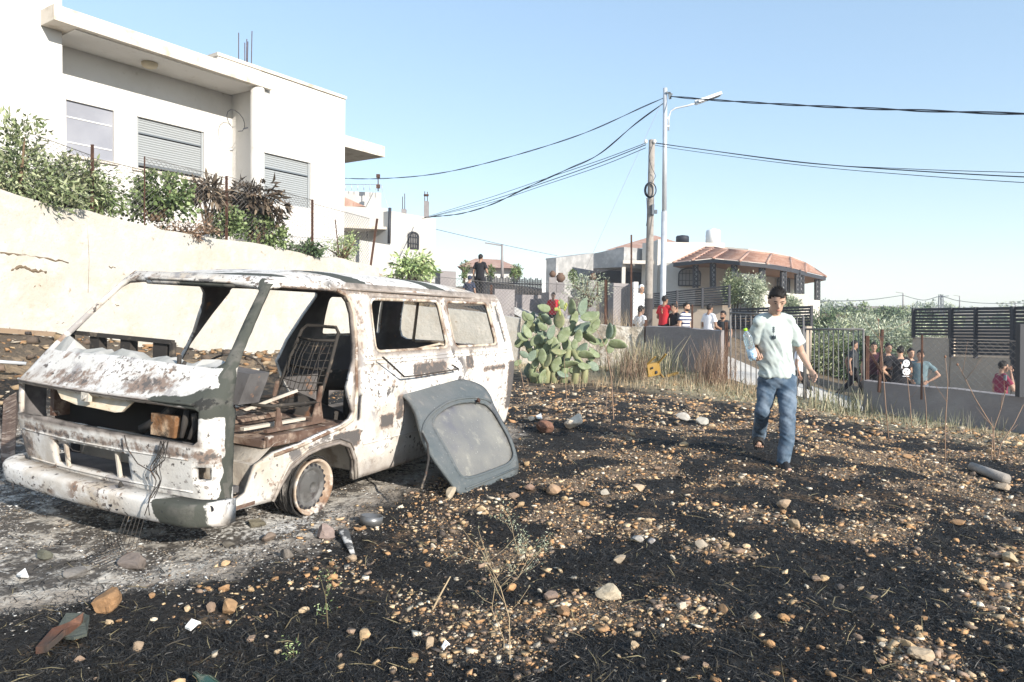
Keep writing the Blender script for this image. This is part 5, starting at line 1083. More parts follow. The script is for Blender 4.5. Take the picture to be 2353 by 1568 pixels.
for (x, y, l, w_, a, *c) in ((250, 40, 130, 60, -20, 1), (310, 50, 120, 70, 10), (190, 140, 100, 60, -60), (230, 100, 110, 60, -30), (180, 190, 120, 70, 60), (300, 170, 110, 80, 40), (270, 300, 100, 70, 30), (200, 290, 80, 50, -60), (300, 360, 90, 60, 20), (150, 360, 70, 50, 60), (370, 230, 100, 60, 0, 1), (420, 160, 90, 80, 10), (360, 470, 110, 50, 20), (300, 465, 70, 40, 90), (330, 540, 130, 50, 10), (440, 540, 140, 60, -30), (470, 380, 110, 80, 20), (540, 430, 90, 60, 70), (350, 300, 120, 70, 0), (250, 420, 110, 70, -15), (410, 440, 110, 70, 10), (320, 230, 110, 70, -10), (470, 250, 110, 70, 30)):
    pads.append((*ZB(x, y), l*.2735, w_*.2735, a, c[0] if c else None))
rgp = random.Random(4)
for k_ in range(36):
    x_ = rgp.uniform(1205, 1375); y_ = rgp.uniform(720, 865); pads.append((x_, y_, rgp.uniform(22, 32), rgp.uniform(12, 19), rgp.uniform(-80, 80), None, .35))
cac = empty('prickly_pear'); tmpl = {}
random.seed(21)
for i, (px, py, l, w_, a, c, *b_) in enumerate(pads):
    Y = 15.0+(b_[0] if b_ else 0)+random.uniform(-.4, .4); mi = c if c is not None else random.choice((0, 0, 2)); L = l/FPX*Y*1.12
    p = P(px, py, Y); key = (mi, i % 2)
    if key not in tmpl:
        o = padmesh(mi*7+i % 2).build('pad', [m_cac[mi], m_spine], None); tmpl[key] = o.data; COL.objects.unlink(o); bpy.data.objects.remove(o)
    o = bpy.data.objects.new('pad', tmpl[key]); COL.objects.link(o); o.parent = cac
    ratio = min(1, (w_/l)/.62); yaw = math.acos(ratio)*random.choice((-1, 1))
    R = Matrix.Rotation(math.radians(a), 3, 'Y') @ Matrix.Rotation(yaw, 3, 'Z')
    S = Matrix.Diagonal((L*1.02, L*1.0, L)); M4 = (R@S).to_4x4(); M4.translation = p-R@Vector((0, 0, L*.5)); o.matrix_world = M4
mb = MB()
for k in range(6):
    b = P(1230+k*22, 885, 15); b.z = h1(b.x, b.y)-.1; mb.tube([b, b+Vector((random.uniform(-.15, .15), 0, .35)), b+Vector((random.uniform(-.3, .3), .05, .8))], [.09, .075, .06], 8)
mb.build('stem', m_cac[1], cac)
mb = MB(); 
for k in range(16):
    px, py = ZA(random.uniform(110, 210), random.uniform(650, 740)); mb.ellip(P(px, py, 14.75), (.022, .022, .04), n=7, k=5)
mb.build('fruit', mat('cactus_fruit', (.32, .34, .10), .6), cac)
tag(cac, 'large prickly pear cactus growing before the rubble stone wall behind the van', 'cactus')
# ------------------------------------------------------------------ blades: burnt grass, straw
def blades(name, label, cat, X, Y, L, W_, pal, rng, lean=.8, m=None, up=.4, segs=2, curl=.5, z=None):
    n = len(X); Z = height(X, Y) if z is None else z; a = rng.uniform(0, 6.283, n); d = np.stack([np.cos(a), np.sin(a), np.zeros(n)], 1)*lean; d[:, 2] = up*(.4+rng.random(n)); d /= np.linalg.norm(d, axis=1)[:, None]
    s = np.stack([-np.sin(a), np.cos(a), np.zeros(n)], 1)*.7; s[:, 2] = rng.normal(size=n)*.5; s /= np.linalg.norm(s, axis=1)[:, None]
    l = (L*(.4+1.0*rng.random(n)))[:, None]; w_ = W_*(.6+.8*rng.random(n))[:, None]*.5
    B = np.stack([X, Y, Z-.004], 1); c = rng.normal(size=(n, 3))*curl; c[:, 2] = -abs(c[:, 2])*.8
    p1 = B+d*l*.5; p2 = B+d*l+c*l*.35
    V = np.stack([B-s*w_, B+s*w_, p1-s*w_, p1+s*w_, p2-s*w_*.3, p2+s*w_*.3], 1).reshape(-1, 3); o = np.arange(n)[:, None]*6
    F = np.concatenate([o+np.array((0, 1, 3, 2)), o+np.array((2, 3, 5, 4))]); T = np.repeat(tints(n, pal, rng), 6, 0)
    return tag(npmesh(name, V, F, m or m_leaf, attrs={'tint': T}), label, cat, kind='stuff')
PAL['burnt'] = [(.007, .007, .007), (.015, .015, .014), (.034, .033, .031)]; PAL['singed'] = [(.06, .05, .035), (.14, .11, .06), (.24, .20, .11)]
m_burnt = mat('charred_blade', 0, .45, attr='tint', spec=.35)
def scatter(n, x0, x1, y0, y1, rng, dens=None):
    """uniform in view columns between depths y0..y1, denser near"""
    y = y0*(y1/y0)**rng.random(n); u = rng.uniform(x0, x1, n); x = u*y
    if dens is not None: k = rng.random(n) < dens(x, y); x, y = x[k], y[k]
    return x, y
def inside(x, y): return (sdist(x, y) < -.25)
def patch(x, y): return smooth(.38, .60, fbm(x*2.3+3, y*2.3+7, 4)-.07*(1-smooth(3.2, 5.5, y)))      # stony patches
def clearv(x, y):    # keep the van footprint free
    lx = (x+2.156)*-.4145+(y-5.35)*-.910; ly = (x+2.156)*.909+(y-5.35)*-.414; return ~((np.abs(ly) < .95) & (lx > -3.3) & (lx < 1.2))
rng = np.random.default_rng(101)
x, y = scatter(460000, -1.1, 1.15, 2.2, 11, rng, lambda x, y: (1-ashf(x, y)*.93)*(1-.7*patch(x, y))*inside(x, y)*clearv(x, y))
blades('burnt_grass', 'black burnt grass stubble covering the field', 'burnt grass', x, y, .040, .0028, 'burnt', rng, m=m_burnt, up=.6, curl=.9)
x, y = scatter(7000, -1.0, 1.15, 2.3, 12, rng, lambda x, y: .9*inside(x, y)*clearv(x, y)*(1-ashf(x, y)*.7))
blades('singed_stalks', 'scattered pale unburnt stalks lying on the black ground', 'dry stalks', x, y, .10, .0035, 'singed', rng, up=.35)
PAL['drygreen'] = [(.19, .19, .12), (.30, .26, .17), (.12, .125, .08)]
def weedd(x, y): s = sdist(x, y); return (1-.75*smooth(4.2, 6, x))* np.where(s < -.1, smooth(-2.8, -.7, s), 0)*(x > -1.5)*smooth(.35, .55, fbm(x*1.5, y*1.5, 3)+.12)
x, y = scatter(30000, -.1, .80, 8.5, 19, rng, weedd)
blades('dry_weeds', 'dry yellow grass and weeds growing along the low walls', 'weeds', x, y, .09, .007, 'dry', rng, up=1.2, lean=.5)
x, y = scatter(22000, -.1, .60, 10, 19, rng, weedd)
blades('green_weeds', 'sparse greyish green weeds among the dry grass by the walls', 'weeds', x, y, .16, .012, 'drygreen', rng, up=1.1, lean=.7)
def tuft(label, px, py, Y, n, L, spread, pal, seed, up=2.5, w_=.006, name='dry_grass_tuft'):
    rng = np.random.default_rng(seed); p = P(px, py, Y); X = p.x+rng.normal(size=n)*spread; YY = p.y+rng.normal(size=n)*spread*.6; t = blades(name, label, 'grass tuft', X, YY, L, w_, pal, rng, lean=.55, up=up, curl=.25); del t['kind']; return t
tuft('tall reddish dry grass clump at the end of the low concrete wall', 1640, 905, 14.9, 520, .85, .22, 'reddry', 1); tuft('shorter dry grass clump right in front of the tall reddish clump', 1690, 915, 14.2, 260, .28, .4, 'dry', 2)
tuft('brown dry weed clump right of the cactus', 1455, 880, 15.4, 260, .7, .25, 'reddry', 3); tuft('dry weed clump in front of the cactus foot', 1380, 905, 14.3, 260, .22, .55, 'dry', 4); tuft('dry grass on the wall behind the thick red stake', 1420, 745, 19.0, 500, .7, .45, 'dry', 5)
tuft('green weed clump at the foot of the bar gate', 1925, 950, 12.9, 260, .4, .35, 'drygreen', 6, w_=.012, name='weed_tuft'); tuft('dry weed clump below the right wall', 2180, 975, 11.3, 250, .25, .7, 'drygreen', 7, name='weed_tuft'); tuft('leafy green weeds right of the cactus by the chair', 1480, 830, 16.0, 500, .7, .35, 'drygreen', 8, w_=.014, name='weed_tuft')
tuft('dry weed clump before the broken yellow chair', 1540, 890, 14.8, 250, .22, .5, 'dry', 9)
# tall single stalks
def stalk(label, pts, Y, r=.006, pal='reddry', heads=0, twigs=0, seed=0, leaves=0, leafpal='lime', cat='plant', name='dry_stalk', lsz=.02):
    rng = random.Random(seed); q = [P(px, py, Y+i*.02) for i, (px, py) in enumerate(pts)]; q[0].z = min(q[0].z, h1(q[0].x, q[0].y)-.02)
    t = empty(name); mb = MB(); mb.tube(q, [r*(1-.6*i/(len(q)-1)) for i in range(len(q))], 5); tips = [q[-1]]
    for k in range(twigs):
        i = rng.randrange(max(0, len(q)//3), len(q)-1); f = rng.random(); b = q[i].lerp(q[i+1], f); H = (q[-1]-q[0]).length*rng.uniform(.15, .35); d = Vector((rng.uniform(-1, 1), rng.uniform(-.6, .6), rng.uniform(.3, 1.1))).normalized()*H
        mb.tube([b, b+d*.5+Vector((0, 0, -.01)), b+d], [r*.45, r*.35, r*.2], 4); tips.append(b+d); tips.append(b+d*.6)
    mb.build('stem', mat('stalk_'+pal, PAL[pal][1], .9), t)
    if heads:
        mb = MB()
        for p in tips[:heads]: mb.ellip(p, (.012, .012, .016), n=8, k=5)
        mb.build('seed_head', mat('seed_head_brown', (.25, .14, .09), .9), t)
    if leaves:
        g = np.random.default_rng(seed); C = np.array([tuple(tips[int(g.integers(0, len(tips)))]) for _ in range(leaves)])+g.normal(size=(leaves, 3))*lsz*1.2; leafmesh('leaves', C, lsz*1.5, lsz*.35, leafpal, t, g, -.2)
    return tag(t, label, cat)
stalk('tall thin reddish stalk standing between the torn door and the boy', [(1408, 1045), (1410, 960), (1405, 870), (1392, 800), (1370, 755)], 9.6, .009); stalk('thin pale stalk left of the tall reddish stalk', [(1395, 1030), (1392, 960), (1396, 890)], 9.8, .005)
stalk('thin stalk standing beside the large boulder', [(1303, 945), (1300, 880), (1296, 820)], 10.6, .006); stalk('thin dry stalk left of the cactus foot', [(1210, 900), (1198, 860), (1188, 820)], 12, .007)
for i, (pts, Y, lab, hd) in enumerate((([(2045, 1040), (2035, 930), (2028, 830), (2020, 765), (2018, 735)], 8.6, 'tall stalk with round seed head left of the right wall end', 1), ([(2172, 1090), (2172, 980), (2178, 880), (2172, 820)], 7.6, 'upright reddish stalk before the middle of the right wall', 1), ([(2285, 1060), (2283, 985), (2240, 915), (2205, 845), (2200, 838)], 7.9, 'arching stalk with a seed head before the right wall', 1), ([(2290, 1065), (2300, 1020), (2330, 975), (2352, 930)], 7.8, 'reddish stalk leaning out of the right edge', 0), ([(2095, 985), (2092, 935), (2085, 870), (2070, 835)], 10.5, 'thin stalk in front of the men at the wall', 1), ([(2130, 975), (2128, 930), (2120, 860)], 10.6, 'thin stalk by the thin stake on the right wall', 0), ([(2282, 1085), (2278, 1040), (2284, 985), (2300, 940), (2310, 900)], 7.7, 'forked reddish weed near the wooden log', 1))):
    stalk(lab, pts, Y, .007, 'reddry', hd, 3 if i in (0, 2, 6) else 1, i)
stalk('wispy branching weed with pale leaves standing in the near foreground', [(1168, 1600), (1172, 1500), (1170, 1420), (1150, 1350), (1120, 1290), (1095, 1245)], 2.95, .0028, 'dry', 0, 12, 61, 170, 'drygreen', lsz=.008, name='foreground_weed')
stalk('second thin stem of foreground weed reaching up to the right', [(1160, 1560), (1158, 1470), (1130, 1400), (1140, 1330), (1175, 1280)], 3.05, .0022, 'dry', 0, 7, 62, 90, 'drygreen', lsz=.008, name='foreground_weed')
stalk('feathery grey green weed below the torn door', [(1165, 1400), (1190, 1330), (1215, 1280), (1240, 1240)], 3.9, .0024, 'dry', 0, 12, 63, 260, 'grey', lsz=.011, name='foreground_weed')
stalk('small leafy sprig on black ground left of the centre', [(756, 1478), (752, 1420), (748, 1370), (735, 1325)], 3.25, .003, 'singed', 0, 5, 64, 90, 'lime', lsz=.012, name='foreground_weed'); stalk('tiny sprig at the bottom edge of the photo', [(672, 1572), (676, 1530), (674, 1490)], 2.85, .003, 'singed', 0, 4, 65, 50, 'lime', lsz=.011, name='foreground_weed')
stalk('dry leaning twig with bark lying toward the foreground weed', [(930, 1455), (985, 1420), (1010, 1370), (1035, 1325)], 3.45, .008, 'dry', 0, 0, 66, name='dry_twig'); stalk('feathery weed in front of the boy path near the tall stalk', [(1180, 1350), (1195, 1290), (1180, 1230), (1172, 1190)], 4.3, .0022, 'dry', 0, 10, 67, 200, 'grey', lsz=.011, name='foreground_weed')
# ------------------------------------------------------------------ stones
CUB = np.array([(x, y, z) for x in (-1, 1) for y in (-1, 1) for z in (-1, 1)], float)*.62
CUF = np.array([(0, 1, 3, 2), (4, 6, 7, 5), (0, 4, 5, 1), (2, 3, 7, 6), (0, 2, 6, 4), (1, 5, 7, 3)])
STP = np.array([(.56, .39, .22), (.52, .30, .145), (.64, .47, .29), (.42, .25, .13), (.34, .24, .17), (.70, .60, .46), (.20, .15, .11), (.09, .075, .065)])
def stonestuff(name, label, x, y, size, rng, cols=STP, sink=.25, flat=.6):
    n = len(x); z = height(x, y); s = size[:, None, None]*np.stack([.7+.6*rng.random(n), .6+.6*rng.random(n), flat*(.4+.7*rng.random(n))], 1)[:, None, :]
    V = (CUB[None]*(.45+.75*rng.random((n, 8, 1)))+rng.normal(size=(n, 8, 3))*.14)*s; a = rng.uniform(0, 6.28, n); c, s_ = np.cos(a)[:, None], np.sin(a)[:, None]; b = rng.normal(size=n)[:, None]*.35
    X = V[:, :, 0]*c-V[:, :, 1]*s_; Y = V[:, :, 0]*s_+V[:, :, 1]*c; Z = V[:, :, 2]+X*b*.5
    W_ = np.stack([X+x[:, None], Y+y[:, None], Z+(z+size*flat*(1-sink*2)*.6)[:, None]], 2).reshape(-1, 3); F = (CUF[None]+np.arange(n)[:, None, None]*8).reshape(-1, 4)
    T = np.repeat(cols[rng.integers(0, len(cols), n)]*(.6+.6*rng.random((n, 1))), 8, 0)
    return tag(npmesh(name, W_, F, m_stone, attrs={'tint': T}), label, 'stones', kind='stuff')
rng = np.random.default_rng(55)
x, y = scatter(120000, -.95, 1.2, 2.4, 13.5, rng, lambda x, y: (.025+.42*patch(x, y)**1.5)*smooth(-1.8, .6, x+.25*(y-3))*(1-ashf(x, y)*.85)*inside(x, y)*clearv(x, y)*(1-.0*x))
stonestuff('pebbles', 'small tan pebbles and rubble strewn over the burnt field', x, y, .006+.022*rng.random(len(x))**3+.0010*y, rng)
x, y = scatter(240000, -.95, 1.2, 2.4, 13.5, rng, lambda x, y: (.03+.55*patch(x, y))*smooth(-1.8, .6, x+.25*(y-3))*(1-ashf(x, y)*.85)*inside(x, y)*clearv(x, y))
stonestuff('gravel', 'fine tan and brown grit between the pebbles', x, y, .0025+.0045*rng.random(len(x))**1.5+.0006*y, rng, STP*.9)
x, y = scatter(5000, -.2, .80, 9, 17, rng, lambda x, y: .5*inside(x, y)); stonestuff('wall_rubble', 'pale rubble near the foot of the low walls', x, y, .02+.05*rng.random(len(x))**2, rng)
da_n = 5200; bx = rng.uniform(-9, 0, da_n); by = rng.uniform(6, 19, da_n); d_, t_ = wallA_dist(bx, by); k = (d_ > .1) & (d_ < 2.6) & (rng.random(da_n) < 1.1-d_*.35); bx, by = bx[k], by[k]
stonestuff('bank_rocks', 'tan broken rock and soil banked against the retaining wall', bx, by, .03+.11*rng.random(len(bx))**3, rng, STP*np.array((.62, .64, .68)), flat=.7)
# ash flakes and debris
AC = np.array([(.62, .61, .58), (.45, .43, .40), (.30, .28, .25), (.10, .09, .085), (.36, .29, .22), (.22, .19, .16)])
x, y = scatter(80000, -1.15, .15, 2.4, 11, rng, lambda x, y: ashf(x, y)*.9*(fbm(x*3, y*3, 2) > .38)); stonestuff('ash_flakes', 'white and grey ash flakes and grit around the van', x, y, .003+.011*rng.random(len(x))**4+.0007*y, rng, AC, flat=.4, sink=.15)
x, y = scatter(900, -.6, .6, 2.4, 9, rng, lambda x, y: .6*inside(x, y)*clearv(x, y)); stonestuff('white_flakes', 'tiny white flakes scattered over the black ground', x, y, .003+.006*rng.random(len(x))**2, rng, AC[[0, 5, 1]], flat=.3)
x, y = scatter(3500, -.72, .1, 2.4, 9.5, rng, lambda x, y: ashf(x, y)*.8); blades('ash_stubble', 'charred stubble poking through the ash', 'stubble', x, y, .045, .004, 'burnt', rng, m=m_burnt, up=.5)
# individual stones
def rockdata(seed, col, sub=2):
    bm = bmesh.new(); bmesh.ops.create_icosphere(bm, subdivisions=sub, radius=1); rg = np.random.default_rng(seed)
    pl = rg.normal(size=(9, 3)); pl /= np.linalg.norm(pl, axis=1)[:, None]; ds = .36+.42*rg.random(9)
    for v in bm.verts:
        p = np.array(v.co)
        for q, d in zip(pl, ds):
            e = p@q-d
            if e > 0: p = p-q*e*.92
        p *= 1+.035*rg.normal(); v.co = p*np.array((1, .78, .62))
    me = bpy.data.meshes.new('stone'); bm.to_mesh(me); bm.free(); me.materials.append(m_stone)
    a = me.attributes.new('tint', 'FLOAT_COLOR', 'POINT'); c = np.tile(np.array((*col, 1), np.float32), (len(me.vertices), 1)); c[:, :3] *= .85+.3*rg.random((len(c), 1)); a.data.foreach_set('color', c.ravel().astype(np.float32)); return me
RD = [rockdata(i, STP[i % 6]) for i in range(14)]
def rock(me, x, y, s, rot, label, group=None, cat='stone', name='stone', tilt=0, sink=.18):
    o = bpy.data.objects.new(name, me); COL.objects.link(o); o.location = (x, y, h1(x, y)+s*.62*(1-sink*2)); o.scale = (s, s, s); o.rotation_euler = (tilt, tilt*.6, rot); return tag(o, label, cat, group)
def gpt(px, py):
    z = 0
    for _ in range(6): d = ray(px, py); t = (z-CH)/d.z; x, y = d.x*t, d.y*t; z = h1(x, y)
    return x, y
special = [(1325, 985, 36, 2, 'large pale tan boulder on the black ground behind the torn door', 'boulder', (.98, .84, .66)), (1252, 990, 27, 3, 'brown rough boulder left of the large pale boulder', 'boulder', (.30, .16, .11)), (1614, 978, 24, 4, 'upright pale grey rock left of the boy legs', 'rock', (.66, .63, .55)), (1572, 970, 20, 5, 'flat white rock beside the upright pale rock', 'rock', (.70, .66, .60)),
 (240, 1408, 44, 6, 'large orange brown stone at the lower left on the ash edge', 'stone', (.52, .30, .15)), (518, 1416, 33, 7, 'rounded orange and cream stone on black grass left of the centre', 'stone', (.62, .38, .20)), (311, 1498, 22, 8, 'small wedge shaped tan stone near the bottom left', 'stone', (.66, .48, .32)), (803, 1292, 18, 9, 'tan stone with a dark shadow left of the feathery weed', 'stone', (.66, .50, .35)),
 (1402, 1382, 34, 10, 'cream block shaped stone with square corners in the foreground', 'stone', (.80, .68, .50)), (1266, 1382, 22, 11, 'flat square brown tile like stone near the cream block', 'stone', (.44, .32, .25)), (1294, 1418, 26, 12, 'orange based brown stone below the square tile like stone', 'stone', (.58, .34, .18)), (1425, 1296, 21, 13, 'rounded cream stone casting a dark shadow in the middle ground', 'stone', (.78, .62, .44)),
 (1034, 1148, 25, 1, 'cream stone at the bottom corner of the torn door', 'stone', (.70, .58, .42)), (1272, 1138, 23, 2, 'orange tan block right of the torn door', 'stone', (.66, .44, .28)), (1466, 1130, 22, 3, 'long flat cream stone on the black ground', 'stone', (.76, .58, .40)), (1391, 1140, 15, 4, 'small white stone left of the long flat cream stone', 'stone', (.80, .70, .56)), (1466, 1247, 16, 5, 'white cubic pebble, left of a pair', 'stone', (.80, .74, .66)), (1497, 1252, 14, 6, 'white pebble, right of a pair', 'stone', (.72, .66, .62)),
 (1218, 1130, 16, 7, 'pinkish stone beside the right foot of the torn door', 'stone', (.48, .32, .24)), (1072, 1622, 20, 8, 'tan stone at the bottom edge', 'stone', (.7, .5, .3)), (985, 1490, 22, 9, 'tan flat stone left of the white paper scrap', 'stone', (.74, .55, .36)), (950, 1528, 16, 10, 'small orange stone below the tan flat stone', 'stone', (.66, .48, .26)), (2310, 1130, 18, 11, 'small pale stone below the wooden log', 'stone', (.7, .55, .4)), (2125, 1525, 32, 12, 'large tan stone at the lower right of the field', 'stone', (.74, .58, .40)),
 (2330, 1300, 24, 13, 'pale rounded stone at the right edge', 'stone', (.72, .58, .38)), (1808, 1170, 20, 0, 'tan stone below the boy front foot', 'stone', (.66, .48, .32)), (1832, 1218, 22, 1, 'pointed tan stone in the middle of the field', 'stone', (.66, .48, .30)), (1815, 965, 14, 2, 'tan stone between the boy legs', 'stone', (.7, .5, .34)), (1615, 1262, 20, 3, 'pale stone right of the white pebble pair', 'stone', (.72, .60, .46)), (585, 1215, 24, 5, 'mossy grey brown stone by the ash in front of the front wheel', 'stone', (.30, .27, .20)), (610, 1250, 22, 6, 'brown stone below the mossy stone near the ash edge', 'stone', (.32, .25, .20)), (745, 1240, 30, 7, 'pinkish flat stone left of the burnt strip', 'stone', (.50, .38, .33)), (520, 1260, 18, 8, 'dark grey stone half buried in the ash edge', 'stone', (.22, .20, .17)), (655, 1285, 24, 9, 'grey brown stone between the ash edge and the burnt strip', 'stone', (.30, .26, .22)), (90, 1290, 24, 10, 'dark olive stone half sunk in the ash', 'stone', (.18, .18, .14)), (300, 1312, 40, 4, 'flat brown grey slab lying in the ash', 'stone', (.30, .25, .22)), (165, 1330, 26, 5, 'grey flat stone left of the brown grey slab', 'stone', (.30, .28, .26))]
for (px, py, wpx, i, lab, nm, col) in special:
    x, y = gpt(px, py); s = wpx/FPX*y*1.0; rock(rockdata(100+i*3+px, tuple(c*.62 for c in col), 3 if wpx > 24 else 2), x, y+s*.5, s, px*.37 % 6, lab, None, nm, nm, .1)
rng = np.random.default_rng(77); x, y = scatter(2600, -.62, .78, 2.6, 10.5, rng, lambda x, y: (.15+.85*patch(x, y))*(1-ashf(x, y)*.9)*inside(x, y)*clearv(x, y)); x, y = x[:262], y[:262]
for i in range(len(x)):
    s = (.013+.026*rng.random()**2)*(.75+.10*y[i]); rock(RD[i % 14], float(x[i]), float(y[i]), float(s), float(rng.uniform(0, 6)), 'tan limestone lump lying loose among the burnt grass of the field', 'loose stones on the burnt field', tilt=float(rng.uniform(-.4, .4)))
rng = np.random.default_rng(5)
# ------------------------------------------------------------------ small objects
def gp(px, py): x, y = gpt(px, py); return Vector((x, y, h1(x, y)))
m_yel = mat('yellow_plastic', (.30, .18, .035), .65, layers=[((.14, .08, .03), 4, .56, .68)], spec=.4)
ych = empty('broken_chair'); c = P(1502, 852, 14.6)
def CP(px, py, dy=0): return P(px, py, 14.6+dy)
mb = MB(); mb.prism([CP(1487, 838), CP(1513, 833, .05), CP(1518, 861, .12), CP(1491, 867, 0)], (.03, .10, .02)); mb.build('seat', m_yel, ych)
mb = MB()
for q_, r_ in (((1499, 846, -.02), .022), ((1508, 856, .04), .03)): mb.ellip(CP(*q_)+Vector((0, -.0, 0)), (r_, .012, r_*1.2))
mb.build('burn_hole', m_dark, ych)
for a, b in (((1487, 838, 0), (1506, 820, -.1)), ((1513, 834, .05), (1530, 814, -.1)), ((1491, 866, 0), (1486, 846, .2)), ((1517, 860, .1), (1524, 868, .3))):
    mb = MB(); mb.beam(CP(*a), CP(*b), .035, .028); mb.build('leg', m_yel, ych)
tag(ych, 'broken yellow plastic chair lying upside down before the concrete wall', 'chair')
mb = MB(); mb.beam(P(1531, 865, 15.3), P(1557, 857, 15.5), .05, .05); tag(mb.build('chair_leg', m_yel), 'loose yellow plastic leg lying right of the broken chair', 'chair leg')
mb = MB(); a, b = gp(2232, 1082), gp(2312, 1112); mb.tube([a+Vector((0, 0, .045)), b+Vector((0, 0, .045))], [.04, .05], 12); tag(mb.build('wooden_log', m_polewood), 'short grey wooden pole piece lying at the right side of the field', 'log')
mb = MB(); c = gp(852, 1205); mb.lathe([(.075, 0), (.078, .06), (.070, .06), (.067, .01), (.0, .008)], c, ax=(.1, .1, 1), n=28); tag(mb.build('metal_ring', mat('ashen_tin', (.20, .20, .20), .4, metal=.6)), 'sooty round metal tin lying right of the front wheel', 'tin')
mb = MB(); pts = [gp(785, 1228)+Vector((0, 0, .03)), gp(790, 1240)+Vector((0, 0, .05)), gp(800, 1258)+Vector((0, 0, .03)), gp(812, 1280)+Vector((0, 0, .01))]; mb.tube(pts, [.02, .035, .025, .012], 8, flat=.4); tag(mb.build('burnt_strip', mat('whitened_metal', (.55, .53, .50), .8, layers=[((.08, .08, .08), 12, .45, .55)])), 'twisted black and white burnt strip below the metal tin', 'strip')
def shard(label, pts, th, m, name='metal_shard', cat='metal sheet'):
    mb = MB(); q = [gp(*p)+Vector((0, 0, .015+.02*(i % 2))) for i, p in enumerate(pts)]; mb.prism(q, (0, 0, th)); return tag(mb.build(name, m), label, cat)
shard('long rusty red curved metal piece in the bottom left corner', [(82, 1512), (120, 1478), (160, 1452), (192, 1440), (186, 1455), (150, 1480), (108, 1508)], .03, mat('red_rust', (.12, .055, .035), .9, layers=[((.26, .12, .07), 9, .52, .66), ((.05, .04, .035), 4, .46, .62)], bump=(30, .6, .01)))
shard('dark bent sheet behind the long rusty piece at the bottom left', [(128, 1462), (152, 1432), (190, 1422), (206, 1438), (200, 1470), (170, 1490), (150, 1478)], .012, mat('dark_sheet', (.10, .11, .09), .9, bump=(20, .7, .02)))
shard('white crumpled paper scrap near the bottom centre', [(1014, 1497), (1023, 1491), (1034, 1491), (1029, 1500), (1019, 1503)], .006, m_white, 'paper_scrap', 'paper'); shard('white paper scrap in the ash left of the flat slab', [(38, 1330), (58, 1324), (66, 1334), (48, 1342)], .008, m_white, 'paper_scrap', 'paper')
shard('white scrap lying in front of the large pale boulder', [(1231, 962), (1243, 959), (1246, 966), (1234, 969)], .02, m_white, 'paper_scrap', 'paper'); shard('torn white foil scrap on the ash edge in the lower left', [(425, 1455-3), (440, 1444), (462, 1442), (456, 1452), (438, 1458)], .01, m_white, 'paper_scrap', 'foil')
mb = MB(); c = gp(500, 1622); ax = Vector((-.75, .55, .15)); mb.lathe([(.0, 0), (.028, .004), (.032, .02), (.032, .14), (.022, .17), (.012, .19), (.012, .22)], c+Vector((.05, -.03, .03)), ax=ax, n=16); tag(mb.build('glass_bottle', mat('green_glass', (.04, .10, .07), .15, spec=.6, trans=.3)), 'green glass bottle lying at the bottom edge of the photo', 'bottle')
pa, pb = WA(-40), WA(125); m_plank = mat('plank_brown', (.26, .19, .13), .9, layers=[((.12, .08, .06), 5, .5, .7)])
mb = MB(); a, b = P(-60, 755, pa[1]-.35), P(128, 769, pb[1]-.35); mb.beam(a, b, .06, .08); tag(mb.build('timber_beam', m_plank), 'long brown timber beam lying at the foot of the retaining wall on the left', 'beam')
mb = MB(); a, b = P(-40, 829, 9.6), P(60, 836, 9.9); mb.tube([a, b], .025, 8); tag(mb.build('metal_pipe', m_steel), 'thin grey pipe lying on the ground at the left edge behind the van', 'pipe')
shard('rusty brown sheet lying behind the van at the left edge', [(0, 922), (30, 916), (42, 925), (38, 938), (8, 942)], .02, m_rustv)
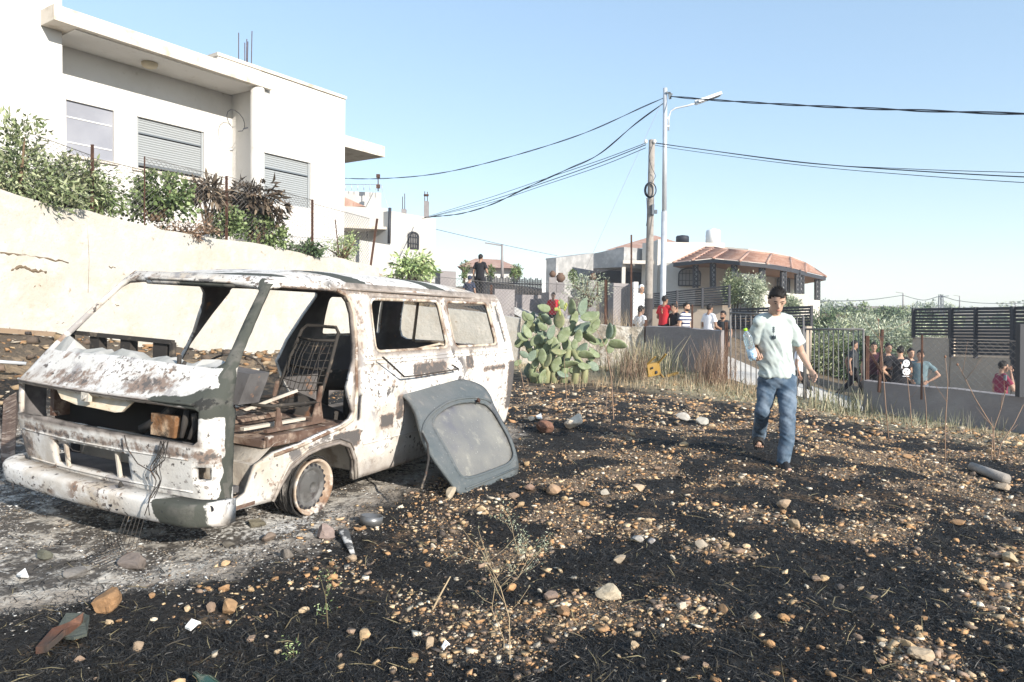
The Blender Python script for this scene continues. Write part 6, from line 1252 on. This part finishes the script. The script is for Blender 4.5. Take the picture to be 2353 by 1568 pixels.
# ------------------------------------------------------------------ people
def skinmat(name, c): return mat(name, c, .55, spec=.35)
SK = [skinmat('skin_light', (.50, .30, .20)), skinmat('skin_tan', (.36, .215, .15)), skinmat('skin_brown', (.30, .17, .11))]
m_hair = mat('black_hair', (.018, .015, .014), .65, bump=(120, .5, .004)); m_eye = mat('eye_dark', (.02, .015, .01), .3); m_lip = mat('lips', (.36, .15, .12), .5); m_sole = mat('shoe_black', (.025, .024, .025), .7)
def rgn(c, X, Y, rx, ry, n=20): return [c+X*rx*math.cos(a)+Y*ry*math.sin(a) for a in [2*math.pi*k/n for k in range(n)]]
def figure(label, J, k, sk, shirt, pants, vox=.02, hairm=None, sleeve=.62, detail=False, shoe=None, hem=.0, grip=(0, 0), hairlen=0, beard=False, cap=None, longsleeve=False, facedir=None, bald=False):
    """J: joints in world space. k: body scale (1 for a 1.75 m adult)"""
    t = empty('person'); t.location = (0, 0, 0)
    X = (J['shR']-J['shL']).normalized(); U = (J['neck']-J['pel']).normalized(); Fr = U.cross(X).normalized()
    if Fr.dot(J['front']) < 0: Fr = -Fr
    fd = (facedir or J['front']).normalized(); HX = fd.cross(Vector((0, 0, 1))).normalized(); HU = HX.cross(fd).normalized(); h = J['head']
    HR = Matrix((HX, fd, HU)).transposed()
    mb = MB()
    mb.ellip(h+HU*.02*k, (.074*k, .092*k, .105*k), R=HR, n=20, k=14); mb.ellip(h-HU*.055*k+fd*.02*k, (.056*k, .068*k, .070*k), R=HR, n=16, k=10)
    mb.tube([h+fd*.088*k+HU*.012*k, h+fd*.108*k-HU*.022*k, h+fd*.085*k-HU*.035*k], [.008*k, .016*k, .010*k], 8)
    mb.ellip(h+fd*.082*k-HU*.062*k, (.024*k, .012*k, .012*k), R=HR); mb.ellip(h+fd*.072*k-HU*.098*k, (.024*k, .018*k, .018*k), R=HR)
    for s in (-1, 1): mb.ellip(h+HX*.078*k*s-HU*.012*k-fd*.008*k, (.010*k, .018*k, .030*k), R=HR); mb.ellip(h+HX*.030*k*s+fd*.078*k+HU*.018*k, (.022*k, .010*k, .008*k), R=HR)
    mb.tube([h-HU*.05*k-fd*.02*k, J['neck']], [.052*k, .056*k], 14)
    pel, nk = J['pel'], J['neck']
    def sp(f): return pel.lerp(nk, f)
    torso = [(-.10, .10, .08), (.0, .145, .095), (.18, .155, .10), (.36, .14, .095), (.58, .155, .105), (.76, .172, .108), (.90, .165, .09), (.98, .09, .07), (1.02, .05, .05)]
    mb.ring([rgn(sp(f), X, Fr, a*k, b*k) for f, a, b in torso])
    ar = (.050, .040, .036, .026)
    for s in ('L', 'R'):
        sh, el, wr = J['sh'+s], J['el'+s], J['wr'+s]
        mb.tube([sh, sh.lerp(el, .5), el], [.042*k, .043*k, .038*k], 12); mb.tube([el, el.lerp(wr, .35), wr], [.039*k, .037*k, .025*k], 12); mb.ellip(sh, (.043*k,)*3); mb.ellip(el, (.039*k,)*3)
        hp, kn, an, to = J['hip'+s], J['kn'+s], J['an'+s], J['to'+s]
        mb.tube([hp, hp.lerp(kn, .5), kn], [.074*k, .064*k, .050*k], 12); mb.tube([kn, kn.lerp(an, .35), an], [.052*k, .052*k, .034*k], 12); mb.ellip(kn, (.053*k,)*3)
        mb.tube([an, an.lerp(to, .5)-Vector((0, 0, .012*k)), to], [.036*k, .036*k, .026*k], 10)
        d = (wr-el).normalized(); pn = J.get('palm'+s, Vector((0, 0, 1)).cross(d) if abs(d.z) < .9 else X*(1 if s == 'R' else -1)).normalized(); sd = d.cross(pn).normalized(); PR = Matrix((sd, pn, d)).transposed()
        mb.ellip(wr+d*.045*k, (.038*k, .016*k, .052*k), R=PR)
    body = mb.build('body', [sk]); bake(body, [('REMESH', dict(mode='VOXEL', voxel_size=vox*k, use_smooth_shade=True)), ('SMOOTH', dict(factor=.5, iterations=3 if detail else 2))])
    # fingers rooted in the palm, joined into the body mesh
    mb = MB()
    for i, s in enumerate(('L', 'R')):
        el, wr = J['el'+s], J['wr'+s]; d = (wr-el).normalized(); pn = J.get('palm'+s, Vector((0, 0, 1)).cross(d) if abs(d.z) < .9 else X*(1 if s == 'R' else -1)).normalized(); sd = d.cross(pn).normalized(); g = grip[i]
        tsd = J.get('thumb'+s, 1)
        for f in range(4):
            L = (.072, .082, .076, .058)[f]*k; b = wr+d*.070*k+sd*(-.027+.018*f)*k*tsd*-1; dd = d; pts = [b]
            for ph in range(3):
                ang = (.12+g*.75)+.04*f; dd = (Quaternion(sd, ang*(1 if J.get('curl'+s, 1) > 0 else -1)) @ dd); pts.append(pts[-1]+dd*L*(.45, .32, .25)[ph])
            mb.tube(pts, [.0095*k, .009*k, .0085*k, .0065*k], 8); mb.ellip(pts[-1], (.0068*k,)*3, n=8, k=5)
        b = wr+d*.03*k+sd*.028*k*tsd; td = (d*.75+sd*.6*tsd+pn*.25*(1+g)*J.get('curl'+s, 1)).normalized(); mb.tube([b, b+td*.03*k, b+(td*.6+d*.4).normalized()*.058*k], [.012*k, .011*k, .008*k], 8)
    fg = mb.build('tmp', [sk]); bm = bmesh.new(); bm.from_mesh(body.data); bm.from_mesh(fg.data)
    for f_ in bm.faces: f_.smooth = True
    bm.to_mesh(body.data); bm.free(); bpy.data.objects.remove(fg); body.parent = t
    # face
    for s in (-1, 1):
        e = MB(); e.ellip(h+HX*.030*k*s+fd*.086*k+HU*.010*k, (.011*k, .006*k, .005*k), R=HR, n=10, k=6); e.build('eye', m_eye, t)
        e = MB(); e.tube([h+HX*(.014*s)*k+fd*.092*k+HU*.028*k, h+HX*(.032*s)*k+fd*.090*k+HU*.034*k, h+HX*(.048*s)*k+fd*.078*k+HU*.028*k], [.004*k, .0045*k, .003*k], 6); e.build('eyebrow', m_hair, t)
    e = MB(); e.tube([h+HX*-.022*k+fd*.088*k-HU*.060*k, h+fd*.096*k-HU*.060*k, h+HX*.022*k+fd*.088*k-HU*.060*k], [.003*k, .0055*k, .003*k], 6); e.build('mouth', m_lip, t)
    if not bald:
        e = MB(); V = []; n, kk = 26, 14
        hb = MB(); hb.ellip(Vector((0, -.010*k, .034*k)), (.080*k, .098*k, .100*k), n=30, k=22)
        keep = []
        vs = [Vector(v) for v in hb.v]
        def ok(v):
            a_ = math.atan2(v.y, abs(v.x)); j_ = .008*k*math.sin(a_*9+v.x*90)
            lo = -.045*k-hairlen if v.y < -.02*k else (.012*k if v.y < .03*k else .060*k)
            return v.z > lo+j_
        fs = [f for f in hb.f if all(ok(vs[i]) for i in f)]
        e.add([h+HR@(v*(1+.02*math.sin(i*12.9))) for i, v in enumerate(vs)], fs, 0, True); e.v = [tuple(Vector(q_)+(Vector(q_)-h).normalized()*random.uniform(-.001, .007)*k) for q_ in e.v]; o = e.build('hair', hairm or m_hair); bake(o, [('SOLIDIFY', dict(thickness=.014*k, offset=-1))]); o.parent = t
    if beard:
        e = MB(); e.ellip(h-HU*.075*k+fd*.030*k, (.060*k, .066*k, .046*k), R=HR); e.build('beard', m_hair, t)
    # shirt
    mb = MB(); hm = J.get('hem', -.05)
    rows = [(hm, .178, .128), (hm+.06, .176, .125), (.16, .170, .120), (.36, .158, .114), (.58, .168, .118), (.76, .186, .116), (.87, .176, .098), (.935, .125, .082), (.985, .072, .064)]
    mb.ring([rgn(sp(f), X, Fr, a*k, b*k, 28) for f, a, b in rows])
    for s in ('L', 'R'):
        sh, el, wr = J['sh'+s], J['el'+s], J['wr'+s]; m_ = sh.lerp(el, sleeve); mb.tube([nk.lerp(sh, .30)-Vector((0, 0, .012*k)), nk.lerp(sh, .65)-Vector((0, 0, .004*k)), sh], [.052*k, .055*k, .056*k], 14)
        mb.tube([sh-X*(.02 if s == 'R' else -.02)*k-Vector((0, 0, .01*k)), sh.lerp(el, .3), m_], [.047*k, .059*k, .070*k], 16); mb.ellip(sh-Vector((0, 0, .010*k)), (.052*k,)*3)
        if longsleeve: mb.tube([sh.lerp(el, .5), el], [.060*k, .052*k], 14); mb.ellip(el, (.052*k,)*3); mb.tube([el, wr], [.052*k, .036*k], 14)
    o = mb.build('shirt', [shirt])
    bake(o, [('REMESH', dict(mode='VOXEL', voxel_size=vox*k*.9, use_smooth_shade=True)), ('SMOOTH', dict(factor=.6, iterations=3))])
    if detail:      # cloth folds
        rg = np.random.default_rng(4); n = len(o.data.vertices); co = np.zeros(n*3, np.float32); o.data.vertices.foreach_get('co', co); co = co.reshape(-1, 3); no = np.zeros(n*3, np.float32); o.data.vertices.foreach_get('normal', no); no = no.reshape(-1, 3)
        a = co[:, 0]*11+co[:, 2]*7; f = (1-np.abs(fbm(a, co[:, 2]*3-co[:, 0]*3, 3)-.5)*4)*.016+(fbm(co[:, 0]*6-co[:, 2]*9, co[:, 2]*4, 3)-.5)*.03; low = np.clip((nk.z-co[:, 2])/.3, .25, 1); co += no*(f*low)[:, None]; o.data.vertices.foreach_set('co', co.ravel()); o.data.update()
    o.parent = t
    mb = MB(); mb.ring([rgn(sp(f), X, Fr, a*k, b*k, 24) for f, a, b in ((-.14, .13, .10), (-.05, .168, .12), (.05, .168, .118), (.12, .160, .112))])
    W_ = J.get('legw', 1)
    for s in ('L', 'R'):
        hp, kn, an = J['hip'+s], J['kn'+s], J['an'+s]; up = (an-kn).normalized()
        mb.tube([hp+(hp-kn).normalized()*.04, hp.lerp(kn, .3), hp.lerp(kn, .7), kn], [.098*k, .098*k*W_, .084*k*W_, .078*k*W_], 18); mb.ellip(kn, (.079*k*W_,)*3, n=16, k=10); mb.tube([kn, kn.lerp(an, .5), an+up*.01], [.078*k*W_, .072*k*W_, .058*k*W_], 18)
    o = mb.build('trousers', [pants]); bake(o, [('REMESH', dict(mode='VOXEL', voxel_size=vox*k*.9, use_smooth_shade=True)), ('SMOOTH', dict(factor=.6, iterations=3))])
    if detail:
        n = len(o.data.vertices); co = np.zeros(n*3, np.float32); o.data.vertices.foreach_get('co', co); co = co.reshape(-1, 3); no = np.zeros(n*3, np.float32); o.data.vertices.foreach_get('normal', no); no = no.reshape(-1, 3)
        f = (1-np.abs(fbm(co[:, 2]*12+co[:, 0]*8, co[:, 0]*6+co[:, 1]*5, 3)-.5)*4)*.012+(fbm(co[:, 2]*7-co[:, 0]*9, co[:, 1]*6, 3)-.5)*.03; co += no*f[:, None]; o.data.vertices.foreach_set('co', co.ravel()); o.data.update()
    o.parent = t
    if shoe != 'sandal':
        for s in ('L', 'R'):
            e = MB(); an, to = J['an'+s], J['to'+s]; d = (to-an).normalized(); b = an+Vector((0, 0, -.03*k)); e.tube([b-d*.06*k, b+d*.02*k, b+d*.10*k, to+d*.03*k], [.036*k, .045*k, .042*k, .028*k], 12, flat=.9); e.build('shoe', m_sole, t)
    return tag(t, label, 'person')
def man(label, px, py, Y, face, sk, shirt, pants, H=1.74, arms='down', lean=0, walk=0, **kw):
    """face: compass angle the figure faces, 0 away from the camera, 180 toward it, 90 right"""
    top = P(px, py, Y); k = H/1.75; a = math.radians(face); f = Vector((math.sin(a), math.cos(a), 0)); X = Vector((f.y, -f.x, 0)); g = top-Vector((0, 0, H)); Z = Vector((0, 0, 1))
    q = lambda x, y, z: g+X*x*k+f*y*k+Z*z*k
    J = dict(front=f, head=q(0, .03+lean, 1.615), neck=q(0, lean, 1.47), pel=q(0, 0, .93), shL=q(-.185, lean, 1.41), shR=q(.185, lean, 1.41), hipL=q(-.09, 0, .90), hipR=q(.09, 0, .90),
      knL=q(-.10, .02+walk*.22, .50), knR=q(.10, .02-walk*.10, .50), anL=q(-.10, walk*.38, .09), anR=q(.11, -walk*.42, .09+walk*.06), toL=q(-.12, .13+walk*.38, .03), toR=q(.13, .13-walk*.42, .03+walk*.02))
    A = {'down': ((-.25, -.03, 1.12), (-.26, .06, .86)), 'hips': ((-.40, -.05, 1.15), (-.20, .08, 1.0)), 'fold': ((-.25, .05, 1.12), (.02, .22, 1.12)), 'bent': ((-.26, .02, 1.12), (-.18, .26, 1.05)), 'phone': ((-.28, .12, 1.14), (-.13, .12, 1.50)), 'raise': ((-.34, .15, 1.30), (-.20, .30, 1.48)), 'swing': ((-.25, -.15, 1.13), (-.26, -.10, .88))}
    am = arms if isinstance(arms, tuple) else (arms, arms)
    for s, sg, m_ in (('L', 1, am[0]), ('R', -1, am[1])): e, w_ = A[m_]; J['el'+s] = q(e[0]*sg, e[1]+lean*.8, e[2]); J['wr'+s] = q(w_[0]*sg, w_[1]+lean*.5, w_[2])
    return figure(label, J, k, sk, shirt, pants, **kw)
C_ = lambda n, c: mat('cloth_'+n, c, .9, bump=(300, .1, .001))
m_jean = mat('blue_denim', (.07, .11, .16), .85, layers=[((.16, .205, .26), 6, .45, .62), ((.035, .06, .10), 3.5, .55, .70)], bump=(300, .25, .002)); m_blackc = C_('black', (.02, .02, .024)); m_navy = C_('navy', (.035, .045, .08)); m_red = C_('red', (.50, .03, .04)); m_wht = C_('white', (.80, .80, .82)); m_gr = C_('charcoal', (.05, .055, .06)); m_maroon = C_('maroon', (.20, .03, .06)); m_teal = C_('dusty_teal', (.14, .20, .22)); m_dkred = C_('dark_plum', (.05, .02, .03))
m_stripe = mat('striped_knit', (.80, .80, .80), .9); _t = m_stripe.node_tree; _w = _t.nodes.new('ShaderNodeTexWave'); _w.wave_type = 'BANDS'; _w.bands_direction = 'Z'; _w.inputs['Scale'].default_value = 3.2; _c = _t.nodes.new('ShaderNodeTexCoord'); _r = _t.nodes.new('ShaderNodeValToRGB'); _r.color_ramp.interpolation = 'CONSTANT'; _r.color_ramp.elements[0].color = (.03, .04, .10, 1); _r.color_ramp.elements[1].position = .45; _r.color_ramp.elements[1].color = (.8, .8, .8, 1)
_t.links.new(_c.outputs['Object'], _w.inputs['Vector']); _t.links.new(_w.outputs['Fac'], _r.inputs[0]); _t.links.new(_r.outputs[0], _t.nodes['Principled BSDF'].inputs['Base Color'])
man('man in a black T-shirt standing on the mound beside the picket fence, seen from behind', 1104, 584, 25, 25, SK[1], m_blackc, m_blackc, arms=('down', 'bent'))
man('crouching figure in navy with a cap, left of the man in the black T-shirt', 1079, 633, 24.6, 20, SK[1], m_navy, m_navy, H=1.5, hairm=m_navy)
man('person whose black hair just shows over the retaining wall above the van roof', 866, 632, 20.7, 150, SK[1], m_gr, m_gr)
man('person in a red top between the white post and the cactus', 1272, 672, 23, 200, SK[1], m_red, m_blackc, H=1.5)
man('person with a white headscarf and white clothes, half hidden by the wooden pole', 1473, 654, 22, 150, SK[0], m_wht, m_blackc, hairm=m_wht, hairlen=.04, longsleeve=True)
man('person in light clothes lower left of the wooden pole', 1472, 702, 19.6, 60, SK[1], m_wht, m_navy)
man('man in a red T-shirt pointing, between the wooden pole and the striped shirt', 1527, 679, 20.8, 55, SK[2], m_red, m_blackc, arms=('bent', 'raise'), H=1.8)
man('man in a dark shirt behind the red T-shirt, hand to his face', 1551, 697, 20.6, 250, SK[1], m_blackc, m_gr, arms=('bent', 'raise'))
man('bearded man in a navy and white striped T-shirt by the concrete wall', 1576, 695, 19.8, 135, SK[0], m_stripe, m_blackc, beard=True)
man('man in a plain white T-shirt seen from behind, right of the striped shirt', 1630, 698, 20.0, 60, SK[2], m_wht, m_blackc, arms='bent')
man('bearded man in a dark shirt with white collar by the gate post', 1663, 714, 20.4, 230, SK[2], m_gr, m_blackc, beard=True, hairlen=-.03)
man('person in white mostly hidden behind the boy', 1838, 778, 17.8, 120, SK[1], m_wht, m_blackc, walk=1)
man('man in a dark T-shirt walking behind the bar gate', 1962, 782, 19.4, 105, SK[1], m_gr, m_blackc, H=1.62, walk=1, arms='swing')
man('man in dark clothes behind the leaning rusty stakes at the right wall', 2008, 786, 18.4, 200, SK[1], m_dkred, m_blackc)
man('man with folded arms between the stakes and the printed shirt', 2040, 788, 17.9, 170, SK[1], m_blackc, m_blackc, arms='fold')
tt_ = man('man in a black T-shirt with white back print standing at the right wall', 2070, 795, 17.3, 15, SK[0], m_blackc, m_blackc, arms=('hips', 'bent'))
mb = MB(); c = P(2082, 845, 17.3-.155)
for (dx, dz, rx, rz, m_) in ((0, .10, .085, .09, 0), (.01, -.10, .10, .085, 0), (.03, -.08, .028, .018, 1), (-.04, -.12, .02, .012, 1), (-.03, .13, .022, .018, 1), (.04, .10, .018, .022, 1), (0, -.21, .09, .012, 0), (-.1, .03, .02, .06, 0)):
    mb.ellip(c+Vector((dx, -.002*m_, dz)), (rx, .010+.004*m_, rz), m_, n=14, k=8)
o = mb.build('back_print', [m_wht, m_blackc], tt_)
man('young man in a dark T-shirt facing the camera, right of the white back print', 2092, 800, 18.2, 175, SK[0], m_gr, m_blackc, arms='bent')
man('young man in a greyish T-shirt with side stripes, rightmost of the group at the wall', 2116, 804, 17.2, 215, SK[1], m_teal, m_jean, arms='hips')
ph = man('stout man in a maroon shirt talking on a phone behind the right wall', 2303, 829, 15.6, 100, SK[1], m_maroon, m_gr, arms=('down', 'phone'), H=1.78)
mb = MB(); p = P(2310, 868, 15.35); mb.box(p, (.012, .035, .06)); tag(mb.build('mobile_phone', m_trim), 'mobile phone held to the ear of the man in maroon', 'phone')
# the boy
ZC = lambda x, y: (1636+.3166*x, 625+.3166*y)
def B(x, y, Y): return P(*ZC(x, y), Y)
J = dict(front=Vector((-.2, -1, 0)), head=B(473, 212, 6.72), neck=B(447, 308, 6.86), pel=B(468, 770, 6.92), shL=B(568, 356, 6.85), shR=B(334, 356, 6.80), hipL=B(540, 800, 6.9), hipR=B(405, 800, 6.93),
  elL=B(648, 590, 6.92), wrL=B(716, 712, 6.80), elR=B(300, 560, 6.95), wrR=B(338, 622, 6.60), knL=B(552, 1070, 6.72), knR=B(368, 1010, 6.88), anL=B(520, 1378, 6.70), anR=B(336, 1195, 7.18), toL=B(566, 1448, 6.55), toR=B(342, 1256, 7.05),
  palmL=Vector((-.75, -.6, .1)), palmR=Vector((-.3, .2, .9)), thumbL=1, curlL=1, hem=.03, legw=.88)
m_tee = mat('pale_mint_tee', (.47, .53, .51), .85, bump=(200, .15, .002))
boy = figure('boy in a pale mint T-shirt and blue jeans walking across the burnt field', J, .965, skinmat('skin_boy', (.50, .325, .24)), m_tee, m_jean, vox=.011, detail=True, sleeve=.70, shoe='sandal', grip=(.10, .9), facedir=Vector((-.14, -1, -.46)))
hr_ = [c for c in boy.children if c.name.startswith('hair')][0]; n_ = len(hr_.data.polygons); rg = np.random.default_rng(8); C = []; Dn = []
for i in rg.integers(0, n_, 3600): p_ = hr_.data.polygons[int(i)]; C.append(tuple(Vector(p_.center)+Vector(rg.normal(size=3)*.004))); Dn.append(tuple(p_.normal))
C = np.array(C); Dn = np.array(Dn); d_ = Dn*.8+rg.normal(size=C.shape)*.6; d_ /= np.linalg.norm(d_, axis=1)[:, None]; s_ = np.cross(d_, rg.normal(size=C.shape)); s_ /= np.linalg.norm(s_, axis=1)[:, None]; l_ = .006+.012*rg.random((len(C), 1))
npmesh('hair_strands', np.stack([C-s_*.001, C+s_*.001, C+d_*l_+s_*.0006, C+d_*l_-s_*.0006], 1).reshape(-1, 3), np.arange(4*len(C)).reshape(-1, 4), m_hair, boy)
m_print = mat('print_ink', (.06, .08, .10), .8)
mb = MB()
def onchest(x, y): return B(x, y, 6.69)
def stroke(a, b, r=.0022):
    ya = 6.6
    mb.tube([a, b], r, 5)
dg = bpy.context.evaluated_depsgraph_get()
from mathutils.bvhtree import BVHTree
shirt_o = [c for c in boy.children if c.name.startswith('shirt')][0]
bvh = BVHTree.FromPolygons([v.co for v in shirt_o.data.vertices], [p.vertices for p in shirt_o.data.polygons])
def chest(x, y):
    d = ray(*ZC(x, y)).normalized(); h_ = bvh.ray_cast(Vector((0, 0, CH)), d)
    return (h_[0]-d*.004) if h_[0] else B(x, y, 6.7)
def line(*pts, r=.0024): mb.tube([chest(*p) for p in pts], r, 5)
for y in (400, 414, 428): line((444, y), (444, y+9)); line((444, y), (453, y)); line((453, y), (453, y+9)); line((444, y+9), (453, y+9))
line((449, 440), (449, 444)); line((449, 450), (449, 453))
line((434, 486), (434, 462), (441, 475), (448, 460), (455, 475), (462, 462), (462, 486), r=.003); line((441, 484), (441, 468)); line((455, 484), (455, 468)); line((448, 492), (448, 460), r=.003)
line((438, 470), (448, 464), (458, 470), (458, 484), (448, 491), (438, 484), (438, 470))
mb.build('chest_print', m_print, boy)
for s in ('L', 'R'):
    an, to = J['an'+s], J['to'+s]; d = to-an; d.z = 0; L = d.length; d.normalize(); sl_ = (to-an).normalized(); X = d.cross(Vector((0, 0, 1))); gz_ = to+Vector((0, 0, -.028))
    if s == 'R': heel = an-sl_*.03+Vector((0, 0, -.055))
    else: heel = an-d*.05; heel.z = gz_.z
    tip = gz_+d*.045; mb = MB(); rr = []
    for f, w_ in ((-.02, .025), (.06, .038), (.3, .036), (.6, .044), (.85, .046), (1.0, .028)):
        c = heel.lerp(tip, f); rr.append([c+X*w_, c+X*w_+Vector((0, 0, -.018)), c-X*w_+Vector((0, 0, -.018)), c-X*w_])
    mb.ring(rr, smooth=False); mb.build('sandal_sole', m_sole, boy)
    mb = MB(); a = heel.lerp(tip, .42); b = heel.lerp(tip, .80)
    rr = []
    for f, hgt in ((.34, .110), (.48, .100), (.64, .080), (.80, .062)):
        c = heel.lerp(tip, f); rr.append([c+X*.050*math.cos(t)+Vector((0, 0, hgt*math.sin(t))) for t in [math.pi*i/10 for i in range(11)]])
    mb.ring(rr, closed=False, caps=False); o = mb.build('sandal_strap', m_sole); bake(o, [('SOLIDIFY', dict(thickness=.005))]); o.parent = boy
    mb = MB()
    for i in range(5):
        c = heel.lerp(tip, .84)+X*(-.032+.016*i); mb.tube([c+Vector((0, 0, .010)), c+d*(.030-.003*abs(i-1))+Vector((0, 0, .008))], [.010, .008], 8); mb.ellip(c+d*(.030-.003*abs(i-1))+Vector((0, 0, .008)), (.008,)*3, n=8, k=5)
    mb.build('toes', SK[1], boy)
# bottle held in the boy's right hand
bt = empty('water_bottle'); a = B(302, 640, 6.545); b = B(240, 412, 6.50); ax = (b-a).normalized(); L = (b-a).length
m_pet = mat('clear_plastic', (.78, .90, .96), .08, spec=.5, trans=.85); m_cap = mat('lime_cap', (.40, .75, .05), .45); m_lab = mat('bottle_label', (.62, .80, .92), .4, layers=[((.15, .35, .65), 14, .5, .58)])
mb = MB(); mb.lathe([(.0, 0), (.034, .004), (.040, .02), (.040, L*.18), (.037, L*.2), (.040, L*.24), (.040, L*.45), (.037, L*.47), (.040, L*.5), (.040, L*.70), (.034, L*.80), (.016, L*.90), (.014, L*.95)], a, ax=ax, n=28); mb.build('shell', m_pet, bt)
mb = MB(); mb.lathe([(.017, L*.93), (.017, L)], a, ax=ax, n=18); mb.build('cap', m_cap, bt)
mb = MB(); mb.lathe([(.0405, L*.10), (.0415, L*.11), (.0415, L*.32), (.0405, L*.33)], a, ax=ax, n=28); mb.build('label_band', m_lab, bt)
tag(bt, 'clear plastic water bottle with lime green cap held by the boy', 'bottle')

# ------------------------------------------------------------------ thin smoke haze over the whole place
m_hz = bpy.data.materials.new('haze'); m_hz.use_nodes = True; _n = m_hz.node_tree; _n.nodes.clear(); _o = _n.nodes.new('ShaderNodeOutputMaterial'); _v = _n.nodes.new('ShaderNodeVolumePrincipled'); _v.inputs['Color'].default_value = (.90, .94, 1, 1); _v.inputs['Density'].default_value = .0010; _n.links.new(_v.outputs[0], _o.inputs['Volume'])
mb = MB(); mb.box((0, 700, 5.5), (3400, 3400, 14.5)); tag(mb.build('haze', m_hz), kind='stuff')
# ------------------------------------------------------------------ put every origin at its thing's base
for o in list(SC.objects):
    if o.parent or o.type in ('CAMERA', 'LIGHT'): continue
    if o.type == 'EMPTY' and o.location.length < 1e-6:
        chs = [c for c in SC.objects if c.parent == o]; pts = []
        for c in chs+[g for c in chs for g in SC.objects if g.parent == c]:
            if c.type == 'MESH' and len(c.data.vertices):
                a = np.zeros(len(c.data.vertices)*3, np.float32); c.data.vertices.foreach_get('co', a); a = a.reshape(-1, 3); pts += [a.min(0), a.max(0)]
        if not pts: continue
        pts = np.array(pts); lo, hi = pts.min(0), pts.max(0); b = Vector(((lo[0]+hi[0])/2, (lo[1]+hi[1])/2, lo[2])); o.location = b
        for c in chs: c.location = Vector(c.location)-b
    elif o.type == 'MESH' and o.location.length < 1e-6 and o.data.users == 1 and o.get('kind') != 'structure' and len(o.data.vertices):
        a = np.zeros(len(o.data.vertices)*3, np.float32); o.data.vertices.foreach_get('co', a); a = a.reshape(-1, 3); lo, hi = a.min(0), a.max(0)
        b = np.array(((lo[0]+hi[0])/2, (lo[1]+hi[1])/2, lo[2]), np.float32); o.data.vertices.foreach_set('co', (a-b).ravel()); o.location = Vector([float(v) for v in b]); o.data.update()
